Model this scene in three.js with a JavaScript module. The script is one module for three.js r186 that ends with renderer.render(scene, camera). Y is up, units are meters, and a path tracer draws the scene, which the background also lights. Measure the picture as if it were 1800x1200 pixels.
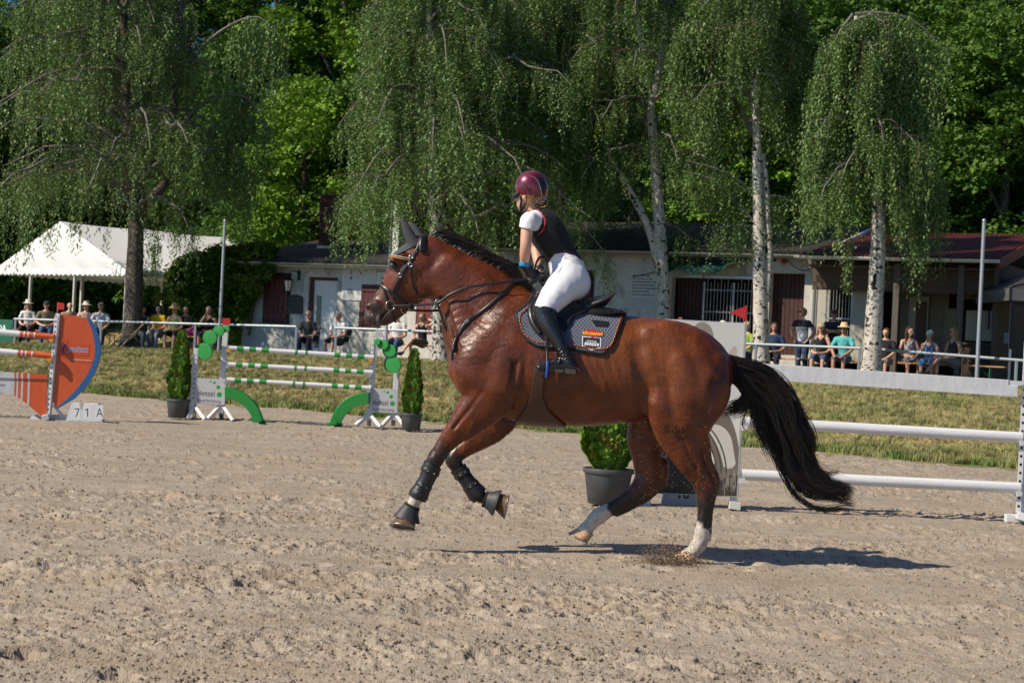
import * as THREE from 'three';
import { Sky } from 'three/addons/objects/Sky.js';
import { RoundedBoxGeometry } from 'three/addons/geometries/RoundedBoxGeometry.js';
import { mergeGeometries, toCreasedNormals } from 'three/addons/utils/BufferGeometryUtils.js';
import { createNoise2D, createNoise3D } from 'simplex-noise';

// ---------- camera, sky, sun, exposure ----------
const scene = new THREE.Scene();
const camera = new THREE.PerspectiveCamera(21.14, 1.5, 0.1, 600);
camera.position.set(0, 1.32, 0);
camera.rotation.order = 'YXZ';
camera.rotation.set(THREE.MathUtils.degToRad(0.27), 0, THREE.MathUtils.degToRad(2.8));
camera.focus = 12;
camera.userData.fStop = 7.5;
camera.updateMatrixWorld(true);
scene.add(camera);
const SUN = new THREE.Vector3(-0.70, 0.67, 0.30).normalize();
const sky = new Sky();
sky.scale.setScalar(500);
sky.name = 'sky'; sky.userData.kind = 'structure';
Object.assign(sky.material.uniforms.turbidity, { value: 3 });
sky.material.uniforms.rayleigh.value = 1.2;
sky.material.uniforms.mieCoefficient.value = 0.004;
sky.material.uniforms.sunPosition.value.copy(SUN);
scene.add(sky);
scene.environmentIntensity = 0.1;
const sun = new THREE.DirectionalLight(0xfff0d8, 5);
sun.name = 'sun';
sun.position.copy(SUN).multiplyScalar(90).add(new THREE.Vector3(0, 0, -30));
sun.target.position.set(0, 0, -30);
sun.castShadow = true; sun.shadow.mapSize.set(4096, 4096); sun.shadow.radius = 1;
Object.assign(sun.shadow.camera, { left: -45, right: 45, top: 45, bottom: -45, near: 1, far: 220 });
scene.add(sun, sun.target);
const renderer = new THREE.WebGLRenderer({ antialias: true });
renderer.setSize(1024, 682);
renderer.toneMapping = THREE.LinearToneMapping;
renderer.toneMappingExposure = 1.2;
renderer.shadowMap.enabled = true;

// ---------- helpers ----------
const V = (x, y, z) => new THREE.Vector3(x, y, z);
const DEG = Math.PI / 180, { sin, cos, PI, min, max, abs, sqrt, hypot, floor, pow } = Math;
const clamp = (x, a = 0, b = 1) => x < a ? a : x > b ? b : x, lerp = (a, b, t) => a + (b - a) * t;
const sstep = (a, b, x) => { x = clamp((x - a) / (b - a)); return x * x * (3 - 2 * x); };
function rngOf(seed) { let s = seed >>> 0; return () => { s = (s + 0x6d2b79f5) >>> 0; let t = Math.imul(s ^ (s >>> 15), 1 | s); t = (t + Math.imul(t ^ (t >>> 7), 61 | t)) ^ t; return ((t ^ (t >>> 14)) >>> 0) / 4294967296; }; }
const R = rngOf(20240518), rr = (a, b) => a + (b - a) * R();
const n2 = createNoise2D(rngOf(7)), n3 = createNoise3D(rngOf(11));
const fbm2 = (x, y, o = 4) => { let s = 0, a = 1, t = 0; for (let i = 0; i < o; i++) { s += a * n2(x, y); t += a; a *= 0.5; x = x * 2.03 + 3.1; y = y * 2.03 - 1.7; } return s / t; };
const FPX = 3216, EYE = 1.32;
// a photo measurement (1800 x 1200) at a known distance becomes a point of the place
function at(px, py, D) {
  const d = V(px - 900, 600 - py, -FPX).applyQuaternion(camera.quaternion);
  return V(0, EYE, 0).addScaledVector(d, D / -d.z);
}
// the front line of houses, benches and rail runs at 26 degrees: s metres along it, D0 metres out at x = 0
const TH = 26 * DEG;
const line = (s, D0, y = 0) => V(s * cos(TH), y, -(D0 - s * sin(TH)));
function onLine(px, py, D0) { const d = V(px - 900, 600 - py, -FPX).applyQuaternion(camera.quaternion), k = d.x / -d.z, s = k * D0 / (cos(TH) + k * sin(TH)), D = D0 - s * sin(TH); return { s, D, y: EYE + d.y / -d.z * D }; }
const plateau = (x) => 0.9 + 0.011 * x;

const used = new Map();
function numbered(n) { const c = used.get(n) ?? 0; used.set(n, c + 1); return c ? n + '_' + String(c).padStart(3, '0') : n; }
const ORI = new WeakMap();
function thing(name, label, category, pos = V(0, 0, 0), turn = 0, group) {
  const o = new THREE.Group(); o.name = numbered(name); o.position.copy(pos); o.rotation.y = turn; scene.add(o);
  o.userData = { label, category }; if (group) o.userData.group = group;
  return o;
}
// a part from geometry in the thing's own axes
function part(name, geo, mat, parent, kind) {
  const m = new THREE.Mesh(Array.isArray(geo) ? merge(geo) : geo, mat); m.name = name; m.castShadow = m.receiveShadow = true; parent.add(m);
  if (kind) m.userData.kind = kind;
  return m;
}
// a part from geometry in world axes, for an unturned thing
function wpart(name, geo, mat, parent, kind) {
  let g = Array.isArray(geo) ? merge(geo) : geo, p = parent, off = V(0, 0, 0);
  while (p && p !== scene) { off.add(p.position); p = p.parent; }
  g.translate(-off.x, -off.y, -off.z);
  return part(name, g, mat, parent, kind);
}
function structure(name, geo, mat, kind = 'structure') { const m = part(name, geo, mat, scene); m.name = numbered(name); m.userData.kind = kind; return m; }
function copyOf(o, pos, turn, label, group) { const c = o.clone(); c.name = numbered(o.name.replace(/_\d{3}$/, '')); c.position.copy(pos); if (turn !== undefined) c.rotation.y = turn; c.userData = { ...o.userData, label }; if (group) c.userData.group = group; scene.add(c); return c; }
function norm(g) {
  if (!g.index) g.setIndex([...Array(g.attributes.position.count).keys()]);
  if (!g.attributes.normal) g.computeVertexNormals();
  if (!g.attributes.uv) { const p = g.attributes.position, u = new Float32Array(p.count * 2); for (let i = 0; i < p.count; i++) { u[2 * i] = p.getX(i); u[2 * i + 1] = p.getY(i); } g.setAttribute('uv', new THREE.BufferAttribute(u, 2)); }
  return g;
}
function merge(list) {
  list = list.map(norm);
  const col = list.some((g) => g.attributes.color);
  for (const g of list) {
    for (const k of Object.keys(g.attributes)) if (!['position', 'normal', 'uv', 'color'].includes(k)) g.deleteAttribute(k);
    if (col && !g.attributes.color) g.setAttribute('color', new THREE.BufferAttribute(new Float32Array(g.attributes.position.count * 3).fill(1), 3));
    g.morphAttributes = {};
  }
  return list.length > 1 ? mergeGeometries(list) : list[0];
}
const M4 = (p, e = [0, 0, 0], s = [1, 1, 1]) => new THREE.Matrix4().compose(V(...p), new THREE.Quaternion().setFromEuler(new THREE.Euler(...e, 'YXZ')), V(...s));
const box = (w, h, d, x = 0, y = 0, z = 0, e = [0, 0, 0]) => new THREE.BoxGeometry(w, h, d).applyMatrix4(M4([x, y, z], e));
const rbox = (w, h, d, x = 0, y = 0, z = 0, e = [0, 0, 0], r = 0.008) => new RoundedBoxGeometry(w, h, d, 2, min(r, w / 2.1, h / 2.1, d / 2.1)).applyMatrix4(M4([x, y, z], e));
function rod(a, b, r0, r1 = r0, seg = 12, open = false) {
  const d = b.clone().sub(a), g = new THREE.CylinderGeometry(r1, r0, d.length(), seg, 1, open);
  g.applyQuaternion(new THREE.Quaternion().setFromUnitVectors(V(0, 1, 0), d.clone().normalize()));
  return g.translate((a.x + b.x) / 2, (a.y + b.y) / 2, (a.z + b.z) / 2);
}
function beam(a, b, w, h) {   // a square bar from a to b
  const d = b.clone().sub(a), g = new RoundedBoxGeometry(w, d.length(), h, 1, min(w, h) * 0.08);
  g.applyQuaternion(new THREE.Quaternion().setFromUnitVectors(V(0, 1, 0), d.clone().normalize()));
  return g.translate((a.x + b.x) / 2, (a.y + b.y) / 2, (a.z + b.z) / 2);
}
// tube along points with a radius for each point
function tube(pts, rad, seg = 8, n = 0) {
  if (n) { const c = new THREE.CatmullRomCurve3(pts), q = c.getPoints(n), rf = (i) => { const t = i / n * (pts.length - 1), k = min(floor(t), pts.length - 2); return typeof rad === 'number' ? rad : lerp(rad[k], rad[k + 1], t - k); }; rad = q.map((_, i) => rf(i)); pts = q; }
  const N = pts.length, pos = [], nor = [], uv = [], idx = []; let u = V(0, 0, 1), L = 0;
  for (let i = 0; i < N; i++) {
    const t = pts[min(i + 1, N - 1)].clone().sub(pts[max(i - 1, 0)]).normalize();
    u.addScaledVector(t, -u.dot(t)); if (u.lengthSq() < 1e-6) u.set(1, 0, 0).addScaledVector(t, -t.x); u.normalize();
    const w = t.clone().cross(u), r = typeof rad === 'number' ? rad : rad[i]; if (i) L += pts[i].distanceTo(pts[i - 1]);
    for (let k = 0; k <= seg; k++) { const a = k / seg * 2 * PI, nx = u.clone().multiplyScalar(cos(a)).addScaledVector(w, sin(a)); pos.push(pts[i].x + nx.x * r, pts[i].y + nx.y * r, pts[i].z + nx.z * r); nor.push(nx.x, nx.y, nx.z); uv.push(k / seg * 2 * PI * r, L); }
  }
  for (let i = 0; i < N - 1; i++) for (let k = 0; k < seg; k++) { const a = i * (seg + 1) + k, b = a + seg + 1; idx.push(a, a + 1, b, b, a + 1, b + 1); }
  for (const [i, s] of [[0, 1], [N - 1, -1]]) { const c = pos.length / 3; pos.push(pts[i].x, pts[i].y, pts[i].z); const t = pts[min(i + 1, N - 1)].clone().sub(pts[max(i - 1, 0)]).normalize().multiplyScalar(-s); nor.push(t.x, t.y, t.z); uv.push(0, 0); for (let k = 0; k < seg; k++) { const a = i * (seg + 1) + k; s > 0 ? idx.push(c, a + 1, a) : idx.push(c, a, a + 1); } }
  return geom(pos, idx, nor, uv);
}
function geom(pos, idx, nor, uv, col) {
  const g = new THREE.BufferGeometry();
  g.setAttribute('position', new THREE.BufferAttribute(new Float32Array(pos), 3)); g.setIndex(idx);
  if (nor) g.setAttribute('normal', new THREE.BufferAttribute(new Float32Array(nor), 3)); else g.computeVertexNormals();
  if (uv) g.setAttribute('uv', new THREE.BufferAttribute(new Float32Array(uv), 2));
  if (col) g.setAttribute('color', new THREE.BufferAttribute(new Float32Array(col), 3));
  return g;
}
// a strap: points with outward normals, swept with a flat rounded section
function strap(pts, nors, w, t, closed = false) {
  const N = pts.length, pos = [], idx = [], uv = [], prof = [[-0.5, 0], [-0.44, 0.75], [-0.2, 1], [0.2, 1], [0.44, 0.75], [0.5, 0], [0.4, -0.35], [-0.4, -0.35]], P = prof.length; let L = 0;
  for (let i = 0; i < N; i++) {
    const a = pts[closed ? (i + N - 1) % N : max(i - 1, 0)], b = pts[closed ? (i + 1) % N : min(i + 1, N - 1)], tg = b.clone().sub(a).normalize(), n = nors[i].clone().addScaledVector(tg, -nors[i].dot(tg)).normalize(), s = tg.clone().cross(n), ww = typeof w === 'number' ? w : w[i];
    if (i) L += pts[i].distanceTo(pts[i - 1]);
    for (let k = 0; k <= P; k++) { const [x, y] = prof[k % P]; pos.push(pts[i].x + s.x * x * ww + n.x * y * t, pts[i].y + s.y * x * ww + n.y * y * t, pts[i].z + s.z * x * ww + n.z * y * t); uv.push(L, x * ww); }
  }
  for (let i = 0; i < N - (closed ? 0 : 1); i++) for (let k = 0; k < P; k++) { const a = i * (P + 1) + k, b = ((i + 1) % N) * (P + 1) + k; idx.push(a, a + 1, b, b, a + 1, b + 1); }
  return geom(pos, idx, null, uv);
}
const spline = (pts, n) => new THREE.CatmullRomCurve3(pts, false, 'centripetal').getPoints(n);
function shapeOf(list, holes = []) { const s = new THREE.Shape(list.map((p) => new THREE.Vector2(...p))); for (const h of holes) s.holes.push(new THREE.Path(h.map((p) => new THREE.Vector2(...p)))); return s; }
const plate = (list, d, bevel = 0, holes) => new THREE.ExtrudeGeometry(shapeOf(list, holes), { depth: d, bevelEnabled: bevel > 0, bevelSize: bevel, bevelThickness: bevel, bevelSegments: 1, curveSegments: 8 });
const geoUV = (g, f) => { const p = g.attributes.position, u = new Float32Array(p.count * 2); for (let i = 0; i < p.count; i++) [u[2 * i], u[2 * i + 1]] = f(p.getX(i), p.getY(i), p.getZ(i)); g.setAttribute('uv', new THREE.BufferAttribute(u, 2)); return g; };
// ---------- textures and materials ----------
function dataTex(n, f, srgb = true, rep = 1, m = n) {
  const d = new Uint8Array(n * m * 4);
  for (let y = 0; y < m; y++) for (let x = 0; x < n; x++) { const c = f(x / n, y / m, x, y), o = (y * n + x) * 4; if (typeof c === 'number') d[o] = d[o + 1] = d[o + 2] = clamp(c) * 255; else { d[o] = clamp(c[0]) * 255; d[o + 1] = clamp(c[1]) * 255; d[o + 2] = clamp(c[2]) * 255; } d[o + 3] = 255; }
  const t = new THREE.DataTexture(d, n, m, THREE.RGBAFormat); t.wrapS = t.wrapT = THREE.RepeatWrapping; t.magFilter = THREE.LinearFilter; t.minFilter = THREE.LinearMipmapLinearFilter; t.generateMipmaps = true; if (srgb) t.colorSpace = THREE.SRGBColorSpace; t.repeat.set(rep, rep); t.needsUpdate = true; return t;
}
const tn = (x, y, f, s = 0) => { const a = 2 * PI * x, b = 2 * PI * y, r = f / (2 * PI); return (n3(cos(a) * r + s, sin(a) * r, cos(b) * r + 2.3 * s) + n3(sin(b) * r - s, cos(a) * r + 7, sin(a) * r)) * 0.5; };   // tiles
function canvasTex(w, h, draw) { const c = document.createElement('canvas'); c.width = w; c.height = h; const x = c.getContext('2d'); draw(x, w, h); const t = new THREE.CanvasTexture(c); t.colorSpace = THREE.SRGBColorSpace; t.anisotropy = 8; return t; }
const mat = (c, rough = 0.7, o = {}) => new THREE.MeshStandardMaterial({ color: Array.isArray(c) ? new THREE.Color().setRGB(...c) : c, roughness: rough, ...o });
const phys = (c, rough = 0.7, o = {}) => new THREE.MeshPhysicalMaterial({ color: Array.isArray(c) ? new THREE.Color().setRGB(...c) : c, roughness: rough, ...o });
const bumpNoise = dataTex(256, (u, v) => 0.5 + 0.3 * tn(u, v, 12) + 0.2 * tn(u, v, 40, 3) + 0.15 * tn(u, v, 90, 5), false);
const worn = (c, amt = 0.12, s = 1) => { const q = new THREE.Color().setRGB(...c); return dataTex(256, (u, v) => { const n = 1 + amt * (0.6 * tn(u, v, 6, s) + 0.5 * tn(u, v, 22, s + 2) + 0.5 * tn(u, v, 70, s + 4)); const l = (x) => pow(clamp(x * n), 1 / 2.2); return [l(q.r), l(q.g), l(q.b)]; }); };
const wornMat = (c, rough = 0.7, amt = 0.12, o = {}) => new THREE.MeshStandardMaterial({ map: worn(c, amt, c[0] * 31), roughness: rough, bumpMap: bumpNoise, bumpScale: 0.002, ...o });

// ---------- implicit bodies: chains of elliptical sections joined smoothly and meshed with surface nets ----------
// node: [x, y, z, r, q]: r across in x-y, q across in z
function chain(nodes, k = 0.03, sub = 4, op = 1) {
  const P = nodes.map((n) => n.length < 5 ? [n[0], n[1], n[2], n[3], n[3]] : n), out = [], N = P.length;
  const cr = (a, b, c, d, t) => 0.5 * (2 * b + (c - a) * t + (2 * a - 5 * b + 4 * c - d) * t * t + (3 * b - a - 3 * c + d) * t * t * t);
  if (N === 1) out.push(P[0]); else for (let i = 0; i < N - 1; i++) { const a = P[max(i - 1, 0)], b = P[i], c = P[i + 1], d = P[min(i + 2, N - 1)]; for (let s = 0; s < sub; s++) out.push(b.map((_, j) => cr(a[j], b[j], c[j], d[j], s / sub))); }
  if (N > 1) out.push(P[N - 1]);
  const lo = [1e9, 1e9, 1e9], hi = [-1e9, -1e9, -1e9];
  for (const o of out) { const m = max(o[3], o[4]); for (let j = 0; j < 3; j++) { lo[j] = min(lo[j], o[j] - m); hi[j] = max(hi[j], o[j] + m); } }
  return { n: out, k, lo, hi, op };
}
function chainD(c, x, y, z) {
  const n = c.n; let best = 1e9;
  const ev = (cx, cy, cz, r, q) => { const dx = x - cx, dy = y - cy, dz = z - cz, h = dx * dx + dy * dy, k0 = sqrt(h / (r * r) + dz * dz / (q * q)); if (k0 < 1e-5) return -min(r, q); const k1 = sqrt(h / (r * r * r * r) + dz * dz / (q * q * q * q)); return k0 * (k0 - 1) / k1; };
  if (n.length === 1) { const a = n[0]; return ev(a[0], a[1], a[2], a[3], a[4]); }
  for (let i = 0; i < n.length - 1; i++) {
    const a = n[i], b = n[i + 1], ux = b[0] - a[0], uy = b[1] - a[1], uz = b[2] - a[2];
    const t = clamp(((x - a[0]) * ux + (y - a[1]) * uy + (z - a[2]) * uz) / (ux * ux + uy * uy + uz * uz + 1e-9));
    const d = ev(a[0] + ux * t, a[1] + uy * t, a[2] + uz * t, a[3] + (b[3] - a[3]) * t, a[4] + (b[4] - a[4]) * t);
    if (d < best) best = d;
  }
  return best;
}
function field(chains) {
  return (x, y, z) => {
    let d = 1e9;
    for (const c of chains) {
      const ax = max(c.lo[0] - x, 0, x - c.hi[0]), ay = max(c.lo[1] - y, 0, y - c.hi[1]), az = max(c.lo[2] - z, 0, z - c.hi[2]), bb = sqrt(ax * ax + ay * ay + az * az);
      if (c.op > 0) {
        if (bb > d + c.k) continue;
        const e = chainD(c, x, y, z);
        if (d > 1e8) d = e; else { const h = max(c.k - abs(d - e), 0); d = min(d, e) - h * h / (4 * c.k); }
      } else {
        if (bb > c.k - d) continue;
        const e = -chainD(c, x, y, z), h = max(c.k - abs(d - e), 0); d = max(d, e) + h * h / (4 * c.k);
      }
    }
    return d;
  };
}
const boundsOf = (chains, pad = 0.03) => { const lo = [1e9, 1e9, 1e9], hi = [-1e9, -1e9, -1e9]; for (const c of chains) if (c.op > 0) for (let j = 0; j < 3; j++) { lo[j] = min(lo[j], c.lo[j] - pad); hi[j] = max(hi[j], c.hi[j] + pad); } return [lo, hi]; };
function netMesh(f, lo, hi, cell, colour, uvf) {
  const B = 6, n = [0, 1, 2].map((j) => Math.ceil((hi[j] - lo[j]) / cell / B) * B + 1), [nx, ny, nz] = n, F = new Float32Array(nx * ny * nz).fill(1), nxy = nx * ny, diag = B * cell * 0.87 * 1.9;
  for (let k = 0; k < nz; k += B) for (let j = 0; j < ny; j += B) for (let i = 0; i < nx; i += B) {
    const c = f(lo[0] + (i + B / 2) * cell, lo[1] + (j + B / 2) * cell, lo[2] + (k + B / 2) * cell), far = abs(c) > diag;
    for (let kk = k; kk < min(k + B, nz); kk++) for (let jj = j; jj < min(j + B, ny); jj++) for (let ii = i; ii < min(i + B, nx); ii++) F[ii + jj * nx + kk * nxy] = far ? c : f(lo[0] + ii * cell, lo[1] + jj * cell, lo[2] + kk * cell);
  }
  const id = new Int32Array(nx * ny * nz).fill(-1), pos = [], idx = [], corner = [0, 1, nx, nx + 1, nxy, nxy + 1, nxy + nx, nxy + nx + 1];
  const E = [[0, 1], [2, 3], [4, 5], [6, 7], [0, 2], [1, 3], [4, 6], [5, 7], [0, 4], [1, 5], [2, 6], [3, 7]];
  for (let k = 0; k < nz - 1; k++) for (let j = 0; j < ny - 1; j++) for (let i = 0; i < nx - 1; i++) {
    const o = i + j * nx + k * nxy; let m = 0; for (let c = 0; c < 8; c++) if (F[o + corner[c]] < 0) m |= 1 << c;
    if (m === 0 || m === 255) continue;
    let sx = 0, sy = 0, sz = 0, q = 0;
    for (const [a, b] of E) { if (((m >> a) & 1) === ((m >> b) & 1)) continue; const fa = F[o + corner[a]], fb = F[o + corner[b]], t = fa / (fa - fb); sx += lerp(a & 1, b & 1, t); sy += lerp((a >> 1) & 1, (b >> 1) & 1, t); sz += lerp(a >> 2, b >> 2, t); q++; }
    id[o] = pos.length / 3; pos.push(lo[0] + (i + sx / q) * cell, lo[1] + (j + sy / q) * cell, lo[2] + (k + sz / q) * cell);
  }
  for (let k = 1; k < nz - 1; k++) for (let j = 1; j < ny - 1; j++) for (let i = 1; i < nx - 1; i++) {
    const o = i + j * nx + k * nxy, s = F[o] < 0;
    const quad = (a, b, c, d, flip) => { if (a < 0 || b < 0 || c < 0 || d < 0) return; flip ? idx.push(a, b, c, a, c, d) : idx.push(a, c, b, a, d, c); };
    if (s !== (F[o + 1] < 0)) quad(id[o], id[o - nx], id[o - nx - nxy], id[o - nxy], s);
    if (s !== (F[o + nx] < 0)) quad(id[o], id[o - nxy], id[o - nxy - 1], id[o - 1], s);
    if (s !== (F[o + nxy] < 0)) quad(id[o], id[o - 1], id[o - 1 - nx], id[o - nx], s);
  }
  const nv = pos.length / 3, nor = new Float32Array(nv * 3), uv = new Float32Array(nv * 2), col = colour ? new Float32Array(nv * 3) : null, e = cell * 0.6;
  for (let i = 0; i < nv; i++) {
    let x = pos[3 * i], y = pos[3 * i + 1], z = pos[3 * i + 2], gx = f(x + e, y, z) - f(x - e, y, z), gy = f(x, y + e, z) - f(x, y - e, z), gz = f(x, y, z + e) - f(x, y, z - e), l = hypot(gx, gy, gz) || 1;
    gx /= l; gy /= l; gz /= l; const d = clamp(f(x, y, z) / (l / (2 * e)), -cell / 2, cell / 2); x -= gx * d; y -= gy * d; z -= gz * d;
    pos[3 * i] = x; pos[3 * i + 1] = y; pos[3 * i + 2] = z; nor[3 * i] = gx; nor[3 * i + 1] = gy; nor[3 * i + 2] = gz;
    const t = uvf ? uvf(x, y, z) : [x + z * 0.7, y + z * 0.3]; uv[2 * i] = t[0]; uv[2 * i + 1] = t[1];
    if (col) { const c = colour(x, y, z, gx, gy, gz); col[3 * i] = c[0]; col[3 * i + 1] = c[1]; col[3 * i + 2] = c[2]; }
  }
  return geom(pos, idx, nor, uv, col);
}
// ================= GROUND =================
// arena edge (foot of the bank) and crest, as distances in front of the camera line
const edgeD = (x) => 31.4 - 0.745 * x + 0.35 * n2(x * 0.35, 4) + 0.12 * n2(x * 1.6, 9), crestD = (x) => 47.2 - 0.488 * x;
function bankY(x, D) {
  const e = edgeD(x), c = max(crestD(x), e + 3), t = (D - e) / (c - e), H = plateau(x);
  if (t <= 0) return -0.06 + 0.06 * sstep(-0.08, 0, t);
  if (t < 1) return H * (0.72 * pow(t, 1.15) + 0.28 * sstep(0.0, 0.16, t) * (1 - 0.0 * t)) * 1.0 + (0.05 * n2(x * 0.7, D * 0.5) + 0.03 * n2(x * 2.1, D * 1.7)) * sstep(0, 0.1, t) * sstep(1.05, 0.9, t);
  const back = D - c; return H + 0.02 * n2(x * 0.5, D * 0.5) + 7.5 * sstep(12, 42, back);
}
function pits(x, z) {   // hoof-stirred sand: overlapping shallow cups with pushed-up rims
  let h = 0;
  for (const [s, a, seed] of [[2.6, 0.028, 3], [5.5, 0.017, 8], [12, 0.004, 5]]) {
    const X = x * s, Z = z * s, ix = floor(X), iz = floor(Z); let m = 9;
    for (let i = -1; i <= 1; i++) for (let j = -1; j <= 1; j++) { const k = Math.imul(ix + i, 374761393) ^ Math.imul(iz + j, 668265263) ^ Math.imul(seed, 2246822519), a1 = ((Math.imul(k ^ (k >>> 13), 1274126177) >>> 0) / 4294967296), b1 = ((Math.imul(k ^ (k >>> 11), 2654435761) >>> 0) / 4294967296); const d = hypot(X - ix - i - a1, (Z - iz - j - b1) * 1.0); if (d < m) m = d; }
    h += a * (sstep(0.1, 0.55, m) - 0.5 + 0.5 * max(0, 1 - abs(m - 0.6) * 5));
  }
  return h;
}
const rough = (x, z) => 0.13 + 0.8 * sstep(-0.2, 0.5, fbm2(x * 0.16 + 5, z * 0.55, 3)) + 0.12 * sstep(-10.4, -8.5, z);
// hoof prints in loose lines across the arena
const prints = new Map();
{ const r = rngOf(55); for (let t = 0; t < 34; t++) { let x = (r() * 2 - 1) * 8, z = -7 - 22 * pow(r(), 1.3), a = (r() - 0.5) * 1.1 + (r() < 0.5 ? PI : 0); const n = 8 + floor(r() * 14); for (let i = 0; i < n; i++) { x += cos(a) * (0.45 + 0.5 * r()); z += sin(a) * 0.6 * r() + (r() - 0.5) * 0.25; a += (r() - 0.5) * 0.15; const k = floor(x / 0.4) + ',' + floor(z / 0.4); if (!prints.has(k)) prints.set(k, []); prints.get(k).push([x, z, a + (r() - 0.5) * 0.4, 0.6 + 0.6 * r()]); } } }
function printY(x, z) {
  let h = 0; const i = floor(x / 0.4), j = floor(z / 0.4);
  for (let a = -1; a <= 1; a++) for (let b = -1; b <= 1; b++) { const L = prints.get((i + a) + ',' + (j + b)); if (!L) continue; for (const [px, pz, an, s] of L) { const dx = x - px, dz = z - pz, u = dx * cos(an) + dz * sin(an), v = -dx * sin(an) + dz * cos(an), d = hypot(u * (u > 0 ? 1 : 0.85), v * 1.08); if (d > 0.22) continue; h += s * (-0.032 * sstep(0.085, 0.05, d) + 0.02 * Math.exp(-(((d - 0.105) / 0.03) ** 2)) * (0.5 + 0.5 * sstep(-0.05, -0.1, u)) + 0.012 * Math.exp(-(((d - 0.16) / 0.04) ** 2)) * (u < 0 ? 1 : 0)); } }
  return h;
}
function sandY(x, z) { const r = rough(x, z); return 0.025 * fbm2(x * 0.35, z * 0.5, 2) + printY(x + 0.012 * n2(x * 15, z * 15), z + 0.012 * n2(z * 15, x * 15)) + r * (pits(x + 0.15 * n2(x * 2, z * 2), z * 1.15) * 0.55 + 0.015 * n2(x * 9, z * 11) + 0.006 * n2(x * 21, z * 25) + 0.0035 * n2(x * 47, z * 52)) - 0.012; }
{
  const zs = [30, 12, 4, 0, -3, -5, -6, -6.6]; let z = -6.9; while (z > -52) { zs.push(z); z -= 0.016 * pow(-z / 7, 1.45); } zs.push(-60, -80, -120, -260);
  const NX = 660, pos = [], nrm = [], uv = [], idx = [], col = [];
  for (const z of zs) { const D = max(-z, 6), w = D * 0.31 + 0.8; for (let i = 0; i <= NX; i++) { let k = i / NX * 2 - 1; const q = abs(k) > 0.985 ? 1 : 0; let x = k * w; if (i === 0 || i === NX) x = Math.sign(k) * 260; if (i === 1 || i === NX - 1) x = Math.sign(k) * (w + 6); const y = z > -6.5 || z < -52 || i < 2 || i > NX - 2 ? 0 : sandY(x, z); pos.push(x, y - (D > 50 ? 0.1 : 0), z); uv.push(x, z); const w1 = fbm2(x * 0.22 + 3, z * 0.9, 4), w2 = fbm2(x * 0.9, z * 2.2 + 40, 3), kk = 1 + 0.17 * w1 + 0.13 * w2, dm = sstep(0.05, 0.55, w1 + 0.5 * w2) * 0.2; col.push(kk * (1 - dm * 0.8), kk * (1 - dm * 1.0), kk * (1 - dm * 1.25)); } }
  const W = NX + 1; for (let j = 0; j < zs.length - 1; j++) for (let i = 0; i < NX; i++) { const a = j * W + i, b = a + W; idx.push(a, a + 1, b, b, a + 1, b + 1); }
  const sandT = dataTex(1024, (u, v) => { const a = tn(u, v, 5), b = tn(u, v, 17, 3), c = tn(u, v, 60, 6), d = tn(u, v, 170, 1), k = 0.5 + 0.12 * a + 0.12 * b + 0.16 * c + 0.22 * d; return [0.6 + 0.27 * (k - 0.5), 0.551 + 0.27 * (k - 0.5), 0.492 + 0.27 * (k - 0.5) - 0.015 * b]; });
  const sandB = dataTex(1024, (u, v) => 0.5 + 0.22 * tn(u, v, 60, 2) + 0.2 * tn(u, v, 150, 4) + 0.2 * tn(u, v, 300, 7), false);
  sandT.repeat.set(0.37, 0.37); sandB.repeat.set(0.61, 0.61);
  const g = geom(pos, idx, null, uv, col);
  structure('arena_sand', g, mat(0xffffff, 0.97, { map: sandT, bumpMap: sandB, bumpScale: 0.009, vertexColors: true }));
  // loose clods
  const cg = new THREE.IcosahedronGeometry(1, 1), cp = cg.attributes.position; for (let i = 0; i < cp.count; i++) { const v = V().fromBufferAttribute(cp, i), k = 1 + 0.3 * n3(v.x * 1.3, v.y * 1.3, v.z * 1.3); cp.setXYZ(i, v.x * k, v.y * k * 0.72, v.z * k); } cg.computeVertexNormals();
  const n = 42000, im = new THREE.InstancedMesh(cg, mat([0.29, 0.235, 0.18], 0.97), n), m = new THREE.Matrix4(), c = new THREE.Color(), r = rngOf(31); let k = 0;
  while (k < n) {
    const D = 6.9 + 29 * pow(r(), 1.5), x = (r() * 2 - 1) * (D * 0.3 + 0.4), z = -D; if (r() > 0.15 + 0.85 * pow(clamp(rough(x, z) - 0.2), 1.5) * sstep(-0.5, 0.3, n2(x * 1.1, z * 2.2))) continue;
    const s = 0.0028 + 0.0085 * pow(r(), 3) + (r() < 0.006 ? 0.012 * r() : 0);
    m.compose(V(x, sandY(x, z) + s * 0.25, z), new THREE.Quaternion().setFromEuler(new THREE.Euler(r() * 6, r() * 6, r() * 6)), V(s, s, s)); im.setMatrixAt(k, m); const q = 0.6 + 0.55 * r(); im.setColorAt(k, c.setRGB(q, q * 0.98, q * 0.95)); k++;
  }
  im.name = 'sand_clods'; im.userData = { kind: 'stuff', label: 'loose clods and crumbs of sand scattered over the arena', category: 'sand' }; im.castShadow = im.receiveShadow = true; scene.add(im);
  // sand thrown up by the hind hoof
  const ns = 2800, sp = new THREE.InstancedMesh(cg, mat([0.17, 0.12, 0.082], 0.97), ns);
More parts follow.
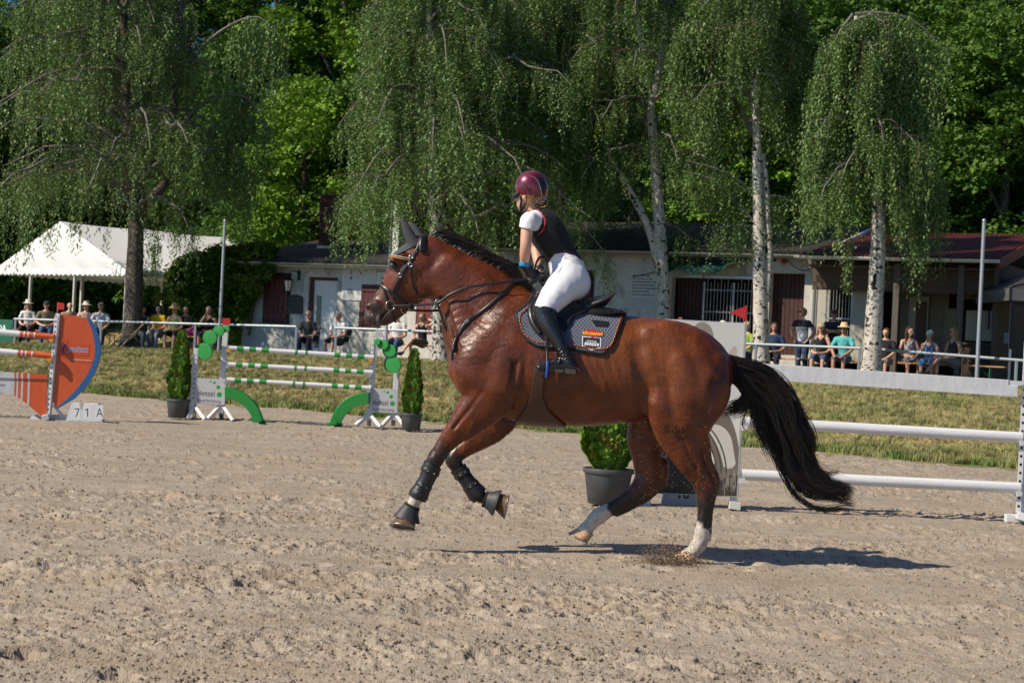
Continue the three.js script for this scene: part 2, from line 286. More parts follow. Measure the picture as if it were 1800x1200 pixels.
  for (let i = 0; i < ns; i++) { const t = r(), gx = (r() + r() + r() - 1.5) / 1.5, hh = r() * r(), far = r() < 0.17; const p = far ? at(1120 + 150 * r(), 740 + 230 * r(), 11.9 - 0.3 * r()) : at(1160 + gx * 92 + 10, 994 - hh * 58 * (1 - abs(gx)) - 4 * r(), 11.93 - 0.35 * r()), s = far ? 0.0012 + 0.0022 * r() : 0.0018 + 0.005 * pow(r(), 2.5); p.y = max(p.y, 0.005); m.compose(p, new THREE.Quaternion().setFromEuler(new THREE.Euler(r() * 6, r() * 6, r() * 6)), V(s, s, s)); sp.setMatrixAt(i, m); }
  sp.name = 'flying_sand'; sp.userData = { kind: 'stuff', label: 'spray of damp sand thrown up behind the hind hoof', category: 'sand' }; sp.castShadow = sp.receiveShadow = true; scene.add(sp);
}
{   // the bank and the flat above it, rising to the wooded slope
  const NX = 260, NZ = 230, pos = [], uv = [], idx = [];
  for (let j = 0; j <= NZ; j++) for (let i = 0; i <= NX; i++) { const x = lerp(-46, 46, i / NX), t = j / NZ, e = edgeD(x), D = t < 0.7 ? e - 0.5 + (crestD(x) + 2 - e) * t / 0.7 : lerp(crestD(x) + 1.5, 125, pow((t - 0.7) / 0.3, 1.7)); pos.push(x, bankY(x, D), -D); uv.push(x, D); }
  for (let j = 0; j < NZ; j++) for (let i = 0; i < NX; i++) { const a = j * (NX + 1) + i, b = a + NX + 1; idx.push(a, a + 1, b, b, a + 1, b + 1); }
  const T = dataTex(1024, (u, v) => { const a = tn(u, v, 7), b = tn(u, v, 24, 3), c = tn(u, v, 110, 5), d = tn(u, v, 260, 8), dry = clamp(0.55 + 0.9 * a + 0.35 * b), k = 0.85 + 0.35 * c + 0.3 * d; const e = tn(u, v, 4, 12) + 0.5 * b > 0.62 ? 1 : 0; const col = [lerp(0.44, 0.62, dry), lerp(0.46, 0.55, dry), lerp(0.24, 0.36, dry)]; return e ? [0.5 * k, 0.42 * k, 0.33 * k] : col.map((x) => x * k); });
  T.repeat.set(0.11, 0.11);
  structure('grass_bank', geom(pos, idx, null, uv), mat(0xffffff, 0.95, { map: T, bumpMap: bumpNoise, bumpScale: 0.02 }));
  // short mown grass, part dry
  const bl = []; const r = rngOf(77); for (let k = 0; k < 9; k++) { const a = r() * 6.3, d = r() * 0.05, h = 0.05 + 0.06 * r(), w = 0.0045, lx = (r() - 0.5) * 0.05, lz = (r() - 0.5) * 0.05, x = cos(a) * d, z = sin(a) * d; bl.push(geom([x - w, 0, z, x + w, 0, z, x + lx + w * 0.6, h * 0.6, z + lz * 0.6, x + lx - w * 0.6, h * 0.6, z + lz * 0.6, x + lx * 1.8, h, z + lz * 1.8], [0, 1, 2, 0, 2, 3, 3, 2, 4])); }
  const n = 60000, im = new THREE.InstancedMesh(merge(bl), mat(0xffffff, 0.85, { side: THREE.DoubleSide }), n), m = new THREE.Matrix4(), c = new THREE.Color(); let k = 0;
  while (k < n) {
    const x = (r() * 2 - 1) * 18, e = edgeD(x), D = lerp(e - 0.1, crestD(x) + 4, pow(r(), 1.25)); if (abs(x) > D * 0.3 + 0.5) continue;
    const t = (D - e), lush = fbm2(x * 0.5, D * 0.9, 3), near = sstep(1.6, 0, t) * 0.7 + sstep(crestD(x) - 2, crestD(x) + 1, D) * 0.25, bare = n2(x * 0.45 + 20, D * 1.1); if (bare > 0.45 && r() < 0.85) continue; if (r() > 0.45 + 0.6 * lush + near) continue;
    const s = (0.65 + 0.6 * r()) * (1 + 0.8 * near * r()), g = clamp(0.3 + 0.75 * lush + 0.5 * near + 0.3 * (r() - 0.5));
    m.compose(V(x, bankY(x, D) - 0.005, -D), new THREE.Quaternion().setFromAxisAngle(V(0, 1, 0), r() * 6.3), V(s * 1.2, s, s * 1.2)); im.setMatrixAt(k, m); const q = 0.75 + 0.5 * r(); im.setColorAt(k, c.setRGB(lerp(0.36, 0.13, g) * q, lerp(0.29, 0.2, g) * q, lerp(0.14, 0.04, g) * q)); k++;
  }
  im.name = 'grass'; im.userData = { kind: 'stuff', label: 'short half dry grass on the bank below the rail', category: 'grass' }; im.castShadow = im.receiveShadow = true; scene.add(im);
}
// ================= BUILDINGS =================
const FD = 52.5;                                           // front line of the houses
const plaster = dataTex(512, (u, v) => { const a = tn(u, v, 5), b = tn(u, v, 20, 2), c = tn(u, v, 90, 4), st = tn(u, v * 0.25, 26, 7), k = 0.9 + 0.05 * a + 0.05 * b + 0.05 * c - 0.05 * max(0, st) - (tn(u, v, 9, 15) > 0.42 ? 0.12 : 0); return [0.83 * k, 0.82 * k, 0.8 * k]; });
const wallMat = mat(0xffffff, 0.92, { map: plaster, bumpMap: bumpNoise, bumpScale: 0.012 });
const shutterRed = wornMat([0.085, 0.014, 0.014], 0.65, 0.35), darkWood = wornMat([0.03, 0.02, 0.016], 0.8, 0.4), greyMetal = mat([0.36, 0.37, 0.38], 0.45, { metalness: 0.7 }), whitePaint = wornMat([0.72, 0.72, 0.7], 0.6, 0.08);
const bitumen = mat(0xffffff, 0.9, { map: (() => { const t = dataTex(256, (u, v) => { const row = floor(v * 8), k = 0.75 + 0.3 * tn(u, v, 30) + 0.25 * tn(u, v, 90, 2) + 0.12 * sin(row * 7.3 + floor(u * 12 + (row % 2) * 0.5) * 3.1), e = (v * 8) % 1 < 0.1 ? 0.6 : 1; return [0.2 * k * e, 0.195 * k * e, 0.195 * k * e]; }); t.repeat.set(0.6, 0.6); return t; })(), bumpMap: bumpNoise, bumpScale: 0.01 });
const fx = (px, py = 520, D0 = FD) => onLine(px, py, D0).s, fy = (px, py, D0 = FD) => onLine(px, py, D0).y;
const loc = (px, py, off) => { const q = onLine(px, py, FD - off / cos(TH)); return { s: q.s + off * Math.tan(TH), y: q.y }; };   // a point off metres in front of the house line
const uvBox = (g) => geoUV(g, (x, y, z) => [x + z, y]), uvM = (g, s = 1) => geoUV(g, (x, y, z) => [(x + z) * s, y * s]);
function gutter(x0, x1, y, z, r = 0.07) { const p = []; for (let i = 0; i <= 10; i++) { const a = PI + i / 10 * PI; p.push([cos(a) * r, sin(a) * r]); } for (let i = 10; i >= 0; i--) { const a = PI + i / 10 * PI; p.push([cos(a) * (r - 0.012), sin(a) * (r - 0.012)]); } return plate(p, x1 - x0).rotateY(PI / 2).translate(x0, y, z); }
function shutter(parent, x0, x1, y0, y1, z, m = shutterRed, n = 5) {
  const s = part('shutter', [box(x1 - x0 + 0.1, y1 - y0 + 0.1, 0.03, (x0 + x1) / 2, (y0 + y1) / 2, z + 0.017)], darkWood, parent), w = (x1 - x0) / n;
  for (let i = 0; i < n; i++) part('plank', uvM(rbox(w - 0.012, y1 - y0, 0.03, x0 + w * (i + 0.5), (y0 + y1) / 2, z + 0.047 + 0.003 * (i % 2)), 0.6), m, s);
  for (const t of [0.12, 0.88]) part('batten', rbox(x1 - x0 - 0.04, 0.1, 0.03, (x0 + x1) / 2, lerp(y0, y1, t), z + 0.08), m, s);
  const d = V(x1 - x0 - 0.16, (y1 - y0) * 0.68, 0), a = Math.atan2(d.y, d.x); part('batten', rbox(d.length(), 0.09, 0.026, (x0 + x1) / 2, (y0 + y1) / 2, z + 0.078, [0, 0, a]), m, s);
  return s;
}
// --- long low white house with the red shutters ---
{
  const s0 = fx(428), s1 = fx(884), sm = (s0 + s1) / 2, base = plateau(sm) - 0.15, o = thing('house', 'low whitewashed house with red shutters and a dark flat pitched roof left of the rider', 'house', line(sm, FD, base), -TH), X = (px, py) => fx(px, py) - sm, Y = (px, py) => fy(px, py) - base, H = 3.62 - base, w = (s1 - s0) / 2;
  const dx0 = X(541), dx1 = X(592), dh = Y(566, 487);
  part('wall', uvM(plate([[-w, 0], [dx0, 0], [dx0, dh], [dx1, dh], [dx1, 0], [w, 0], [w, H], [-w, H]], 0.3).translate(0, 0, -0.3), 0.25), wallMat, o);
  part('wall', uvM(merge([box(0.3, H, 5.5, -w + 0.15, H / 2, -3.06), box(2 * w - 0.6, H, 0.3, 0, H / 2, -5.66)]), 0.25), wallMat, o);
  const rise = 0.95, rl = 5.2, pitch = Math.atan2(rise, rl);
  const roof = part('roof', uvM(geoUV(box(2 * w + 0.8, 0.1, hypot(rise, rl) + 0.1), (x, y, z) => [x, z]).rotateX(pitch).translate(0.1, H + 0.1 + rise / 2 - 0.05, 0.55 - rl / 2), 1), bitumen, o);
  geoUV(roof.geometry, (x, y, z) => [x * 0.8, z * 0.8]);
  part('gutter', gutter(-w - 0.3, w, H + 0.0, 0.6), greyMetal, o); part('fascia', box(2 * w + 0.6, 0.16, 0.03, 0, H - 0.02, 0.5), whitePaint, o);
  for (let i = 0; i < 8; i++) part('rafter_end', box(0.07, 0.1, 0.5, lerp(-w + 0.3, w - 0.3, i / 7), H - 0.03, 0.24), darkWood, o);
  // chimney of brick
  const bt = canvasTex(256, 512, (c, W, Hh) => { c.fillStyle = '#4a3a34'; c.fillRect(0, 0, W, Hh); const r = rngOf(3); for (let j = 0; j < 24; j++) for (let i = -1; i < 4; i++) { const k = 0.75 + 0.5 * r(); c.fillStyle = `rgb(${62 * k | 0},${29 * k | 0},${23 * k | 0})`; c.fillRect(i * 66 + (j % 2) * 33 + 3, j * 21.3 + 2, 60, 17); } });
  bt.wrapS = bt.wrapT = THREE.RepeatWrapping;
  const cp = loc(580, 420, -2.7), ch = part('chimney', geoUV(box(0.56, 1.85, 0.5, cp.s - sm, Y(580, 347) + 0.06 - 0.72, -2.7), (x, y, z) => [(x + z) * 0.7, y * 0.42]), mat(0xffffff, 0.9, { map: bt, bumpMap: bumpNoise, bumpScale: 0.01 }), roof); ch.position.set(0, 0, 0);
  part('chimney_cap', rbox(0.66, 0.07, 0.6, cp.s - sm, Y(580, 347) + 0.3, -2.7), darkWood, ch); part('flashing', box(0.62, 0.12, 0.56, cp.s - sm, H + 0.66, -2.7), mat([0.5, 0.5, 0.5], 0.5, { metalness: 0.5 }), ch);
  const wp = loc(697, 420, -1.2); part('vent_stack', rbox(0.3, 2.0, 0.3, wp.s - sm, Y(697, 400) - 0.1, -1.2), whitePaint, roof);
  // shutters
  shutter(o, X(466), X(508), Y(487, 566), Y(487, 482), 0); shutter(o, X(636), X(668), Y(650, 577), Y(650, 500), 0); shutter(o, X(736), X(800), Y(770, 602), Y(770, 500), 0, mat([0.16, 0.03, 0.035], 0.7)); shutter(o, X(868), X(884), Y(880, 545), Y(880, 492), 0, mat([0.16, 0.03, 0.035], 0.7), 2);
  // door set back in its opening
  const d = part('door', rbox(dx1 - dx0 - 0.16, dh - 0.1, 0.06, (dx0 + dx1) / 2 + 0.02, dh / 2 - 0.04, -0.2), whitePaint, o), dw = dx1 - dx0;
  part('frame', [box(0.1, dh, 0.14, dx0 + 0.051, dh / 2, -0.16), box(0.06, dh, 0.14, dx1 - 0.031, dh / 2, -0.16), box(dw - 0.17, 0.08, 0.14, (dx0 + dx1) / 2 + 0.02, dh - 0.042, -0.16)], shutterRed, d);
  part('pane', rbox(0.17, dh * 0.62, 0.02, dx0 + 0.3, dh * 0.47, -0.162), phys([0.012, 0.014, 0.016], 0.06), d); part('handle', [rod(V(dx0 + 0.46, 1.0, -0.15), V(dx0 + 0.58, 1.0, -0.13), 0.012), rod(V(dx0 + 0.46, 1.0, -0.17), V(dx0 + 0.46, 1.0, -0.13), 0.012)], greyMetal, d); part('doorstep', rbox(dw + 0.3, 0.14, 0.4, (dx0 + dx1) / 2, 0.07 + 0.1, 0.2), wornMat([0.35, 0.33, 0.3], 0.9), d);
  // boards on the wall
  const sg = part('wall_board', rbox(X(660) - X(601), Y(630, 470) - Y(630, 528), 0.03, (X(601) + X(660)) / 2, (Y(630, 470) + Y(630, 528)) / 2, 0.02), whitePaint, o);
  part('lettering', new THREE.PlaneGeometry(X(660) - X(601) - 0.1, Y(630, 470) - Y(630, 528) - 0.1).translate((X(601) + X(660)) / 2, (Y(630, 470) + Y(630, 528)) / 2, 0.041), mat(0xffffff, 0.8, { map: canvasTex(300, 280, (c) => { c.fillStyle = '#cfcfd0'; c.fillRect(0, 0, 300, 280); c.fillStyle = '#33353a'; c.save(); c.translate(62, 10); for (let i = 0; i < 5; i++) c.fillRect(0, i * 9, 22 - (i % 2) * 8, 4); c.beginPath(); c.arc(11, 76, 12, 0, 7); c.fill(); c.restore(); for (let i = 0; i < 4; i++) c.fillRect(40, 190 + i * 12, 60 - (i * 13) % 30, 5); }) }), sg);
  part('wall_board', rbox(X(690) - X(661), Y(676, 478) - Y(676, 510), 0.03, (X(661) + X(690)) / 2, (Y(676, 478) + Y(676, 510)) / 2, 0.02), whitePaint, o);
  part('lettering', new THREE.PlaneGeometry(0.34, 0.34).translate((X(661) + X(690)) / 2 - 0.02, (Y(676, 478) + Y(676, 510)) / 2, 0.041), mat(0xffffff, 0.8, { map: canvasTex(128, 128, (c) => { c.fillStyle = '#cfcfd0'; c.fillRect(0, 0, 128, 128); c.fillStyle = '#2c2e33'; c.font = 'bold 110px sans-serif'; c.fillText('Z', 28, 104); }) }), o);
  const nb = part('notice_board', plate([[X(508), Y(520, 551)], [X(533), Y(520, 551)], [X(533), Y(520, 523)], [X(530), Y(520, 520)], [X(525), Y(520, 518)], [X(516), Y(520, 518)], [X(511), Y(520, 520)], [X(508), Y(520, 523)]], 0.03, 0.005).translate(0, 0, 0.01), mat([0.012, 0.013, 0.014], 0.5), o);
  part('lettering', new THREE.PlaneGeometry(0.3, 0.08).translate((X(508) + X(533)) / 2, Y(520, 525), 0.047), mat(0xffffff, 0.8, { map: canvasTex(128, 32, (c) => { c.fillStyle = '#0a0b0c'; c.fillRect(0, 0, 128, 32); c.fillStyle = '#888'; for (let i = 0; i < 8; i++) c.fillRect(6 + i * 15, 8, 9, 14); }) }), nb);
  // wall lantern
  const lx = X(514), ly = Y(514, 501), la = part('wall_lantern', [tube([V(lx + 0.2, ly + 0.34, 0.02), V(lx + 0.16, ly + 0.42, 0.12), V(lx + 0.04, ly + 0.4, 0.26), V(lx, ly + 0.26, 0.28)], 0.014, 6, 14), box(0.1, 0.3, 0.03, lx + 0.2, ly + 0.3, 0.017), new THREE.ConeGeometry(0.17, 0.14, 6).translate(lx, ly + 0.2, 0.28), new THREE.ConeGeometry(0.05, 0.14, 6).rotateX(PI).translate(lx, ly - 0.26, 0.28), ...[0, 1, 2, 3, 4, 5].map((i) => rod(V(lx + 0.14 * cos(i * PI / 3), ly + 0.13, 0.28 + 0.14 * sin(i * PI / 3)), V(lx + 0.08 * cos(i * PI / 3), ly - 0.19, 0.28 + 0.08 * sin(i * PI / 3)), 0.01, 0.01, 5))], mat([0.01, 0.01, 0.01], 0.5), o);
  part('glass', new THREE.CylinderGeometry(0.135, 0.075, 0.31, 6, 1).rotateY(PI / 6).translate(lx, ly - 0.03, 0.28), phys([0.7, 0.7, 0.68], 0.2), la);
  part('plinth', uvM(box(X(800) - X(700), Y(750, 588) - Y(750, 640), 0.5, (X(700) + X(800)) / 2, (Y(750, 588) + Y(750, 640)) / 2, 0.26), 0.3), wallMat, o);
}
// --- middle house with the barred openings and the awning ---
const HB = {};
{
  const s0 = fx(884) + 0.02, s1 = fx(1438), sm = (s0 + s1) / 2, base = plateau(sm) - 0.15, o = thing('house', 'pale plastered house with barred dark openings and a green awning behind the horse croup', 'house', line(sm, FD, base), -TH), X = (px, py) => fx(px, py) - sm, Y = (px, py) => fy(px, py) - base, H = 4.2 - base, w = (s1 - s0) / 2;
  HB.end = s1;
  const a = [X(1180), X(1333), 0.5, Y(1250, 489)], b = [X(1353), X(1414), 0.75, Y(1385, 480)], hole = ([x0, x1, y0, y1]) => [[x0, y0], [x0, y1], [x1, y1], [x1, y0]];
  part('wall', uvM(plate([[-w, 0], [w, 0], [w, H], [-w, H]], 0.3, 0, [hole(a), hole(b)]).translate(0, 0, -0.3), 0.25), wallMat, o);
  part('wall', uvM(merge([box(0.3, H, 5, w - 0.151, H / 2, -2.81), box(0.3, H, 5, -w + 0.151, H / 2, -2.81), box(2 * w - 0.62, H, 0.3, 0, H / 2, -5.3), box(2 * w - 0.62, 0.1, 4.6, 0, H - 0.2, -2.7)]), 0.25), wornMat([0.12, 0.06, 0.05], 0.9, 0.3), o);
  const rise = 1.1, rl = 5.2, pitch = Math.atan2(rise, rl);
  const roof = part('roof', geoUV(box(2 * w + 0.5, 0.1, hypot(rise, rl) + 0.1).rotateX(pitch).translate(0.05, H + 0.1 + rise / 2 - 0.05, 0.5 - rl / 2), (x, y, z) => [x * 0.8, z * 0.8]), bitumen, o);
  part('gutter', gutter(-w - 0.1, w + 0.1, H, 0.57), greyMetal, o); part('fascia', box(2 * w + 0.3, 0.14, 0.03, 0, H - 0.03, 0.46), wornMat([0.3, 0.28, 0.25], 0.8), o); part('verge_board', box(0.04, 0.16, hypot(rise, rl), w + 0.33, 0, 0, [0, 0, 0]).rotateX(pitch).translate(0, H + 0.08 + rise / 2, 0.5 - rl / 2), whitePaint, roof);
  const dp = part('downpipe', tube([V(w - 0.06, H - 0.05, 0.55), V(w - 0.06, H - 0.25, 0.5), V(w - 0.06, H - 0.5, 0.1), V(w - 0.06, 0.1, 0.1)], 0.045, 10), greyMetal, o); part('hopper', new THREE.CylinderGeometry(0.13, 0.06, 0.28, 12).translate(w - 0.06, H - 0.2, 0.52), greyMetal, dp);
  // grille of the large opening: frame, crossbars and upright bars
  const gx0 = X(1236), gx1 = a[1] - 0.03, gy0 = a[2] + 0.02, gy1 = a[3] - 0.1, bar = mat([0.33, 0.33, 0.34], 0.5, { metalness: 0.4 }), gr = part('grille', [box(0.05, gy1 - gy0, 0.05, gx0, (gy0 + gy1) / 2, -0.1), box(0.05, gy1 - gy0, 0.05, lerp(gx0, gx1, 0.55), (gy0 + gy1) / 2, -0.1), ...[0.06, 0.34, 0.62, 0.9].map((t) => box(gx1 - gx0 - 0.06, 0.028, 0.02, (gx0 + gx1) / 2, lerp(gy0, gy1, t), -0.126))], bar, o);
  for (let i = 1; i < 16; i++) { const x = lerp(gx0, gx1, i / 16); if (i === 9) continue; part('bar', rod(V(x, gy0, -0.1), V(x, gy1 + 0.12 * (i % 2), -0.1), 0.011, 0.011, 6), bar, gr); }
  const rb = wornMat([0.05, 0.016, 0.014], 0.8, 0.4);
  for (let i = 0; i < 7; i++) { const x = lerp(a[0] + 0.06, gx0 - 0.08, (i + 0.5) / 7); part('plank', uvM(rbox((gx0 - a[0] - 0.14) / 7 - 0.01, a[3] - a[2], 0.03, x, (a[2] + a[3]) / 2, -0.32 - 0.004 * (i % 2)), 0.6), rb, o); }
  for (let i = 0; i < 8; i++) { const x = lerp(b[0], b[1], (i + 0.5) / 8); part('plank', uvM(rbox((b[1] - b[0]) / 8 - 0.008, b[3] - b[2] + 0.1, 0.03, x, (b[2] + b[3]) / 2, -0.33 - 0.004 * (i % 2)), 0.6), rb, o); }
  part('lintel', box(a[1] - a[0] + 0.1, 0.07, 0.06, (a[0] + a[1]) / 2, a[3] + 0.04, 0.031), greyMetal, o);
  // awning, folded cloth sagging over the opening
  { const x0 = X(1172), x1 = X(1300), P = [], U = [], I = [], n = 26, m = 8; for (let lay = 0; lay < 2; lay++) for (let j = 0; j <= m; j++) for (let i = 0; i <= n; i++) { const u = i / n, v = j / m, x = lerp(x0, x1, u) + v * 0.1, y = Y(1230, 455) - 0.25 * u * 0 - v * (0.34 - 0.24 * pow(max(0, u - 0.62) / 0.38, 2)) - 0.05 * v * sin(u * 19) - 0.07 * sin(u * PI) * v, z = 0.06 + v * (0.62 + 0.05 * sin(u * 23)) - lay * 0.012; P.push(x, y, z); U.push(x, y); } const W = n + 1, K = (m + 1) * W; for (let j = 0; j < m; j++) for (let i = 0; i < n; i++) { const q = j * W + i, r = q + W; I.push(q, r, q + 1, r, r + 1, q + 1, K + q, K + q + 1, K + r, K + r, K + q + 1, K + r + 1); } const aw = part('awning', geom(P, I, null, U), wornMat([0.008, 0.07, 0.055], 0.8, 0.3), o); part('awning_bar', rod(V(x0, Y(1230, 455), 0.05), V(X(1362), Y(1330, 456), 0.05), 0.045), mat([0.015, 0.06, 0.05], 0.6), aw); }
  // faded lettering, warning lamp, cable, window shutter at the rider's back
  part('lettering', new THREE.PlaneGeometry(X(1160) - X(1110), Y(1135, 482) - Y(1135, 523)).translate((X(1110) + X(1160)) / 2, (Y(1135, 482) + Y(1135, 523)) / 2, 0.006), mat(0xffffff, 0.9, { map: canvasTex(256, 220, (c) => { c.fillStyle = '#c4c3bf'; c.fillRect(0, 0, 256, 220); const r = rngOf(8); c.fillStyle = '#4a4b4e'; for (let j = 0; j < 7; j++) { let x = 6; const e = 150 + 100 * r(); while (x < e) { const l = 8 + 22 * r(); c.fillRect(x, 8 + j * 30, l, 11); x += l + 6; } } }) }), o);
  shutter(o, X(1016), X(1041), Y(1030, 545), Y(1030, 478), 0, shutterRed, 3);
  const lm = part('warning_lamp', [new THREE.CylinderGeometry(0.07, 0.07, 0.06, 16).rotateX(PI / 2).translate(X(1376), Y(1376, 460), 0.04), new THREE.SphereGeometry(0.055, 14, 10).translate(X(1376), Y(1376, 460), 0.08)], phys([0.5, 0.02, 0.015], 0.25), o);
  part('cable', tube([V(X(1110), Y(1110, 487), 0.03), V(X(1150), Y(1150, 478), 0.05), V(X(1180), Y(1180, 470), 0.03)], 0.01, 5, 12), darkWood, o); part('cable', tube([V(X(1380), Y(1380, 456), 0.04), V(X(1400), Y(1400, 472), 0.05), V(X(1418), Y(1418, 475), 0.05), V(w - 0.1, Y(1434, 466), 0.04)], 0.01, 5, 16), darkWood, o);
}
// --- open shelter with the red roof at the right ---
{
  const s0 = HB.end + 0.05, s1 = loc(1760, 453, 1.9).s - 0.1, L = s1 - s0, sm = (s0 + s1) / 2, base = plateau(11) - 0.05, o = thing('shelter', 'dark open fronted shelter with a red ribbed roof and white gutter at the right', 'shelter', line(sm, FD, base), -TH), w = L / 2, Z = 1.6, H = 4.08 - base, X = (px, py = 540, off = 0) => loc(px, py, off).s - sm;
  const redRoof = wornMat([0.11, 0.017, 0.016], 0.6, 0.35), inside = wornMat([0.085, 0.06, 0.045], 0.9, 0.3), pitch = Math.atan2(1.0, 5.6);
  const roof = part('roof', box(L + 0.1, 0.05, 5.75).rotateX(pitch).translate(0, H + 0.52, Z + 0.2 - 2.8), redRoof, o);
  for (let i = 0; i < 46; i++) { const x = lerp(-w, w, (i + 0.5) / 46); part('rib', rbox(0.07, 0.05, 5.74, 0, 0, 0, [0, 0, 0], 0.02).rotateX(pitch).translate(x, H + 0.56, Z + 0.2 - 2.8), redRoof, roof); }
  part('verge_board', box(0.05, 0.26, 5.8).rotateX(pitch).translate(w + 0.08, H + 0.45, Z + 0.2 - 2.8), mat([0.2, 0.025, 0.022], 0.6), roof);
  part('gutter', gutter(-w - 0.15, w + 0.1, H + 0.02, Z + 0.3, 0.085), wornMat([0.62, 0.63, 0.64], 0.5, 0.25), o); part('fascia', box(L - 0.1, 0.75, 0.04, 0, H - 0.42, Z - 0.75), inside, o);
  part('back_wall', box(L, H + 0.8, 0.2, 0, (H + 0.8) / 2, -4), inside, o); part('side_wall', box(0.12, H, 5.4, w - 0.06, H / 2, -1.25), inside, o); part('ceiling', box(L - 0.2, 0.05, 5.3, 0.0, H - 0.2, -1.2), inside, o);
  for (const px of [1577, 1690]) part('post', beam(V(X(px, 520, 1.4), 0, 1.4), V(X(px, 520, 1.4), H - 0.1, 1.4), 0.16, 0.16), wornMat([0.09, 0.08, 0.07], 0.85, 0.6), o);
  // wall panels, door and serving counter under the roof
  const cream = wornMat([0.42, 0.4, 0.35], 0.8, 0.1), pan = (px0, px1, py0, py1, z, m = cream, nm = 'wall_panel') => { const a = loc(px0, py0, z), b = loc(px1, py1, z), m2 = part(nm, rbox(b.s - a.s, a.y - b.y, 0.05, (a.s + b.s) / 2 - sm, (a.y + b.y) / 2 - base, z), m, o); return m2; };
  pan(1440, 1454, 492, 640, 0.1); pan(1502, 1534, 490, 640, 0.1); pan(1586, 1664, 494, 640, -1.5, wornMat([0.22, 0.19, 0.15], 0.85, 0.2)); pan(1600, 1630, 520, 620, -1.4, cream); pan(1612, 1626, 530, 610, -1.34, wornMat([0.12, 0.08, 0.06], 0.9), 'door'); pan(1662, 1684, 542, 620, -1.4, wornMat([0.26, 0.24, 0.17], 0.8)); pan(1700, 1750, 545, 600, -0.6, cream);
  { const k = part('barred_window', [box(0.05, 2.2, 0.05, X(1456, 540), 1.9, 0.1), box(0.05, 2.2, 0.05, X(1500, 540), 1.9, 0.1), box(X(1500) - X(1456), 0.04, 0.05, (X(1456) + X(1500)) / 2, 2.98, 0.1), box(X(1500) - X(1456), 0.04, 0.05, (X(1456) + X(1500)) / 2, 1.6, 0.1)], greyMetal, o); for (let i = 1; i < 8; i++) part('bar', rod(V(lerp(X(1456), X(1500), i / 8), 0.8, 0.1), V(lerp(X(1456), X(1500), i / 8), 3, 0.1), 0.011, 0.011, 6), greyMetal, k); }
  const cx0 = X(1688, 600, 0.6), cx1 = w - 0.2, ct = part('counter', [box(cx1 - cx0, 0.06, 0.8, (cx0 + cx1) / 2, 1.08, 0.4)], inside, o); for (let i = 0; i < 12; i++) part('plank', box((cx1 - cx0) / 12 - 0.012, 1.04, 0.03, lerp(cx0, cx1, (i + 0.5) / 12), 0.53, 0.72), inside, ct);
  for (const [px, py] of [[1709, 514], [1728, 518], [1745, 520], [1762, 520]]) { const q = loc(px, py, -0.3), x = q.s - sm, y = q.y - base, sh = part('pendant_shade', new THREE.LatheGeometry([[0.05, 0.2], [0.07, 0.12], [0.11, 0.0], [0.19, -0.14], [0.2, -0.17]].map((p) => new THREE.Vector2(...p)), 18).translate(x, y, -0.3), mat([0.24, 0.15, 0.06], 0.9, { side: THREE.DoubleSide }), o); part('cord', rod(V(x, y + 0.2, -0.3), V(x, H - 0.22, -0.3), 0.006, 0.006, 5), inside, sh); }
  // things hanging and standing at the bar
  { const p = onLine(1745, 545, FD - 0.2), t = thing('wind_chime', 'pale cloth streamers hanging from a shade at the shelter bar', 'decoration', line(p.s, FD - 0.2, p.y)); for (let i = 0; i < 5; i++) part('streamer', rbox(0.06, 0.34 + 0.14 * (i % 3), 0.02, (i - 2) * 0.075, -0.2 - 0.05 * (i % 2), 0.02 * i, [0, 0.3 * i, 0]), mat([[0.4, 0.38, 0.38], [0.25, 0.09, 0.1], [0.36, 0.34, 0.35], [0.22, 0.08, 0.09], [0.3, 0.27, 0.2]][i], 0.9), t); part('hoop', new THREE.TorusGeometry(0.17, 0.012, 6, 18).rotateX(PI / 2), darkWood, t); }
  { const p = onLine(1759, 596, FD - 0.5), t = thing('cool_box', 'light blue crate on the dark counter of the shelter', 'box', line(p.s, FD - 0.5, base + 1.115)); part('tub', rbox(0.36, 0.24, 0.28, 0, 0.12, 0), mat([0.16, 0.3, 0.5], 0.5), t); part('lid', rbox(0.38, 0.04, 0.3, 0, 0.26, 0), mat([0.22, 0.38, 0.58], 0.5), t); }
}
// --- pole gazebo at the far right ---
{
  const p = at(1774, 668, 43), y0 = plateau(p.x), o = thing('gazebo', 'black pop up gazebo with a grey valance at the right edge', 'gazebo', V(p.x, y0 - 0.02, p.z)), W = 3, blk = mat([0.02, 0.02, 0.022], 0.75), alu = mat([0.6, 0.6, 0.62], 0.35, { metalness: 0.8 });
  for (const [x, z] of [[0, 0], [W, 0], [0, -W], [W, -W]]) { part('leg', [box(0.045, 2.3, 0.045, x, 1.15, z)], alu, o); part('leg_sleeve', box(0.1, 1.15, 0.1, x + 0.02, 1.48, z), blk, o); }
  const P = [[-0.08, 2.36, 0.08], [W + 0.08, 2.36, 0.08], [W + 0.08, 2.36, -W - 0.08], [-0.08, 2.36, -W - 0.08], [W / 2, 3.2, -W / 2]].flat(); part('canopy', geom(P, [0, 1, 4, 1, 2, 4, 2, 3, 4, 3, 0, 4]).toNonIndexed(), mat([0.035, 0.035, 0.038], 0.7, { side: THREE.DoubleSide }), o).geometry.computeVertexNormals();
  for (const [x, z, r] of [[W / 2, 0.085, 0], [W / 2, -W - 0.085, 0], [-0.085, -W / 2, 1], [W + 0.085, -W / 2, 1]]) part('valance', r ? box(0.01, 0.3, W + 0.14, x, 2.2, z) : box(W + 0.14, 0.3, 0.01, x, 2.2, z), mat([0.09, 0.092, 0.1], 0.7), o);
}
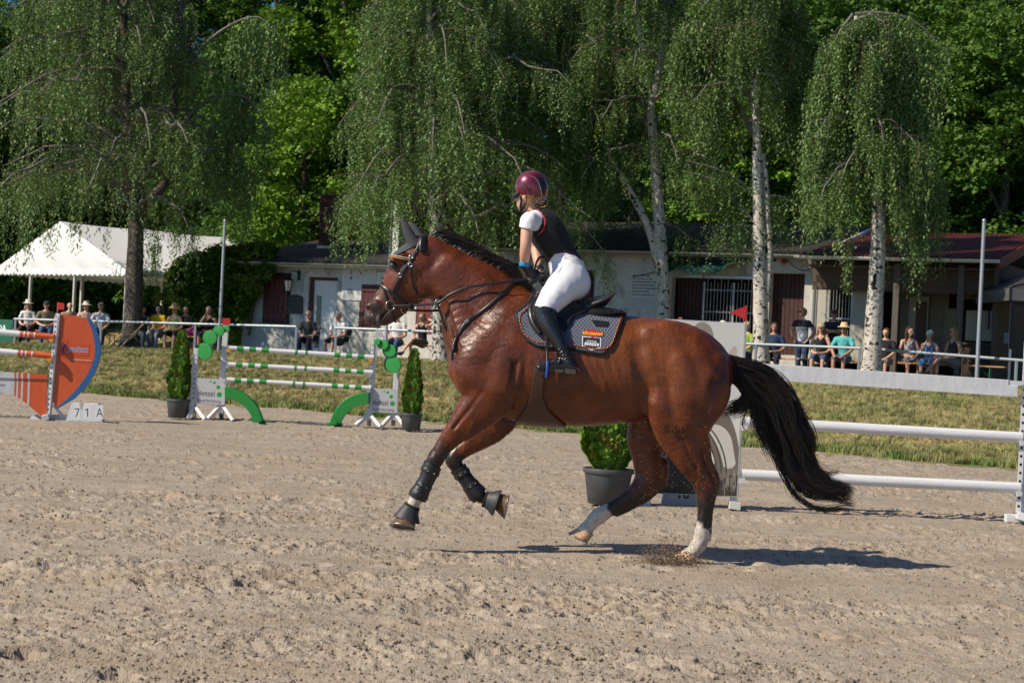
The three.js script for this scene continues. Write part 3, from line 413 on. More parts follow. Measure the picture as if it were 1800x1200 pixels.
// --- white marquee at the left, gable towards the arena ---
{
  const c0 = at(222, 474, 58.5), gy = plateau(c0.x), o = thing('marquee', 'white party marquee with scalloped edges standing behind the left spectators', 'marquee', V(c0.x, gy, c0.z), -45 * DEG), Wd = 8.3, Ln = 14, E = c0.y - gy, Pk = E + 1.62, NB = 4;
  // own axes: gable runs from x = 0 to -Wd at z = 0; the ridge runs to -z
  const cloth = phys([0.74, 0.75, 0.78], 0.65, { side: THREE.DoubleSide, transmission: 0.12, thickness: 0 }), alu = mat([0.55, 0.53, 0.5], 0.5, { metalness: 0.3 });
  const sheet = (f, n, m) => { const P = [], U = [], I = []; for (let j = 0; j <= m; j++) for (let i = 0; i <= n; i++) { const p = f(i / n, j / m); P.push(...p); U.push(p[0] + p[2], p[1]); } for (let j = 0; j < m; j++) for (let i = 0; i < n; i++) { const a = j * (n + 1) + i, b = a + n + 1; I.push(a, a + 1, b, b, a + 1, b + 1); } return geom(P, I, null, U); };
  for (let k = 0; k < NB; k++) for (const s of [0, 1]) part('roof_panel', sheet((u, v) => { const z = -(k + u) * Ln / NB, x = s ? -Wd / 2 * (1 + v) : -Wd / 2 * (1 - v); return [x + (s ? -0.12 : 0.12) * v, lerp(Pk, E, v) - 0.1 * sin(v * PI) * (0.6 + 0.4 * sin(u * PI)) - 0.05 * sin(u * PI), z + 0.0]; }, 12, 12), cloth, o);
  part('gable', sheet((u, v) => { const x = -Wd * u, top = Pk - abs(u - 0.5) * 2 * (Pk - E); return [x, lerp(top, E, v), 0.015 + 0.04 * sin(u * PI) * sin(v * PI) + 0.018 * sin(u * 34 + v * 6) * v * sin(u * PI)]; }, 60, 14), cloth, o);
  const scal = (len) => { const n = Math.round(len / 0.3) * 8; return (u) => -0.16 - 0.07 * abs(sin(u * n / 8 * PI)); };
  { const f = scal(Wd), g = scal(Ln); part('valance', sheet((u, v) => [-Wd * u, E + v * f(u) + 0.02, 0.05 + 0.02 * sin(u * 60) * v], 160, 3), cloth, o); part('valance', sheet((u, v) => [0.14 + 0.02 * sin(u * 90) * v, E + v * g(u) + 0.02, -Ln * u], 240, 3), cloth, o); part('valance', sheet((u, v) => [-Wd - 0.14, E + v * g(u) + 0.02, -Ln * u], 240, 3), cloth, o); part('valance', sheet((u, v) => [-Wd * u, E + v * f(u) + 0.02, -Ln - 0.05], 160, 3), cloth, o); }
  for (let k = 0; k <= NB; k++) for (const x of [0, -Wd]) part('post', box(0.1, E, 0.1, x + (x ? 0.03 : -0.03), E / 2, -k * Ln / NB - (k ? 0 : 0.05)), alu, o);
  for (const t of [0.38, 0.72]) part('post', box(0.08, E, 0.08, -Wd * t, E / 2, -0.06), alu, o);
  for (let k = 0; k <= NB; k++) { const z = -k * Ln / NB - (k ? 0 : 0.05); part('rafter', [rod(V(0, E - 0.08, z), V(-Wd / 2, Pk - 0.2, z), 0.03), rod(V(-Wd, E - 0.08, z), V(-Wd / 2, Pk - 0.2, z), 0.03)], alu, o); }
}
// ================= RAIL, POLES, BENCHES =================
const galv = wornMat([0.36, 0.4, 0.44], 0.45, 0.12, { metalness: 0.35 });
const RD = 48.4;
function railFence(label, px0, px1, posts, py0, py1) {
  const a = onLine(px0, py0, RD), b = onLine(px1, py1, RD), A = line(a.s, RD, a.y), B = line(b.s, RD, b.y), o = thing('rail_fence', label, 'railing', V(A.x, plateau(A.x), A.z), 0, 'steel rails along the crest of the bank');
  wpart('rail', rod(A, B, 0.036, 0.036, 12), galv, o);
  for (const px of posts) { const t = clamp((onLine(px, 590, RD).s - a.s) / (b.s - a.s)), P = A.clone().lerp(B, t); wpart('post', beam(V(P.x, plateau(P.x) - 0.2, P.z - 0.001), V(P.x, P.y - 0.02, P.z - 0.001), 0.06, 0.06), galv, o); }
}
railFence('grey steel rail with posts in front of the marquee and the left spectators', 24, 521, [25, 176, 342, 520], 560.5, 574);
railFence('grey steel rail with posts running behind the horse and in front of the barred house', 589, 1514, [590, 800, 985, 1150, 1330, 1513], 576, 612);
railFence('grey steel rail in front of the shelter at the right edge', 1546, 1830, [1547, 1790, 1828], 614, 636);
function pole(px, pyTop, pyLow, D0, label, r = 0.045) { const a = onLine(px, pyTop, D0), P = line(a.s, D0, plateau(line(a.s, D0).x)); const o = thing('flagpole', label, 'pole', P, 0, 'bare steel poles along the bank'); wpart('shaft', rod(V(P.x, P.y - 0.1, P.z), V(P.x, a.y, P.z), r, r * 0.9, 14), mat([0.4, 0.42, 0.46], 0.4, { metalness: 0.5 }), o); wpart('cap', new THREE.SphereGeometry(r * 1.15, 12, 8).translate(P.x, a.y, P.z), greyMetal, o); return o; }
pole(395, 388, 580, 48.0, 'grey steel pole in front of the ivy at the left'); pole(691, 338, 640, 47.8, 'grey steel pole rising behind the horse head'); pole(1731, 388, 660, 47.9, 'grey steel pole in front of the shelter at the right', 0.047);
// green sponsor banner at the left end
{ const a = onLine(24, 562, RD), P = line(a.s, RD, a.y), w = 2.4, o = thing('banner', 'dark green banner with white lettering tied to the rail at the left edge', 'banner', V(P.x, P.y - 0.4, P.z), -TH); part('sheet', rbox(w, 0.78, 0.02, -w / 2, 0, 0.04), mat([0.008, 0.1, 0.06], 0.55), o); part('lettering', new THREE.PlaneGeometry(1.0, 0.3).translate(-0.56, 0.15, 0.053), mat(0xffffff, 0.55, { map: canvasTex(320, 96, (c) => { c.fillStyle = '#0c5a46'; c.fillRect(0, 0, 320, 96); c.fillStyle = '#e8f0ea'; c.font = 'bold 76px sans-serif'; c.fillText('ŠKODA', 8, 78, 304); }) }), o); }
const benchProto = (() => {
  const o = new THREE.Group(); o.name = 'bench';
  part('seat', rbox(2.2, 0.035, 0.27, 0, 0.46, 0, [0, 0, 0], 0.01), wornMat([0.5, 0.25, 0.07], 0.5, 0.2), o);
  for (const x of [-0.75, 0.75]) part('leg', [rod(V(x, 0.44, 0.1), V(x, 0, 0.14), 0.014), rod(V(x, 0.44, -0.1), V(x, 0, -0.14), 0.014), rod(V(x, 0.12, 0.13), V(x, 0.12, -0.13), 0.012), rod(V(x, 0.43, 0), V(x - Math.sign(x) * 0.3, 0.44, 0), 0.01), rod(V(x, 0.2, 0.0), V(x - Math.sign(x) * 0.3, 0.44, 0), 0.01)], mat([0.015, 0.13, 0.06], 0.5), o);
  return o;
})();
const BD = 50.0;
const benchAt = (px, label, D0 = BD, turn = -TH) => { const s = fx(px, 590, D0), P = line(s, D0); P.y = plateau(P.x) + 0.005; const c = benchProto.clone(); c.name = numbered('bench'); c.position.copy(P); c.rotation.y = turn; c.userData = { label, category: 'bench', group: 'orange beer benches along the rail' }; scene.add(c); return c; };
benchAt(62, 'orange bench under the two spectators at the left end of the rail'); benchAt(162, 'orange bench behind the red flag of the orange jump'); benchAt(292, 'orange bench with the woman in the straw hat'); benchAt(725, 'orange bench beneath the horse muzzle against the white plinth', 50.6); benchAt(1372, 'orange bench right of the double birch trunk', 50.4); benchAt(1478, 'orange bench under the man in the turquoise shirt'); benchAt(1590, 'orange bench right of the rightmost birch trunk under the boy'); benchAt(1690, 'orange bench end beside the pole in front of the shelter', 49.6);
// deck chair
{ const s = fx(230, 600, 49.3), P = line(s, 49.3); P.y = plateau(P.x); const o = thing('deck_chair', 'wooden deck chair with dark cloth under the left birch', 'deck chair', P, 0.85), wd = wornMat([0.55, 0.38, 0.2], 0.6, 0.15); for (const z of [-0.28, 0.28]) { part('frame', beam(V(-0.62, 0.03, z), V(0.42, 0.98, z), 0.04, 0.03), wd, o); part('leg', beam(V(0.45, 0.03, z * 0.85), V(-0.2, 0.46, z * 0.85), 0.035, 0.025), wd, o); } part('crossbar', [beam(V(0.42, 0.98, -0.28), V(0.42, 0.98, 0.28), 0.035, 0.035), beam(V(-0.62, 0.03, -0.28), V(-0.62, 0.03, 0.28), 0.035, 0.035), beam(V(0.45, 0.03, -0.24), V(0.45, 0.03, 0.24), 0.03, 0.03)], wd, o); const q = spline([V(0.42, 0.98, 0), V(0.1, 0.6, 0), V(-0.2, 0.32, 0), V(-0.5, 0.2, 0)], 16); const sl = part('sling', strap(q, q.map(() => V(-0.6, 0.8, 0)), 0.48, 0.006), mat([0.03, 0.032, 0.045], 0.8), o); part('print', new THREE.PlaneGeometry(0.2, 0.3).rotateX(-0.9).rotateY(-PI / 2).translate(-0.02, 0.52, 0), mat([0.7, 0.7, 0.7], 0.8), sl); }
// two garden chairs by the door
const chairProto = (() => { const o = new THREE.Group(); o.name = 'garden_chair'; const m = mat([0.5, 0.5, 0.5], 0.4, { metalness: 0.4 }), cl = mat([0.06, 0.06, 0.065], 0.8); for (const x of [-0.27, 0.27]) { part('frame', [tube([V(x, 0, 0.28), V(x, 0.62, 0.26), V(x, 0.66, 0.1), V(x, 0.64, -0.2)], 0.014, 6, 14), tube([V(x, 0, -0.3), V(x, 0.42, -0.18), V(x, 0.95, -0.32)], 0.014, 6, 10)], m, o); } part('seat', rbox(0.52, 0.03, 0.48, 0, 0.42, 0.03), cl, o); part('backrest', rbox(0.52, 0.5, 0.025, 0, 0.7, -0.25, [-0.25, 0, 0]), cl, o); return o; })();
const chairAt = (px, label, turn) => { const s = fx(px, 600, 51.2), P = line(s, 51.2); P.y = plateau(P.x); const c = chairProto.clone(); c.name = numbered('garden_chair'); c.position.copy(P); c.rotation.y = turn; c.userData = { label, category: 'chair', group: 'garden chairs by the white door' }; scene.add(c); return P; };
const seatA = chairAt(541, 'metal garden chair of the woman in dark clothes by the door', -0.35), seatB = chairAt(596, 'metal garden chair of the grey haired man right of the door', -0.9);
// ================= TREES =================
const tr = rngOf(404), trr = (a, b) => a + (b - a) * tr();
function leafGeo(list) {   // list of [x, y, z, size, yaw, pitch, roll]: folded rhombic leaves
  const P = [], I = [], N = [], q = new THREE.Quaternion(), v = V(0, 0, 0);
  for (const [x, y, z, s, a, b, c, w = 0.4] of list) { q.setFromEuler(new THREE.Euler(b, a, c, 'YXZ')); const o = P.length / 3; for (const p of [[0, 0, 0], [-w, -0.45, 0.1], [0, -1, 0], [w, -0.45, 0.1]]) { v.set(p[0] * s, p[1] * s, p[2] * s).applyQuaternion(q); P.push(x + v.x, y + v.y, z + v.z); } I.push(o, o + 1, o + 2, o, o + 2, o + 3); }
  return geom(P, I, null, P.flatMap((_, i) => i % 3 ? [] : [0, 0]));
}
// hanging birch twig one metre long
const twigGeo = (() => { const L = [], r = rngOf(12); for (let i = 0; i < 34; i++) { const t = (i + r()) / 34, a = r() * 6.3; L.push([0.05 * sin(t * 3) + 0.05 * cos(a) * (0.4 + r()), -t, 0.05 * sin(a) * (0.4 + r()), 0.042 + 0.042 * r(), r() * 6.3, -0.2 - 0.9 * r(), (r() - 0.5) * 1.2, 0.36]); } return leafGeo(L); })();
// rounded spray of broad leaves, half a metre across
const sprayGeo = (() => { const L = [], r = rngOf(15); for (let i = 0; i < 26; i++) { const a = r() * 6.3, d = 0.3 * sqrt(r()); L.push([cos(a) * d, (r() - 0.5) * 0.22 - d * d * 0.9, sin(a) * d, 0.1 + 0.06 * r(), r() * 6.3, -0.5 - 0.9 * r(), (r() - 0.5) * 1.0, 0.44]); } return leafGeo(L); })();
const leafMat = (c, rough, tm) => phys(c, rough, { side: THREE.DoubleSide, transmission: tm, thickness: 0, specularIntensity: 0.4 });
const birchLeaf = leafMat([0.185, 0.28, 0.09], 0.46, 0.36), broadLeaf = leafMat([0.105, 0.2, 0.028], 0.6, 0.32);
const barkTex = (dark, seed) => dataTex(512, (u, v) => { const a = tn(u * 1, v, 8, seed), m = tn(u, v * 1, 5, seed + 3), lent = tn(u * 0.25, v, 30, seed + 5), lent2 = tn(u * 0.4, v, 13, seed + 9), fis = tn(u, v * 0.35, 30, seed + 1), k = 0.9 + 0.12 * a + 0.06 * tn(u, v, 70, seed); let c = [0.82 * k, 0.79 * k, 0.75 * k]; const t = dark; if (lent > 0.5 - 0.12 * t) c = [0.22, 0.19, 0.17]; if (lent2 + 0.35 * m > 0.46 - 0.2 * t) c = [0.13 + 0.05 * a, 0.11 + 0.05 * a, 0.1 + 0.04 * a]; if (dark > 0.8) { const f = 0.25 + 0.35 * fis + 0.2 * a; c = [clamp(0.3 + 0.35 * f), clamp(0.27 + 0.33 * f), clamp(0.245 + 0.3 * f)]; if (fis > 0.2) c = c.map((x) => x * 0.45); } return c; });
const barkOf = (dark, seed) => { const t = barkTex(dark, seed); t.repeat.set(0.8, 0.55); return mat(0xffffff, 0.85, { map: t, bumpMap: bumpNoise, bumpScale: dark > 0.8 ? 0.05 : 0.015 }); };
const barkWhite = barkOf(0.1, 1), barkMid = barkOf(0.5, 2), barkDark = barkOf(1, 3), twigMat = mat([0.09, 0.065, 0.05], 0.8), limbMat = wornMat([0.15, 0.135, 0.12], 0.8, 0.5);
function crownMesh(geo, m, list, parent, name = 'crown') {
  const im = new THREE.InstancedMesh(geo, m, list.length), M = new THREE.Matrix4(), c = new THREE.Color(), off = parent.position;
  list.forEach(([p, q, s, col], i) => { M.compose(p.clone().sub(off), q, s); im.setMatrixAt(i, M); im.setColorAt(i, c.setRGB(...col)); });
  im.name = name; im.userData.kind = 'stuff'; im.castShadow = im.receiveShadow = true; parent.add(im); return im;
}
const yq = (a, tilt = 0, t2 = 0) => new THREE.Quaternion().setFromEuler(new THREE.Euler(tilt, a, t2, 'YXZ'));
function birch({ label, path, D, r, bark, n, h0, L, droop = 1, strands, fork, bare = [], lean = [0, 0], hangMax = 1.7, tint = 1, arcs = [], gap = 0.28 }) {
  const T = path.map(([x, y, d = 0]) => at(x, y, D + d)), base = T[0].clone(), o = thing('birch_tree', label, 'tree', V(base.x, base.y, base.z), 0, 'weeping birches along the bank'), cv = new THREE.CatmullRomCurve3(T), len = cv.getLength();
  const N = 60, pts = cv.getSpacedPoints(N), rad = pts.map((_, i) => { const t = i / N; return r * (1 - 0.72 * t) * (1 + 0.35 * Math.exp(-t * 40)) + 0.012 * n2(i * 0.5, r * 40); });
  wpart('trunk', tube(pts, rad, 14), bark, o);
  const list = [], twigs = [];
  const hang = (p, l) => { if (0.7 * n3(p.x * 0.7, p.y * 0.5, p.z * 0.7) + 0.8 * n3(p.x * 2.1, p.y * 1.3, p.z * 2.1) < -gap - 0.2 * tr()) return; const q = 0.72 + 0.5 * tr(), y = tr(), k = q * tint; list.push([p, yq(tr() * 6.3, trr(-0.12, 0.12), trr(-0.12, 0.12)), V(0.9 + 0.5 * tr(), l, 0.9 + 0.5 * tr()), [k * (0.85 + 0.3 * y), k, k * (0.85 + 0.3 * tr())]]); };
  const limb = (p0, dir, len, rr0, dens, name = 'branch', m = limbMat) => {
    const P = [], n = 9; for (let i = 0; i <= n; i++) { const u = i / n; P.push(p0.clone().add(V(dir.x * len * u * (1 - 0.12 * u), len * (dir.y * u - droop * 0.85 * u * u) + 0.05 * len * n2(u * 3, len * 7), dir.z * len * u * (1 - 0.12 * u)))); }
    wpart(name, tube(P, P.map((_, i) => rr0 * (1 - 0.85 * i / n) + 0.004), 6), m, o);
    const c = new THREE.CatmullRomCurve3(P), side = V(-dir.z, 0, dir.x).normalize();
    for (let k = 0; k < dens; k++) { const u = 0.22 + 0.78 * pow(tr(), 0.8), p = c.getPoint(u), w = (1 - abs(u - 0.55)) * len * 0.34, sp = (tr() + tr() - 1) * w; p.addScaledVector(side, sp).add(V(trr(-0.15, 0.15), trr(-0.15, 0.25) - abs(sp) * 0.35, trr(-0.15, 0.15))); hang(p, (0.45 + (hangMax - 0.45) * pow(tr(), 1.6)) * (0.6 + 0.5 * u)); }
    for (let k = 0; k < 4; k++) { const p = c.getPoint(0.3 + 0.16 * k), e = p.clone().addScaledVector(side, (k % 2 ? 1 : -1) * len * 0.22).add(V(dir.x * 0.3, -0.12, dir.z * 0.3)), f = e.clone().add(V((tr() - 0.5) * 0.3, -0.9 * tr() - 0.4, (tr() - 0.5) * 0.3)); twigs.push(tube([p, p.clone().lerp(e, 0.6).add(V(0, 0.08, 0)), e, f], [0.014, 0.01, 0.007, 0.003], 4, 6)); }
  };
  for (let i = 0; i < n; i++) { const t = lerp(h0, 0.99, pow((i + tr()) / n, 0.9)), p = cv.getPointAt(t), a = i * 2.4 + tr() * 0.6, el = trr(0.5, 0.95), dir = V(cos(a) + lean[0], el, sin(a) + lean[1]), l = L * (0.65 + 0.5 * tr()) * (1 - 0.45 * max(0, (t - 0.55) / 0.45)); limb(p, dir, l, 0.016 + r * 0.26 * (1 - t * 0.6), Math.round(strands / n * (0.75 + 0.5 * tr()))); }
  for (const P of fork ?? []) { const Q = P.map(([x, y, d = 0]) => at(x, y, D + d)); wpart('stem', tube(Q, Q.map((_, i) => r * 0.62 * (1 - 0.55 * i / (Q.length - 1))), 10, 24), bark, o); }
  for (const [P, r0, dens, hm = 1.2] of bare) { const Q = P.map(([x, y, d = 0]) => at(x, y, D + d)), c = new THREE.CatmullRomCurve3(Q); wpart('branch', tube(Q, Q.map((_, i) => r0 * (1 - 0.75 * i / (Q.length - 1))), 7, 20), limbMat, o); for (let k = 0; k < dens; k++) { const u = 0.3 + 0.7 * tr(); hang(c.getPoint(u).add(V(trr(-0.35, 0.35), trr(-0.2, 0.1), trr(-0.35, 0.35))), 0.4 + hm * tr()); } }
  for (const [x, y, l, m2 = 8, sp = 0.14] of arcs) for (let k = 0; k < m2; k++) hang(at(x, y, D + trr(-0.4, 0.3)).add(V((tr() - 0.5) * 2 * sp, trr(-0.15, 0.1), 0)), l * (0.75 + 0.3 * tr()));
  wpart('twigs', twigs, twigMat, o, 'stuff');
  crownMesh(twigGeo, birchLeaf, list, o);
  return o;
}
birch({ label: 'large weeping birch with a dark furrowed trunk beside the white marquee', D: 55, path: [[229, 612], [233, 560], [236, 470], [238, 385], [232, 320], [226, 220], [221, 110], [217, 20], [214, -60]], r: 0.3, bark: barkDark, n: 62, h0: 0.36, L: 4.7, strands: 6000, gap: -0.06, lean: [-0.16, 0.1], droop: 0.95, hangMax: 1.9, fork: [[[238, 380], [262, 350], [290, 320], [300, 240], [310, 120], [318, -40]]], bare: [[[[300, 240], [360, 180], [430, 170], [470, 230]], 0.08, 280, 2.2], [[[290, 320], [350, 270], [410, 270], [440, 310]], 0.06, 200, 1.8], [[[232, 320], [160, 270], [80, 270], [20, 330]], 0.08, 420, 2.4], [[[300, 150], [380, 60], [450, 30], [490, 60]], 0.07, 260, 2.2]], arcs: [[30, 330, 1.7, 8, 0.3], [88, 385, 1.3, 5, 0.1], [130, 385, 1.1, 5, 0.1], [185, 390, 0.9, 3, 0.08], [262, 400, 1.6, 22, 0.3], [338, 395, 1.0, 8, 0.12], [275, 430, 1.2, 8, 0.15]] });
birch({ label: 'weeping birch with a grey trunk standing behind the horse neck', D: 49.5, path: [[777, 640], [774, 590], [771, 530], [767, 440], [764, 340], [760, 230], [757, 130], [754, 30], [751, -70]], r: 0.24, bark: barkMid, n: 66, h0: 0.33, L: 4.1, strands: 7600, gap: 0.12, lean: [0.22, 0], hangMax: 1.5, tint: 1.05, arcs: [[690, 330, 0.9, 10, 0.3], [830, 390, 0.9, 18, 0.4], [640, 250, 1.4, 20, 0.5]] });
birch({ label: 'birch half hidden by its crown behind the rider', D: 51.5, path: [[1000, 640], [996, 540], [992, 440], [986, 330], [981, 240], [976, 150], [972, 50], [968, -60]], r: 0.2, bark: barkMid, n: 52, h0: 0.44, L: 3.9, strands: 6200, hangMax: 1.4, tint: 1.0, arcs: [[1040, 380, 0.8, 16, 0.4], [900, 330, 1.2, 16, 0.4]] });
birch({ label: 'white barked birch with a side stem right of the rider', D: 49.8, path: [[1169, 640], [1168, 590], [1166, 500], [1160, 400], [1152, 290], [1143, 190], [1130, 90], [1118, 0], [1106, -110]], r: 0.215, bark: barkWhite, n: 30, h0: 0.45, L: 2.9, strands: 2700, hangMax: 1.2, tint: 0.95, fork: [[[1160, 470, 0], [1140, 400], [1110, 340], [1085, 300], [1070, 260]], [[1143, 190], [1160, 120], [1170, 30], [1178, -80]]], bare: [[[[1085, 300], [1060, 290], [1040, 320]], 0.04, 160, 0.9], [[[1160, 390], [1190, 400], [1215, 420]], 0.03, 40, 0.6]] });
birch({ label: 'tall white double stemmed birch behind the red flag', D: 45.6, path: [[1338, 648], [1338, 600], [1337, 520], [1335, 430], [1333, 330], [1330, 220], [1327, 110], [1324, 0], [1320, -120]], r: 0.2, bark: barkWhite, n: 26, h0: 0.58, L: 2.6, strands: 2200, hangMax: 1.5, tint: 0.9, fork: [[[1345, 530, 0], [1352, 470], [1351, 400], [1347, 320], [1342, 270]]], bare: [[[[1331, 245], [1300, 190], [1262, 140], [1238, 95], [1225, 40]], 0.085, 320, 1.6], [[[1330, 350], [1300, 318], [1258, 296], [1205, 282]], 0.05, 90, 0.8], [[[1335, 400], [1295, 355], [1250, 315], [1200, 300]], 0.05, 60, 0.8], [[[1328, 60], [1310, 20], [1296, -30]], 0.06, 150, 1.6], [[[1345, 345], [1370, 345], [1398, 358]], 0.045, 70, 0.9], [[[1330, 200], [1352, 170], [1385, 140], [1400, 160]], 0.035, 190, 1.5], [[[1327, 100], [1270, 50], [1215, 40], [1195, 90]], 0.05, 260, 1.6], [[[1337, 400], [1300, 395], [1262, 400]], 0.03, 50, 0.5]] });
birch({ label: 'weeping birch with an arched bare top left of the shelter pole', D: 43.6, path: [[1531, 664], [1533, 640], [1537, 560], [1542, 480], [1545, 400], [1543, 330], [1532, 250], [1520, 170], [1510, 90], [1506, 28]], r: 0.235, bark: barkOf(0.35, 6), n: 30, h0: 0.5, L: 1.75, strands: 2700, droop: 1.5, hangMax: 1.7, tint: 1.0, bare: [[[[1504, 24], [1540, 22], [1585, 28], [1625, 50], [1655, 85]], 0.045, 200, 1.9], [[[1500, 24], [1475, 60], [1455, 120], [1445, 170]], 0.04, 220, 1.9], [[[1520, 170], [1570, 120], [1610, 110], [1630, 150]], 0.035, 240, 2.0], [[[1530, 240], [1490, 200], [1450, 210], [1430, 260]], 0.035, 240, 2.0], [[[1543, 330], [1580, 290], [1620, 290], [1645, 330]], 0.03, 160, 1.7], [[[1510, 60], [1545, 60], [1580, 80], [1605, 100]], 0.03, 100, 1.4]], arcs: [[1492, 430, 1.1, 8, 0.1], [1600, 430, 1.15, 6, 0.08], [1490, 395, 1.2, 10, 0.2], [1612, 380, 1.2, 8, 0.2], [1425, 330, 1.3, 14, 0.3]] });
// --- broadleaved wood on the slope behind ---
function broadleaf(px, D, h, w, col, label, low = 0.12, dens = 1) {
  const b = at(px, 560, D), y0 = bankY(b.x, D) - 0.1, o = thing('broadleaf_tree', label, 'tree', V(b.x, y0, b.z), 0, 'broadleaved trees of the wood behind the houses'), tip = V(b.x + trr(-0.6, 0.6), y0 + h * 0.86, b.z + trr(-0.4, 0.4)), P = [V(b.x, y0 - 0.3, b.z), V(b.x + trr(-0.2, 0.2), y0 + h * 0.3, b.z), tip];
  wpart('trunk', tube(P, [0.26, 0.2, 0.05], 8, 12), barkDark, o);
  const lobes = [], list = []; const nl = 13; for (let i = 0; i < nl; i++) { const t = low + (0.92 - low) * (i + tr()) / nl, a = i * 2.4 + tr(), rad = w * (0.35 + 0.65 * sin(PI * clamp(0.15 + t * 0.8))) * (0.45 + 0.4 * tr()); lobes.push([V(b.x + cos(a) * rad, y0 + h * t, b.z + sin(a) * rad), w * (0.34 + 0.22 * tr())]); const q = lobes[i][0]; wpart('branch', tube([V(lerp(b.x, tip.x, t), y0 + h * max(0.08, t - 0.14), b.z), V(lerp(b.x, q.x, 0.5), q.y - 0.4, lerp(b.z, q.z, 0.5)), q], [0.07, 0.05, 0.015], 5, 6), barkDark, o); }
  for (const [c, r] of lobes) { const n = Math.round(150 * dens * (r / 1.6) ** 2); for (let i = 0; i < n; i++) { const a = tr() * 6.3, z = tr() * 2 - 1, k = pow(tr(), 0.28) * (0.85 + 0.3 * n3(cos(a) * 1.7 + c.x, z * 1.7 + c.y, sin(a) * 1.7)), s = sqrt(1 - z * z), p = V(c.x + cos(a) * s * r * k * 1.15, c.y + z * r * k * 0.85, c.z + sin(a) * s * r * k * 1.15), q = 0.7 + 0.6 * tr(), e = 0.8 + 0.55 * tr(); list.push([p, yq(tr() * 6.3, trr(-0.5, 0.5), trr(-0.5, 0.5)), V(e, e, e), [col[0] * q, col[1] * q, col[2] * q]]); } }
  crownMesh(sprayGeo, broadLeaf, list, o); return o;
}
{
  const kinds = [[0.75, 0.85, 0.8], [0.9, 0.95, 0.8], [1.5, 1.45, 0.7], [0.6, 0.75, 0.8]];
  const row = [[-70, 72, 13, 3.4, 3], [40, 74, 9, 3.4, 3], [150, 76, 9.5, 3.4, 0], [320, 74, 9, 3.4, 1], [445, 69, 12, 3.2, 0], [545, 63, 9.5, 3.1, 2], [575, 70, 16, 3.8, 2], [655, 64, 10, 3, 1], [760, 66, 11, 3.2, 0], [880, 64, 9, 3, 3], [985, 67, 12, 3.4, 0], [1090, 63, 9, 3, 3], [1215, 62, 9.5, 3.1, 2], [1290, 66, 13, 3.4, 1], [1400, 62, 9.5, 3.2, 1], [1490, 66, 12, 3.3, 0], [1590, 61, 9, 3, 3], [1690, 63, 12.5, 3.4, 1], [1745, 58, 12, 3.0, 1], [1825, 60, 13, 3.4, 0],
    [20, 84, 17, 4.6, 0], [170, 80, 17, 4.6, 1], [300, 86, 18, 4.6, 3], [470, 82, 15.5, 4.4, 1], [640, 84, 18, 4.8, 0], [800, 80, 18, 4.8, 3], [960, 86, 19, 4.8, 1], [1130, 82, 18, 4.8, 0], [1300, 80, 18, 4.8, 3], [1440, 86, 19, 4.8, 1], [1600, 78, 16, 4.4, 0], [1800, 80, 17, 4.6, 3], [1900, 70, 16, 4, 1], [-120, 74, 15, 4, 0], [1690, 90, 14, 4.4, 1]];
  const where = ['far left behind the marquee', 'low behind the marquee', 'behind the marquee ridge', 'above the ivy', 'behind the steel pole at the left', 'bright green beside the brick chimney', 'tall and bright above the brick chimney', 'right of the brick chimney', 'behind the horse ears', 'behind the rider', 'behind the hidden birch', 'between rider and white birch', 'bright behind the side stem birch', 'behind the red flag birch', 'right of the red flag birch', 'left of the arched birch', 'right of the arched birch', 'above the red shelter roof', 'sunlit at the right above the shelter', 'at the right edge',
    'in the second row at the far left', 'in the second row above the marquee', 'in the second row above the dark birch', 'in the second row above the ivy', 'in the second row right of the chimney', 'in the second row above the horse head', 'in the second row above the rider', 'in the second row left of the white birches', 'in the second row behind the double birch', 'in the second row left of the arched birch top', 'in the second row right of the arched birch top', 'in the second row at the right edge', 'reaching in at the right edge above the gazebo', 'reaching in at the left edge above the marquee', 'in the third row at the top right'];
  row.forEach(([px, D, h, w, k], i) => broadleaf(px, D, h, w, kinds[k], 'broadleaved tree ' + where[i], i < 20 ? 0.06 : 0.15, i < 20 ? 1.15 : 1.0));
}
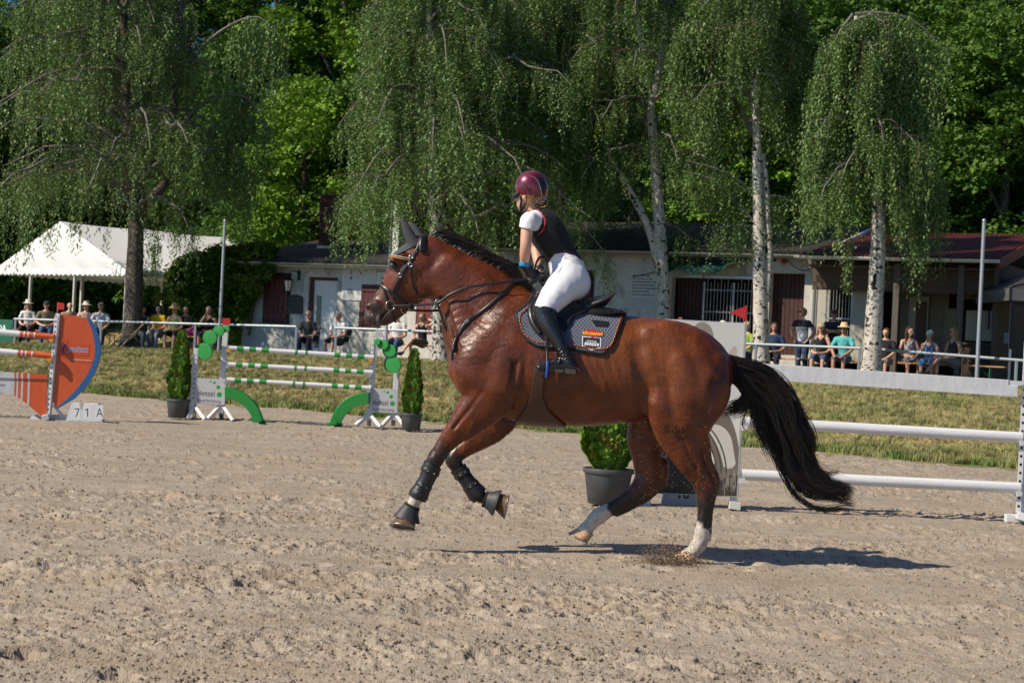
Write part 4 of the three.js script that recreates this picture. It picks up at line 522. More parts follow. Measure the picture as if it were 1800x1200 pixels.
// --- ivy over the corner of the house ---
{
  const b = line(fx(390), FD - 0.3), o = thing('ivy', 'dense ivy hanging over the left corner of the white house', 'ivy', V(b.x, plateau(b.x), b.z)), poly = [[300, 474], [318, 458], [350, 444], [400, 434], [475, 424], [476, 470], [458, 492], [440, 520], [418, 556], [380, 590], [340, 590], [322, 560], [314, 520], [306, 495]], list = [], lat = [];
  const inside = (x, y) => { let c = false; for (let i = 0, j = poly.length - 1; i < poly.length; j = i++) { const [a, b2] = poly[i], [p, q] = poly[j]; if ((b2 > y) !== (q > y) && x < (p - a) * (y - b2) / (q - b2) + a) c = !c; } return c; };
  while (list.length < 2600) { const x = trr(296, 478), y = trr(422, 592); if (!inside(x + 5 * n2(x * 0.1, y * 0.1), y + 5 * n2(y * 0.1, x * 0.1))) continue; const bul = 0.35 + 0.5 * n2(x * 0.03, y * 0.03), p = onLine(x, y, FD - 0.1 - max(0.05, bul) * tr()), q = 0.55 + 0.5 * tr(), P = line(p.s, FD - 0.1 - max(0.05, bul) * (0.2 + 0.8 * tr()), p.y); list.push([P, yq(tr() * 6.3, trr(-0.7, 0.7), trr(-0.7, 0.7)), V(1, 1, 1).multiplyScalar(0.55 + 0.4 * tr()), [q * 1.1, q, q * 0.7]]); }
  for (let k = 0; k < 40; k++) { const x = trr(312, 440), y = trr(560, 590), P = [line(onLine(x, y, FD - 0.2).s, FD - 0.2, onLine(x, y, FD - 0.2).y), line(onLine(x + 10, y - 60, FD - 0.15).s, FD - 0.25, onLine(x + 10, y - 60, FD - 0.15).y), line(onLine(x + 15, y - 115, FD - 0.1).s, FD - 0.15, onLine(x + 15, y - 115, FD - 0.1).y)]; lat.push(tube(P, [0.02, 0.014, 0.006], 5, 8)); }
  wpart('stems', lat, twigMat, o, 'stuff'); crownMesh(sprayGeo, broadLeaf, list, o, 'leaves');
}
// ================= SHOW JUMPS =================
const jwhite = wornMat([0.62, 0.63, 0.65], 0.5, 0.14), jgrey = wornMat([0.46, 0.47, 0.49], 0.5, 0.14), orange = wornMat([0.5, 0.075, 0.012], 0.45, 0.14), blue = wornMat([0.01, 0.09, 0.26], 0.45, 0.06), green = wornMat([0.015, 0.24, 0.035], 0.42, 0.06), cupMat = mat([0.6, 0.25, 0.03], 0.5), cupGrey = mat([0.4, 0.4, 0.4], 0.4, { metalness: 0.6 });
const red = wornMat([0.5, 0.015, 0.015], 0.6, 0.08), stripe = dataTex(64, (u, v) => { const h = v % 1; return h > 0.3 && h < 0.62 && u > 0.25 && u < 0.75 ? [0.1, 0.1, 0.1] : [0.85, 0.85, 0.86]; });
const keyhole = mat(0xffffff, 0.5, { map: stripe });
function flat(D, pts, thick, z = 0, bevel = 0) { const P = pts.map(([x, y]) => at(x, y, D - z)); return plate(P.map((p) => [p.x, p.y]), thick, bevel).translate(0, 0, P[0].z); }   // an upright board seen from the front
const Pt = (D, x, y, z = 0) => at(x, y, D - z);
function polePart(o, name, A, B, r, base, bands, bandMat, n = 18) { const p = wpart(name, rod(A, B, r, r, n), base, o); for (const [a, b] of bands) wpart('band', rod(A.clone().lerp(B, a), A.clone().lerp(B, b), r + 0.0015, r + 0.0015, n), bandMat, p); wpart('end_cap', [rod(A.clone().lerp(B, -0.004), A.clone().lerp(B, 0.006), r * 1.04, r * 1.04, n)], cupGrey, p); return p; }
function keyStrip(D, x0, y0, x1, y1, w, z, o) { const A = Pt(D, x0, y0, z), B = Pt(D, x1, y1, z), L = A.distanceTo(B), g = geoUV(new THREE.BoxGeometry(w, L, 0.006), (x, y) => [(x / w + 0.5), y / 0.075]); g.applyQuaternion(new THREE.Quaternion().setFromUnitVectors(V(0, 1, 0), A.clone().sub(B).normalize())).translate((A.x + B.x) / 2, (A.y + B.y) / 2, (A.z + B.z) / 2); return wpart('hole_strip', g, keyhole, o); }
function flagThing(label, D, px, pyTop, pyLow, shape) { const A = Pt(D, px, pyLow), o = thing('flag', label, 'flag', A); wpart('staff', rod(A, Pt(D, px + (pyLow - pyTop) * 0.05, pyTop), 0.008, 0.008, 8), mat([0.5, 0.1, 0.08], 0.6), o); wpart('cloth', flat(D, shape, 0.006, 0.006), red, o); }
const textPlane = (D, quad, z, w, h, draw, nm, o) => { const [a, b, c, d] = quad.map(([x, y]) => Pt(D, x, y, z)), g = geom([a, b, c, d].flatMap((p) => [p.x, p.y, p.z]), [0, 3, 1, 1, 3, 2], null, [0, 1, 1, 1, 1, 0, 0, 0]); return wpart(nm, g, mat(0xffffff, 0.5, { map: canvasTex(w, h, draw) }), o); };   // corners: top left, top right, bottom right, bottom left
// --- orange jump at the left ---
{
  const D = 26.6, b = Pt(D, 92, 737), o = thing('jump_stand', 'orange jump wing with a blue curved edge and white post at the left', 'jump stand', V(b.x, 0, b.z));
  wpart('post', flat(D, [[100, 551], [107, 552], [92, 708], [88, 735], [83, 735]], 0.1, 0.05, 0.003), jwhite, o); keyStrip(D, 98, 556, 83, 728, 0.05, 0.156, o);
  wpart('wing', flat(D, [[107.5, 553], [130, 555], [153, 559], [163, 585], [167.5, 610], [166, 630], [155, 655], [135, 683], [116, 702], [100, 715], [93, 706]], 0.03, 0.09, 0.003), orange, o);
  wpart('wing_edge', flat(D, [[153.5, 559], [159, 560.5], [170, 580], [176.5, 605], [177, 622], [169, 650], [151, 680], [131, 700], [102, 717], [100.4, 715.4], [116.6, 702.4], [135.6, 683.3], [155.7, 655.3], [166.8, 630.2], [168.2, 610], [163.7, 585]], 0.03, 0.092, 0.003), blue, o);
  textPlane(D, [[116, 604], [157, 606], [156, 626], [114, 624]], 0.1262, 420, 200, (c) => { c.fillStyle = '#b84410'; c.fillRect(0, 0, 420, 200); c.save(); c.transform(1, 0, -0.18, 1, 30, 0); c.font = 'bold 108px sans-serif'; c.lineWidth = 12; c.strokeStyle = '#b9bccb'; c.strokeText('proluxx', 8, 128, 370); c.fillStyle = '#26307c'; c.fillText('proluxx', 8, 128, 370); c.restore(); }, 'lettering', o);
  textPlane(D, [[127, 628], [162, 630], [161, 637], [127, 635]], 0.1262, 420, 80, (c) => { c.fillStyle = '#b84410'; c.fillRect(0, 0, 420, 80); c.font = '46px sans-serif'; c.fillStyle = '#d8c8c0'; c.fillText('professional logistics', 6, 54, 408); }, 'lettering', o);
  textPlane(D, [[104, 594], [119, 596], [117, 629], [102, 627]], 0.1263, 120, 250, (c) => { c.fillStyle = '#b84410'; c.fillRect(0, 0, 120, 250); c.strokeStyle = '#b9bccb'; c.lineWidth = 5; c.beginPath(); c.moveTo(20, 8); c.quadraticCurveTo(52, 90, 66, 150); c.stroke(); c.fillStyle = '#26307c'; c.beginPath(); c.moveTo(112, 70); c.quadraticCurveTo(70, 76, 52, 110); c.quadraticCurveTo(20, 140, 48, 170); c.lineTo(86, 244); c.lineTo(70, 165); c.quadraticCurveTo(60, 130, 112, 70); c.fill(); c.beginPath(); c.arc(74, 80, 9, 0, 7); c.fill(); }, 'emblem', o);
  wpart('foot', [beam(Pt(D, 79, 734, 0.45), Pt(D, 80, 732, -0.4), 0.09, 0.08), beam(Pt(D, 82, 733), Pt(D, 121, 735), 0.09, 0.09)], jwhite, o); wpart('brace', beam(Pt(D, 93, 712, 0.05), Pt(D, 108, 730, 0.05), 0.03, 0.07), jwhite, o); wpart('foot_plate', flat(D, [[58, 736], [66, 728], [78, 736], [78, 739]], 0.3, -0.2), jwhite, o);
  const J = (nm, label, g) => thing(nm, label, 'jump pole', g);
  const p1 = J('jump_pole', 'upper white and orange pole of the left jump', Pt(D, -60, 580)), bd = (x) => x.map((q) => (q + 230) / 325), bands = (sh) => [[35, 41], [43.5, 48], [50.5, 59], [61.5, 95]].map(([a, c]) => bd([a + sh, c + sh]));
  polePart(p1, 'pole', Pt(D, -230, 563, 0.2), Pt(D, 95, 592, 0.2), 0.043, jwhite, bands(0), orange); const p2 = J('jump_pole', 'lower white and orange pole of the left jump', Pt(D, -60, 610)); polePart(p2, 'pole', Pt(D, -230, 597, 0.2), Pt(D, 93, 625.5, 0.2), 0.043, jwhite, bands(-2.5).map(([a, c]) => [a, min(c, 1)]), orange);
  for (const [x, y] of [[93, 597], [90, 631]]) wpart('jump_cup', [flat(D, [[x - 6, y - 1], [x + 4, y - 2], [x + 2, y + 4], [x - 2, y + 5]], 0.12, 0.13)], cupMat, o);
  // hanging board with stripes and a curved lower edge
  const bo = thing('jump_filler', 'white and orange striped board with a curved lower edge under the left jump', 'jump filler', Pt(D, 0, 700)), low = [[-200, 668], [-60, 676], [0, 688], [25, 694], [40, 703], [55, 715], [68, 726], [79, 736]], top = (x) => 664 + x * 0.03, lowAt = (x) => { let i = 0; while (i < low.length - 2 && x > low[i + 1][0]) i++; return lerp(low[i][1], low[i + 1][1], (x - low[i][0]) / (low[i + 1][0] - low[i][0])); };
  const seg = (x0, x1, m, nm) => { const up = [], dn = []; for (let i = 0; i <= 8; i++) { const x = lerp(x0, x1, i / 8); up.push([x, top(x)]); dn.unshift([x - 1.5, lowAt(x)]); } wpart(nm, flat(D, [...up, ...dn], 0.03, 0.14), m, bo); wpart('top_rail', flat(D, [[x0, 653 + x0 * 0.055], [x1, 653 + x1 * 0.055], [x1, top(x1) - 0.3], [x0, top(x0) - 0.3]], 0.05, 0.14), m, bo); };
  const cuts = [-200, 26, 29.5, 32.5, 37.5, 41, 49, 52.5, 83]; for (let i = 0; i < cuts.length - 1; i++) seg(cuts[i] + 0.1, cuts[i + 1] - 0.1, i % 2 ? orange : jgrey, 'board');
  textPlane(D, [[-12, 670], [12, 672], [12, 683], [-12, 681]], 0.1702, 160, 70, (c) => { c.fillStyle = '#b4b5b9'; c.fillRect(0, 0, 160, 70); c.fillStyle = '#3a3e58'; c.font = 'italic bold 50px sans-serif'; c.fillText('ster', 40, 52); }, 'lettering', bo);
  flagThing('small red flag on top of the orange jump wing at the left', D, 100, 531, 552, [[101, 531], [112, 533], [112, 544], [101, 544]]);
  const nb = thing('number_marker', 'white number marker reading 7 1 A beside the orange jump', 'number marker', V(Pt(D, 150, 740).x, 0, Pt(D, 150, 740).z));
  wpart('block', flat(D, [[131, 708], [143, 709], [148, 722], [152, 709], [175, 709], [183, 740], [120, 739]], 0.16, 0.25, 0.004), jwhite, nb);
  [['7', 128.5, 711, 141], ['1', 146, 711, 160], ['A', 168, 711, 181]].forEach(([t, x0, y, x1]) => textPlane(D, [[x0, y], [x1 - 1, y + 0.5], [x1, y + 26], [x0, y + 26]], 0.4155, 64, 128, (c) => { c.fillStyle = '#d4d5d8'; c.fillRect(0, 0, 64, 128); c.fillStyle = '#101114'; c.font = '104px sans-serif'; c.textAlign = 'center'; c.fillText(t, 32, 106, 58); }, 'digit', nb));
}
// --- green and white jump in the middle ---
{
  const D = 28.7, ball = (o, x, y, r) => { const rr0 = r * D / FPX, dg = (P) => new THREE.LatheGeometry([[0.001, 0.016], [rr0 - 0.006, 0.016], [rr0, 0.01], [rr0, -0.01], [rr0 - 0.006, -0.016], [0.001, -0.016]].map((p) => new THREE.Vector2(...p)), 40).rotateX(PI / 2).rotateY(-0.35).translate(P.x, P.y, P.z); wpart('disc', dg(Pt(D, x, y, 0.16)), green, o); wpart('disc', dg(Pt(D, x - 3.6, y - 0.5, -0.08)), green, o); };
  const sign = (o, q, flip) => { wpart('panel', flat(D, q, 0.02, 0.05, 0.002), jgrey, o); textPlane(D, [[q[0][0] + 1, q[0][1] + 1], [q[1][0] - 1, q[1][1] + 1], [q[2][0] - 1, q[2][1] - 1], [q[3][0] + 1, q[3][1] - 1]], 0.0745, 400, 330, (c) => { c.fillStyle = '#b9babd'; c.fillRect(0, 0, 400, 330); c.fillStyle = '#3c3f42'; c.font = 'bold 100px sans-serif'; c.fillText('Hensel', 28, 236, 236); c.font = 'bold 52px sans-serif'; c.fillText('Steuerberatung', 22, 312, 330); c.fillStyle = '#1f9440'; for (const [x, y, r] of [[198, 32, 13], [248, 44, 19], [302, 104, 27], [324, 202, 36]]) { c.beginPath(); c.arc(x, y, r, 0, 7); c.fill(); } }, 'lettering', o); };
  const wing = (label, px, posts, panel, feet, discs) => { const b = Pt(D, px, 742), o = thing('jump_stand', label, 'jump stand', V(b.x, 0, b.z), 0, 'white wings of the green striped jump'); for (const [x0, y0, x1, y1] of posts) { wpart('post', beam(Pt(D, x0, y0), Pt(D, x1, y1), 0.085, 0.07), jwhite, o); } sign(o, panel); for (const [x0, y0, x1, y1, z0, z1] of feet) wpart('foot', beam(Pt(D, x0, y0, z0), Pt(D, x1, y1, z1), 0.07, 0.05), jwhite, o); for (const d of discs) ball(o, ...d); return o; };
  const lw = wing('white jump wing with green discs and lettered panel at the left of the green poles', 368, [[396, 584, 387, 726], [345, 612, 336, 722]], [[343, 664.5], [398, 667], [395, 712], [340.5, 708]], [[339, 712, 329, 736, 0, 0.1], [342, 714, 360, 738, 0, 0.25], [388, 712, 364, 738, 0, 0.1], [391, 713, 409, 740, 0, 0.2], [341, 705, 340, 732, 0, -0.5], [390, 710, 388, 733, 0, -0.5]], [[360, 618, 14.5], [370.5, 593.5, 12], [386, 582, 9], [398, 578, 6.3]]);
  keyStrip(D, 345, 622, 338, 700, 0.03, 0.045, lw);
  const rw = wing('white jump wing with green discs and lettered panel below the horse head', 675, [[659.5, 594, 649, 738], [698, 640, 692, 738]], [[650.5, 682.5], [700.5, 684], [699, 726.5], [650, 724]], [[647, 728, 625, 748, 0, 0.1], [651, 729, 669, 751, 0, 0.25], [688, 729, 671, 748, 0, 0.1], [695, 729, 714, 754, 0, 0.2], [649, 726, 648, 746, 0, -0.5], [693, 726, 690, 746, 0, -0.5]], [[691.5, 641, 14.5], [686, 616.5, 11], [675, 605.5, 8.6], [663, 600.5, 6.3]]);
  keyStrip(D, 655, 600, 647.5, 722, 0.035, 0.05, rw);
  const bands = [[0.06, 0.105], [0.145, 0.19], [0.23, 0.28], [0.46, 0.478], [0.53, 0.547], [0.73, 0.77], [0.81, 0.85], [0.89, 0.935]];
  [['top', [401, 611], [657, 628]], ['middle', [399, 640], [655.5, 654.5]], ['lowest', [397, 667], [652, 682]]].forEach(([w, a, b]) => { const o = thing('jump_pole', w + ' green banded white pole of the middle jump', 'jump pole', Pt(D, ...a)); polePart(o, 'pole', Pt(D, ...a, 0.1), Pt(D, ...b, 0.1), 0.036, jwhite, bands, green); });
  for (const [o, x, y] of [[lw, 403, 616], [rw, 652, 633]]) wpart('jump_cup', flat(D, [[x - 5, y - 3], [x + 4, y - 3], [x + 3, y + 2], [x - 3, y + 3]], 0.1, 0.05), cupMat, o);
  for (const [o, x, y] of [[lw, 400, 645], [rw, 650, 660], [lw, 398, 672], [rw, 648, 688]]) wpart('jump_cup', flat(D, [[x - 4, y - 3], [x + 4, y - 3], [x + 3, y + 2], [x - 3, y + 2]], 0.1, 0.05), cupGrey, o);
  flagThing('small red flag on the left wing of the green striped jump', D, 396, 559, 588, [[397.5, 559], [404, 559.5], [404, 571], [390, 571], [390.5, 559]]);
  { const A = Pt(D, 661, 596), t = thing('flag', 'small white flag on the right wing of the green striped jump', 'flag', A); wpart('staff', rod(A, Pt(D, 663, 577), 0.008, 0.008, 8), jgrey, t); wpart('cloth', flat(D, [[660, 580], [671, 580.5], [671, 593], [659, 592.5]], 0.006, 0.012), jgrey, t); }
  const arch = (label, out, inn, foot) => { const c = (q) => new THREE.CatmullRomCurve3(q.map(([x, y]) => V(x, y, 0))).getPoints(24).map((p) => [p.x, p.y]), b = Pt(D, foot[0], foot[1]), o = thing('jump_arch', label, 'jump filler', V(b.x, 0, b.z), 0, 'green arched fillers of the middle jump'); wpart('arch', flat(D, [...c(out), ...c(inn).reverse()], 0.12, 0.02, 0.006), green, o); wpart('foot', [beam(Pt(D, foot[0] - 14, foot[1], 0.1), Pt(D, foot[0] + 14, foot[1] + 1, 0.1), 0.06, 0.07), beam(Pt(D, foot[0], foot[1] - 2, 0.4), Pt(D, foot[0], foot[1] - 2, -0.3), 0.07, 0.05)], green, o); wpart('foot_brace', flat(D, [[foot[0] - 2, foot[1] - 12], [foot[0] + 8, foot[1] - 2], [foot[0] - 5, foot[1] - 2]], 0.03, 0.16), green, o); };
  arch('green arched board under the left end of the striped poles', [[397, 681], [412, 683], [428, 690], [444, 703], [456, 720], [464, 741]], [[397, 699], [408, 700], [420, 705], [432, 714], [441, 726], [447, 740]], [456, 741]); arch('green arched board under the right end of the striped poles', [[649, 691], [633, 692], [615, 698], [600, 709], [588, 725], [580, 745]], [[648, 709], [638, 710], [626, 713], [614, 721], [605, 732], [597, 746]], [588, 746]);
}
// --- white jump at the right ---
{
  const D = 16.5, b = Pt(D, 1240, 893), o = thing('jump_stand', 'tall printed jump wing board behind the horse hind legs', 'jump stand', V(b.x, 0, b.z));
  const q = [[1150, 560], [1310, 568], [1296, 873], [1136, 866]];
  wpart('board', flat(D, q, 0.022, 0.0, 0.002), jgrey, o);
  textPlane(D, [[1151, 561], [1309.2, 569], [1295.2, 872], [1137, 865]], 0.0256, 560, 1060, (c) => {
    const W = 560, H = 1060; c.fillStyle = '#c9c8c4'; c.fillRect(0, 0, W, H); c.fillStyle = '#8d857a'; c.beginPath(); c.ellipse(300, 98, 72, 96, 0, 0, 7); c.fill();
    c.fillStyle = '#b3aa9c'; for (let i = 0; i < 26; i++) { c.beginPath(); c.ellipse(508 - i * 2 + 14 * sin(i * 3), 150 + i * 6, 16, 9, 0.4, 0, 7); c.fill(); }
    const body = c.createLinearGradient ? '#57504a' : '#57504a'; c.fillStyle = '#6f675f'; c.beginPath(); c.moveTo(0, 560); c.bezierCurveTo(150, 520, 330, 480, 420, 500); c.bezierCurveTo(500, 540, 540, 660, 560, 760); c.lineTo(560, 1060); c.lineTo(0, 1060); c.closePath(); c.fill();
    c.fillStyle = '#26231f'; c.beginPath(); c.moveTo(0, 720); c.bezierCurveTo(140, 690, 220, 740, 250, 900); c.lineTo(300, 1060); c.lineTo(0, 1060); c.closePath(); c.fill(); c.fillStyle = '#39342f'; c.beginPath(); c.moveTo(380, 1060); c.bezierCurveTo(440, 960, 500, 930, 560, 930); c.lineTo(560, 1060); c.closePath(); c.fill();
    c.fillStyle = '#c9c5bd'; c.beginPath(); c.moveTo(330, 640); c.bezierCurveTo(420, 600, 500, 640, 520, 740); c.lineTo(545, 860); c.bezierCurveTo(530, 900, 490, 900, 470, 880); c.bezierCurveTo(440, 760, 400, 700, 330, 640); c.fill(); c.fillStyle = '#d8d5ce'; c.beginPath(); c.moveTo(250, 640); c.bezierCurveTo(320, 660, 380, 760, 420, 860); c.bezierCurveTo(400, 880, 370, 870, 350, 840); c.bezierCurveTo(310, 770, 280, 700, 250, 640); c.fill();
    c.strokeStyle = '#4a443e'; c.lineWidth = 9; for (const [x, y] of [[300, 650], [330, 640], [362, 640]]) { c.beginPath(); c.moveTo(x, y); c.bezierCurveTo(x + 70, y + 60, x + 120, y + 160, x + 128, y + 280); c.stroke(); } c.strokeStyle = '#e6e3dd'; c.lineWidth = 14; c.beginPath(); c.moveTo(262, 600); c.bezierCurveTo(300, 560, 350, 560, 380, 600); c.stroke(); c.strokeStyle = '#9a948b'; c.lineWidth = 7; c.beginPath(); c.ellipse(80, 800, 46, 70, 0.2, 0, 7); c.stroke(); c.beginPath(); c.ellipse(86, 806, 28, 44, 0.2, 0, 7); c.stroke();
    c.strokeStyle = '#8b857c'; c.lineWidth = 3; const r = rngOf(4); for (let i = 0; i < 40; i++) { const x = 470 + 80 * r(), y = 880 + 120 * r(); c.beginPath(); c.moveTo(x, y); c.lineTo(x + 4 * r(), y + 30 + 40 * r()); c.stroke(); }
  }, 'print', o);
  wpart('edge_strip', flat(D, [[1309.8, 569], [1312, 569], [1298, 874], [1295.8, 874]], 0.05, -0.01), cupGrey, o);
  wpart('post', beam(Pt(D, 1290, 866, -0.02), Pt(D, 1289, 893, -0.02), 0.06, 0.05), jgrey, o); wpart('foot', beam(Pt(D, 1293, 889, 0.35), Pt(D, 1289, 889, -0.35), 0.1, 0.07), wornMat([0.5, 0.5, 0.48], 0.8, 0.15), o); wpart('foot', beam(Pt(D, 1134, 885, 0.35), Pt(D, 1130, 885, -0.35), 0.1, 0.07), wornMat([0.5, 0.5, 0.48], 0.8, 0.15), o);
  flagThing('red triangular pennant on the printed jump wing behind the horse', D, 1311, 537, 575, [[1312.5, 538], [1312, 563], [1283, 548]]);
  const nb = thing('number_marker', 'grey number marker partly hidden behind the near hind leg', 'number marker', V(Pt(D, 1196, 892).x, 0, Pt(D, 1196, 892).z - 0.3)); wpart('block', flat(D + 0.35, [[1166, 858], [1222, 860], [1226, 894], [1160, 891]], 0.14, 0.1, 0.004), jgrey, nb); textPlane(D + 0.35, [[1184, 858], [1216, 859], [1216, 880], [1184, 879]], 0.2445, 128, 96, (c) => { c.fillStyle = '#b4b5b7'; c.fillRect(0, 0, 128, 96); c.fillStyle = '#111'; c.font = 'bold 92px sans-serif'; c.textAlign = 'center'; c.fillText('10', 64, 80); }, 'digits', nb);
  const pl = thing('jump_plank', 'long white plank on top of the right jump', 'jump plank', Pt(D, 1550, 670)); wpart('plank', flat(D, [[1313, 637.5], [1772, 668], [1772, 677], [1788, 679], [1788, 697], [1315, 665]], 0.03, 0.06, 0.003), jwhite, pl); wpart('hook', flat(D, [[1770, 668], [1800, 670], [1800, 676], [1784, 679], [1773, 676]], 0.02, 0.065), jwhite, pl);
  [['upper', [1306, 741], [1797, 769]], ['lower', [1300, 833.5], [1794, 857.5]]].forEach(([w, a, e]) => { const t = thing('jump_pole', w + ' plain white pole of the right jump', 'jump pole', Pt(D, ...a)); polePart(t, 'pole', Pt(D, ...a, 0.06), Pt(D, ...e, 0.06), 0.049, jwhite, [], green, 28); });
  const b2 = Pt(D, 1800, 912), s2 = thing('jump_stand', 'narrow white jump post with peg holes at the right edge', 'jump stand', V(b2.x, 0, b2.z)); wpart('post', beam(Pt(D, 1817, 590), Pt(D, 1800, 908), 0.1, 0.08), jwhite, s2); keyStrip(D, 1806, 600, 1791, 900, 0.045, 0.055, s2); wpart('foot', [beam(Pt(D, 1768, 910, 0.05), Pt(D, 1860, 914, 0.05), 0.07, 0.09), beam(Pt(D, 1798, 908, 0.4), Pt(D, 1794, 906, -0.4), 0.08, 0.07)], jwhite, s2);
  for (const [x, y, st] of [[1308, 752, o], [1303, 844, o], [1794, 778, s2], [1788, 867, s2]]) wpart('jump_cup', flat(D, [[x - 6, y - 4], [x + 5, y - 4], [x + 4, y + 3], [x - 4, y + 4]], 0.1, 0.02), wornMat([0.6, 0.6, 0.6], 0.6), st);
}
// --- potted thujas ---
const thujaGeo = (() => { const L = [], r = rngOf(21); for (let i = 0; i < 16; i++) { const a = (i / 15 - 0.5) * 2.2, d = r(); L.push([0.05 * sin(a) * d, 0.04 * cos(a) * d, (r() - 0.5) * 0.02, 0.05 + 0.03 * r(), (r() - 0.5) * 0.8, 0, PI + a * 0.9, 0.22]); } return leafGeo(L); })();
const thujaMat = leafMat([0.13, 0.25, 0.028], 0.6, 0.2), potMat = wornMat([0.055, 0.06, 0.065], 0.55, 0.25), soil = mat([0.04, 0.025, 0.018], 0.95);
function thuja(label, D, px, pot, top, wPx, n, round, sc) {   // pot: [top y, low y, half width top, half width low]
  const k = D / FPX, A = Pt(D, px, pot[1]), o = thing('potted_thuja', label, 'potted plant', V(A.x, 0.004, A.z), 0, 'potted thujas beside the jumps'), h = (pot[1] - pot[0]) * k, rt = pot[2] * k, rl = pot[3] * k, H = (pot[0] - top) * k, W = wPx * k;
  const pt = part('pot', new THREE.LatheGeometry([[0.001, 0.0], [rl, 0.0], [lerp(rl, rt, 0.86), h * 0.86], [rt * 1.04, h * 0.87], [rt * 1.05, h], [rt * 0.98, h], [rt * 0.93, h * 0.88], [0.001, h * 0.86]].map((p) => new THREE.Vector2(...p)), 36), potMat, o); part('soil', new THREE.CylinderGeometry(rt * 0.92, rt * 0.9, 0.02, 28).translate(0, h * 0.9, 0), soil, o); part('trunk', rod(V(0, h * 0.85, 0), V(0, h + H * 0.8, 0), 0.03, 0.008, 7), twigMat, o);
  const r = rngOf(px), list = [];
  for (let i = 0; i < n; i++) { const t = pow(r(), round ? 0.8 : 1.05), prof = round ? pow(sin(PI * clamp(0.12 + t * 0.84)), 0.6) : pow(1 - t, 0.62) * (0.55 + 0.9 * min(1, t * 5) * 0.5), a = r() * 6.3, lump = 0.84 + 0.22 * n3(cos(a) * 2.2, t * 7 + px, sin(a) * 2.2), R0 = W * prof * lump * (0.5 + 0.5 * pow(r(), 0.35)), y = h * 0.93 + t * H, q = 0.55 + 0.75 * r(), s = (0.8 + 0.6 * r()) * sc, dead = n3(cos(a) * 1.5 + 5, t * 4, sin(a) * 1.5) > 0.55; list.push([V(A.x + cos(a) * R0, y, A.z + sin(a) * R0), new THREE.Quaternion().setFromEuler(new THREE.Euler(trr(-0.5, 0.3), a + PI / 2 + trr(-0.7, 0.7), trr(-0.7, 0.7), 'YXZ')), V(s, s, s), dead ? [q * 1.4, q * 0.7, q * 0.9] : [q, q, q]]); }
  crownMesh(thujaGeo, thujaMat, list, o, 'foliage'); return o;
}
thuja('slender potted thuja left of the green striped jump', 28.7, 312, [703, 736, 21, 17], 588, 25, 4200, false, 0.85); thuja('slender potted thuja right of the green striped jump', 28.4, 722, [725, 754.5, 19, 15.5], 617, 21, 3800, false, 0.85); thuja('round bushy thuja in a large grey pot behind the horse belly', 16.2, 1067, [824, 886, 43, 34], 696, 46, 11000, true, 0.95);
// ================= SPECTATORS =================
const skinTones = [[0.5, 0.27, 0.19], [0.56, 0.32, 0.235], [0.44, 0.22, 0.15]];
const headGeo = (() => {   // face towards +z, chin at 0
  const ch = [chain([[0, 0.135, -0.008, 0.082, 0.098]], 0.02), chain([[0, 0.09, 0.03, 0.062, 0.06], [0, 0.03, 0.05, 0.032, 0.03]], 0.03), chain([[0, 0.105, 0.085, 0.012], [0, 0.078, 0.112, 0.014]], 0.012), chain([[0, 0.05, 0.086, 0.02, 0.008]], 0.01), chain([[0.078, 0.105, -0.005, 0.012, 0.02]], 0.008), chain([[-0.078, 0.105, -0.005, 0.012, 0.02]], 0.008), chain([[0, 0.02, -0.02, 0.048], [0, -0.08, -0.03, 0.054]], 0.02), chain([[0.032, 0.115, 0.098, 0.014]], 0.012, 1, -1), chain([[-0.032, 0.115, 0.098, 0.014]], 0.012, 1, -1)];
  const [lo, hi] = boundsOf(ch); return netMesh(field(ch), lo, hi, 0.0085, (x, y, z) => hypot(abs(x) - 0.033, y - 0.115) < 0.012 && z > 0.05 ? [0.12, 0.1, 0.1] : hypot(x * 0.6, (y - 0.048) * 1.6) < 0.014 && z > 0.06 ? [0.8, 0.5, 0.5] : [1, 1, 1]);
})();
const handGeo = (() => { const ch = [chain([[0, 0, 0, 0.024], [0, -0.04, 0.006, 0.034, 0.017], [0, -0.08, 0.012, 0.036, 0.015]], 0.012)]; [-0.027, -0.009, 0.009, 0.027].forEach((x, i) => { const l = [0.055, 0.066, 0.062, 0.048][i]; ch.push(chain([[x, -0.085, 0.012, 0.0095], [x * 1.1, -0.085 - l * 0.5, 0.02, 0.009], [x * 1.05, -0.085 - l * 0.85, 0.045, 0.008]], 0.006, 3)); }); ch.push(chain([[0.025, -0.03, 0.012, 0.012], [0.048, -0.06, 0.03, 0.0105], [0.05, -0.085, 0.045, 0.0085]], 0.008, 3)); const [lo, hi] = boundsOf(ch, 0.01); return netMesh(field(ch), lo, hi, 0.0062); })();
const clothMats = new Map(); const clothOf = (c, o = {}) => { const k = c.join() + JSON.stringify(o); if (!clothMats.has(k)) clothMats.set(k, mat(c, 0.88, { bumpMap: bumpNoise, bumpScale: 0.003, ...o })); return clothMats.get(k); };
const stripeTop = (a, b, y0, y1) => dataTex(4, (u, v) => a);
const skinMats = skinTones.map((c) => phys(c, 0.55, { vertexColors: true }));
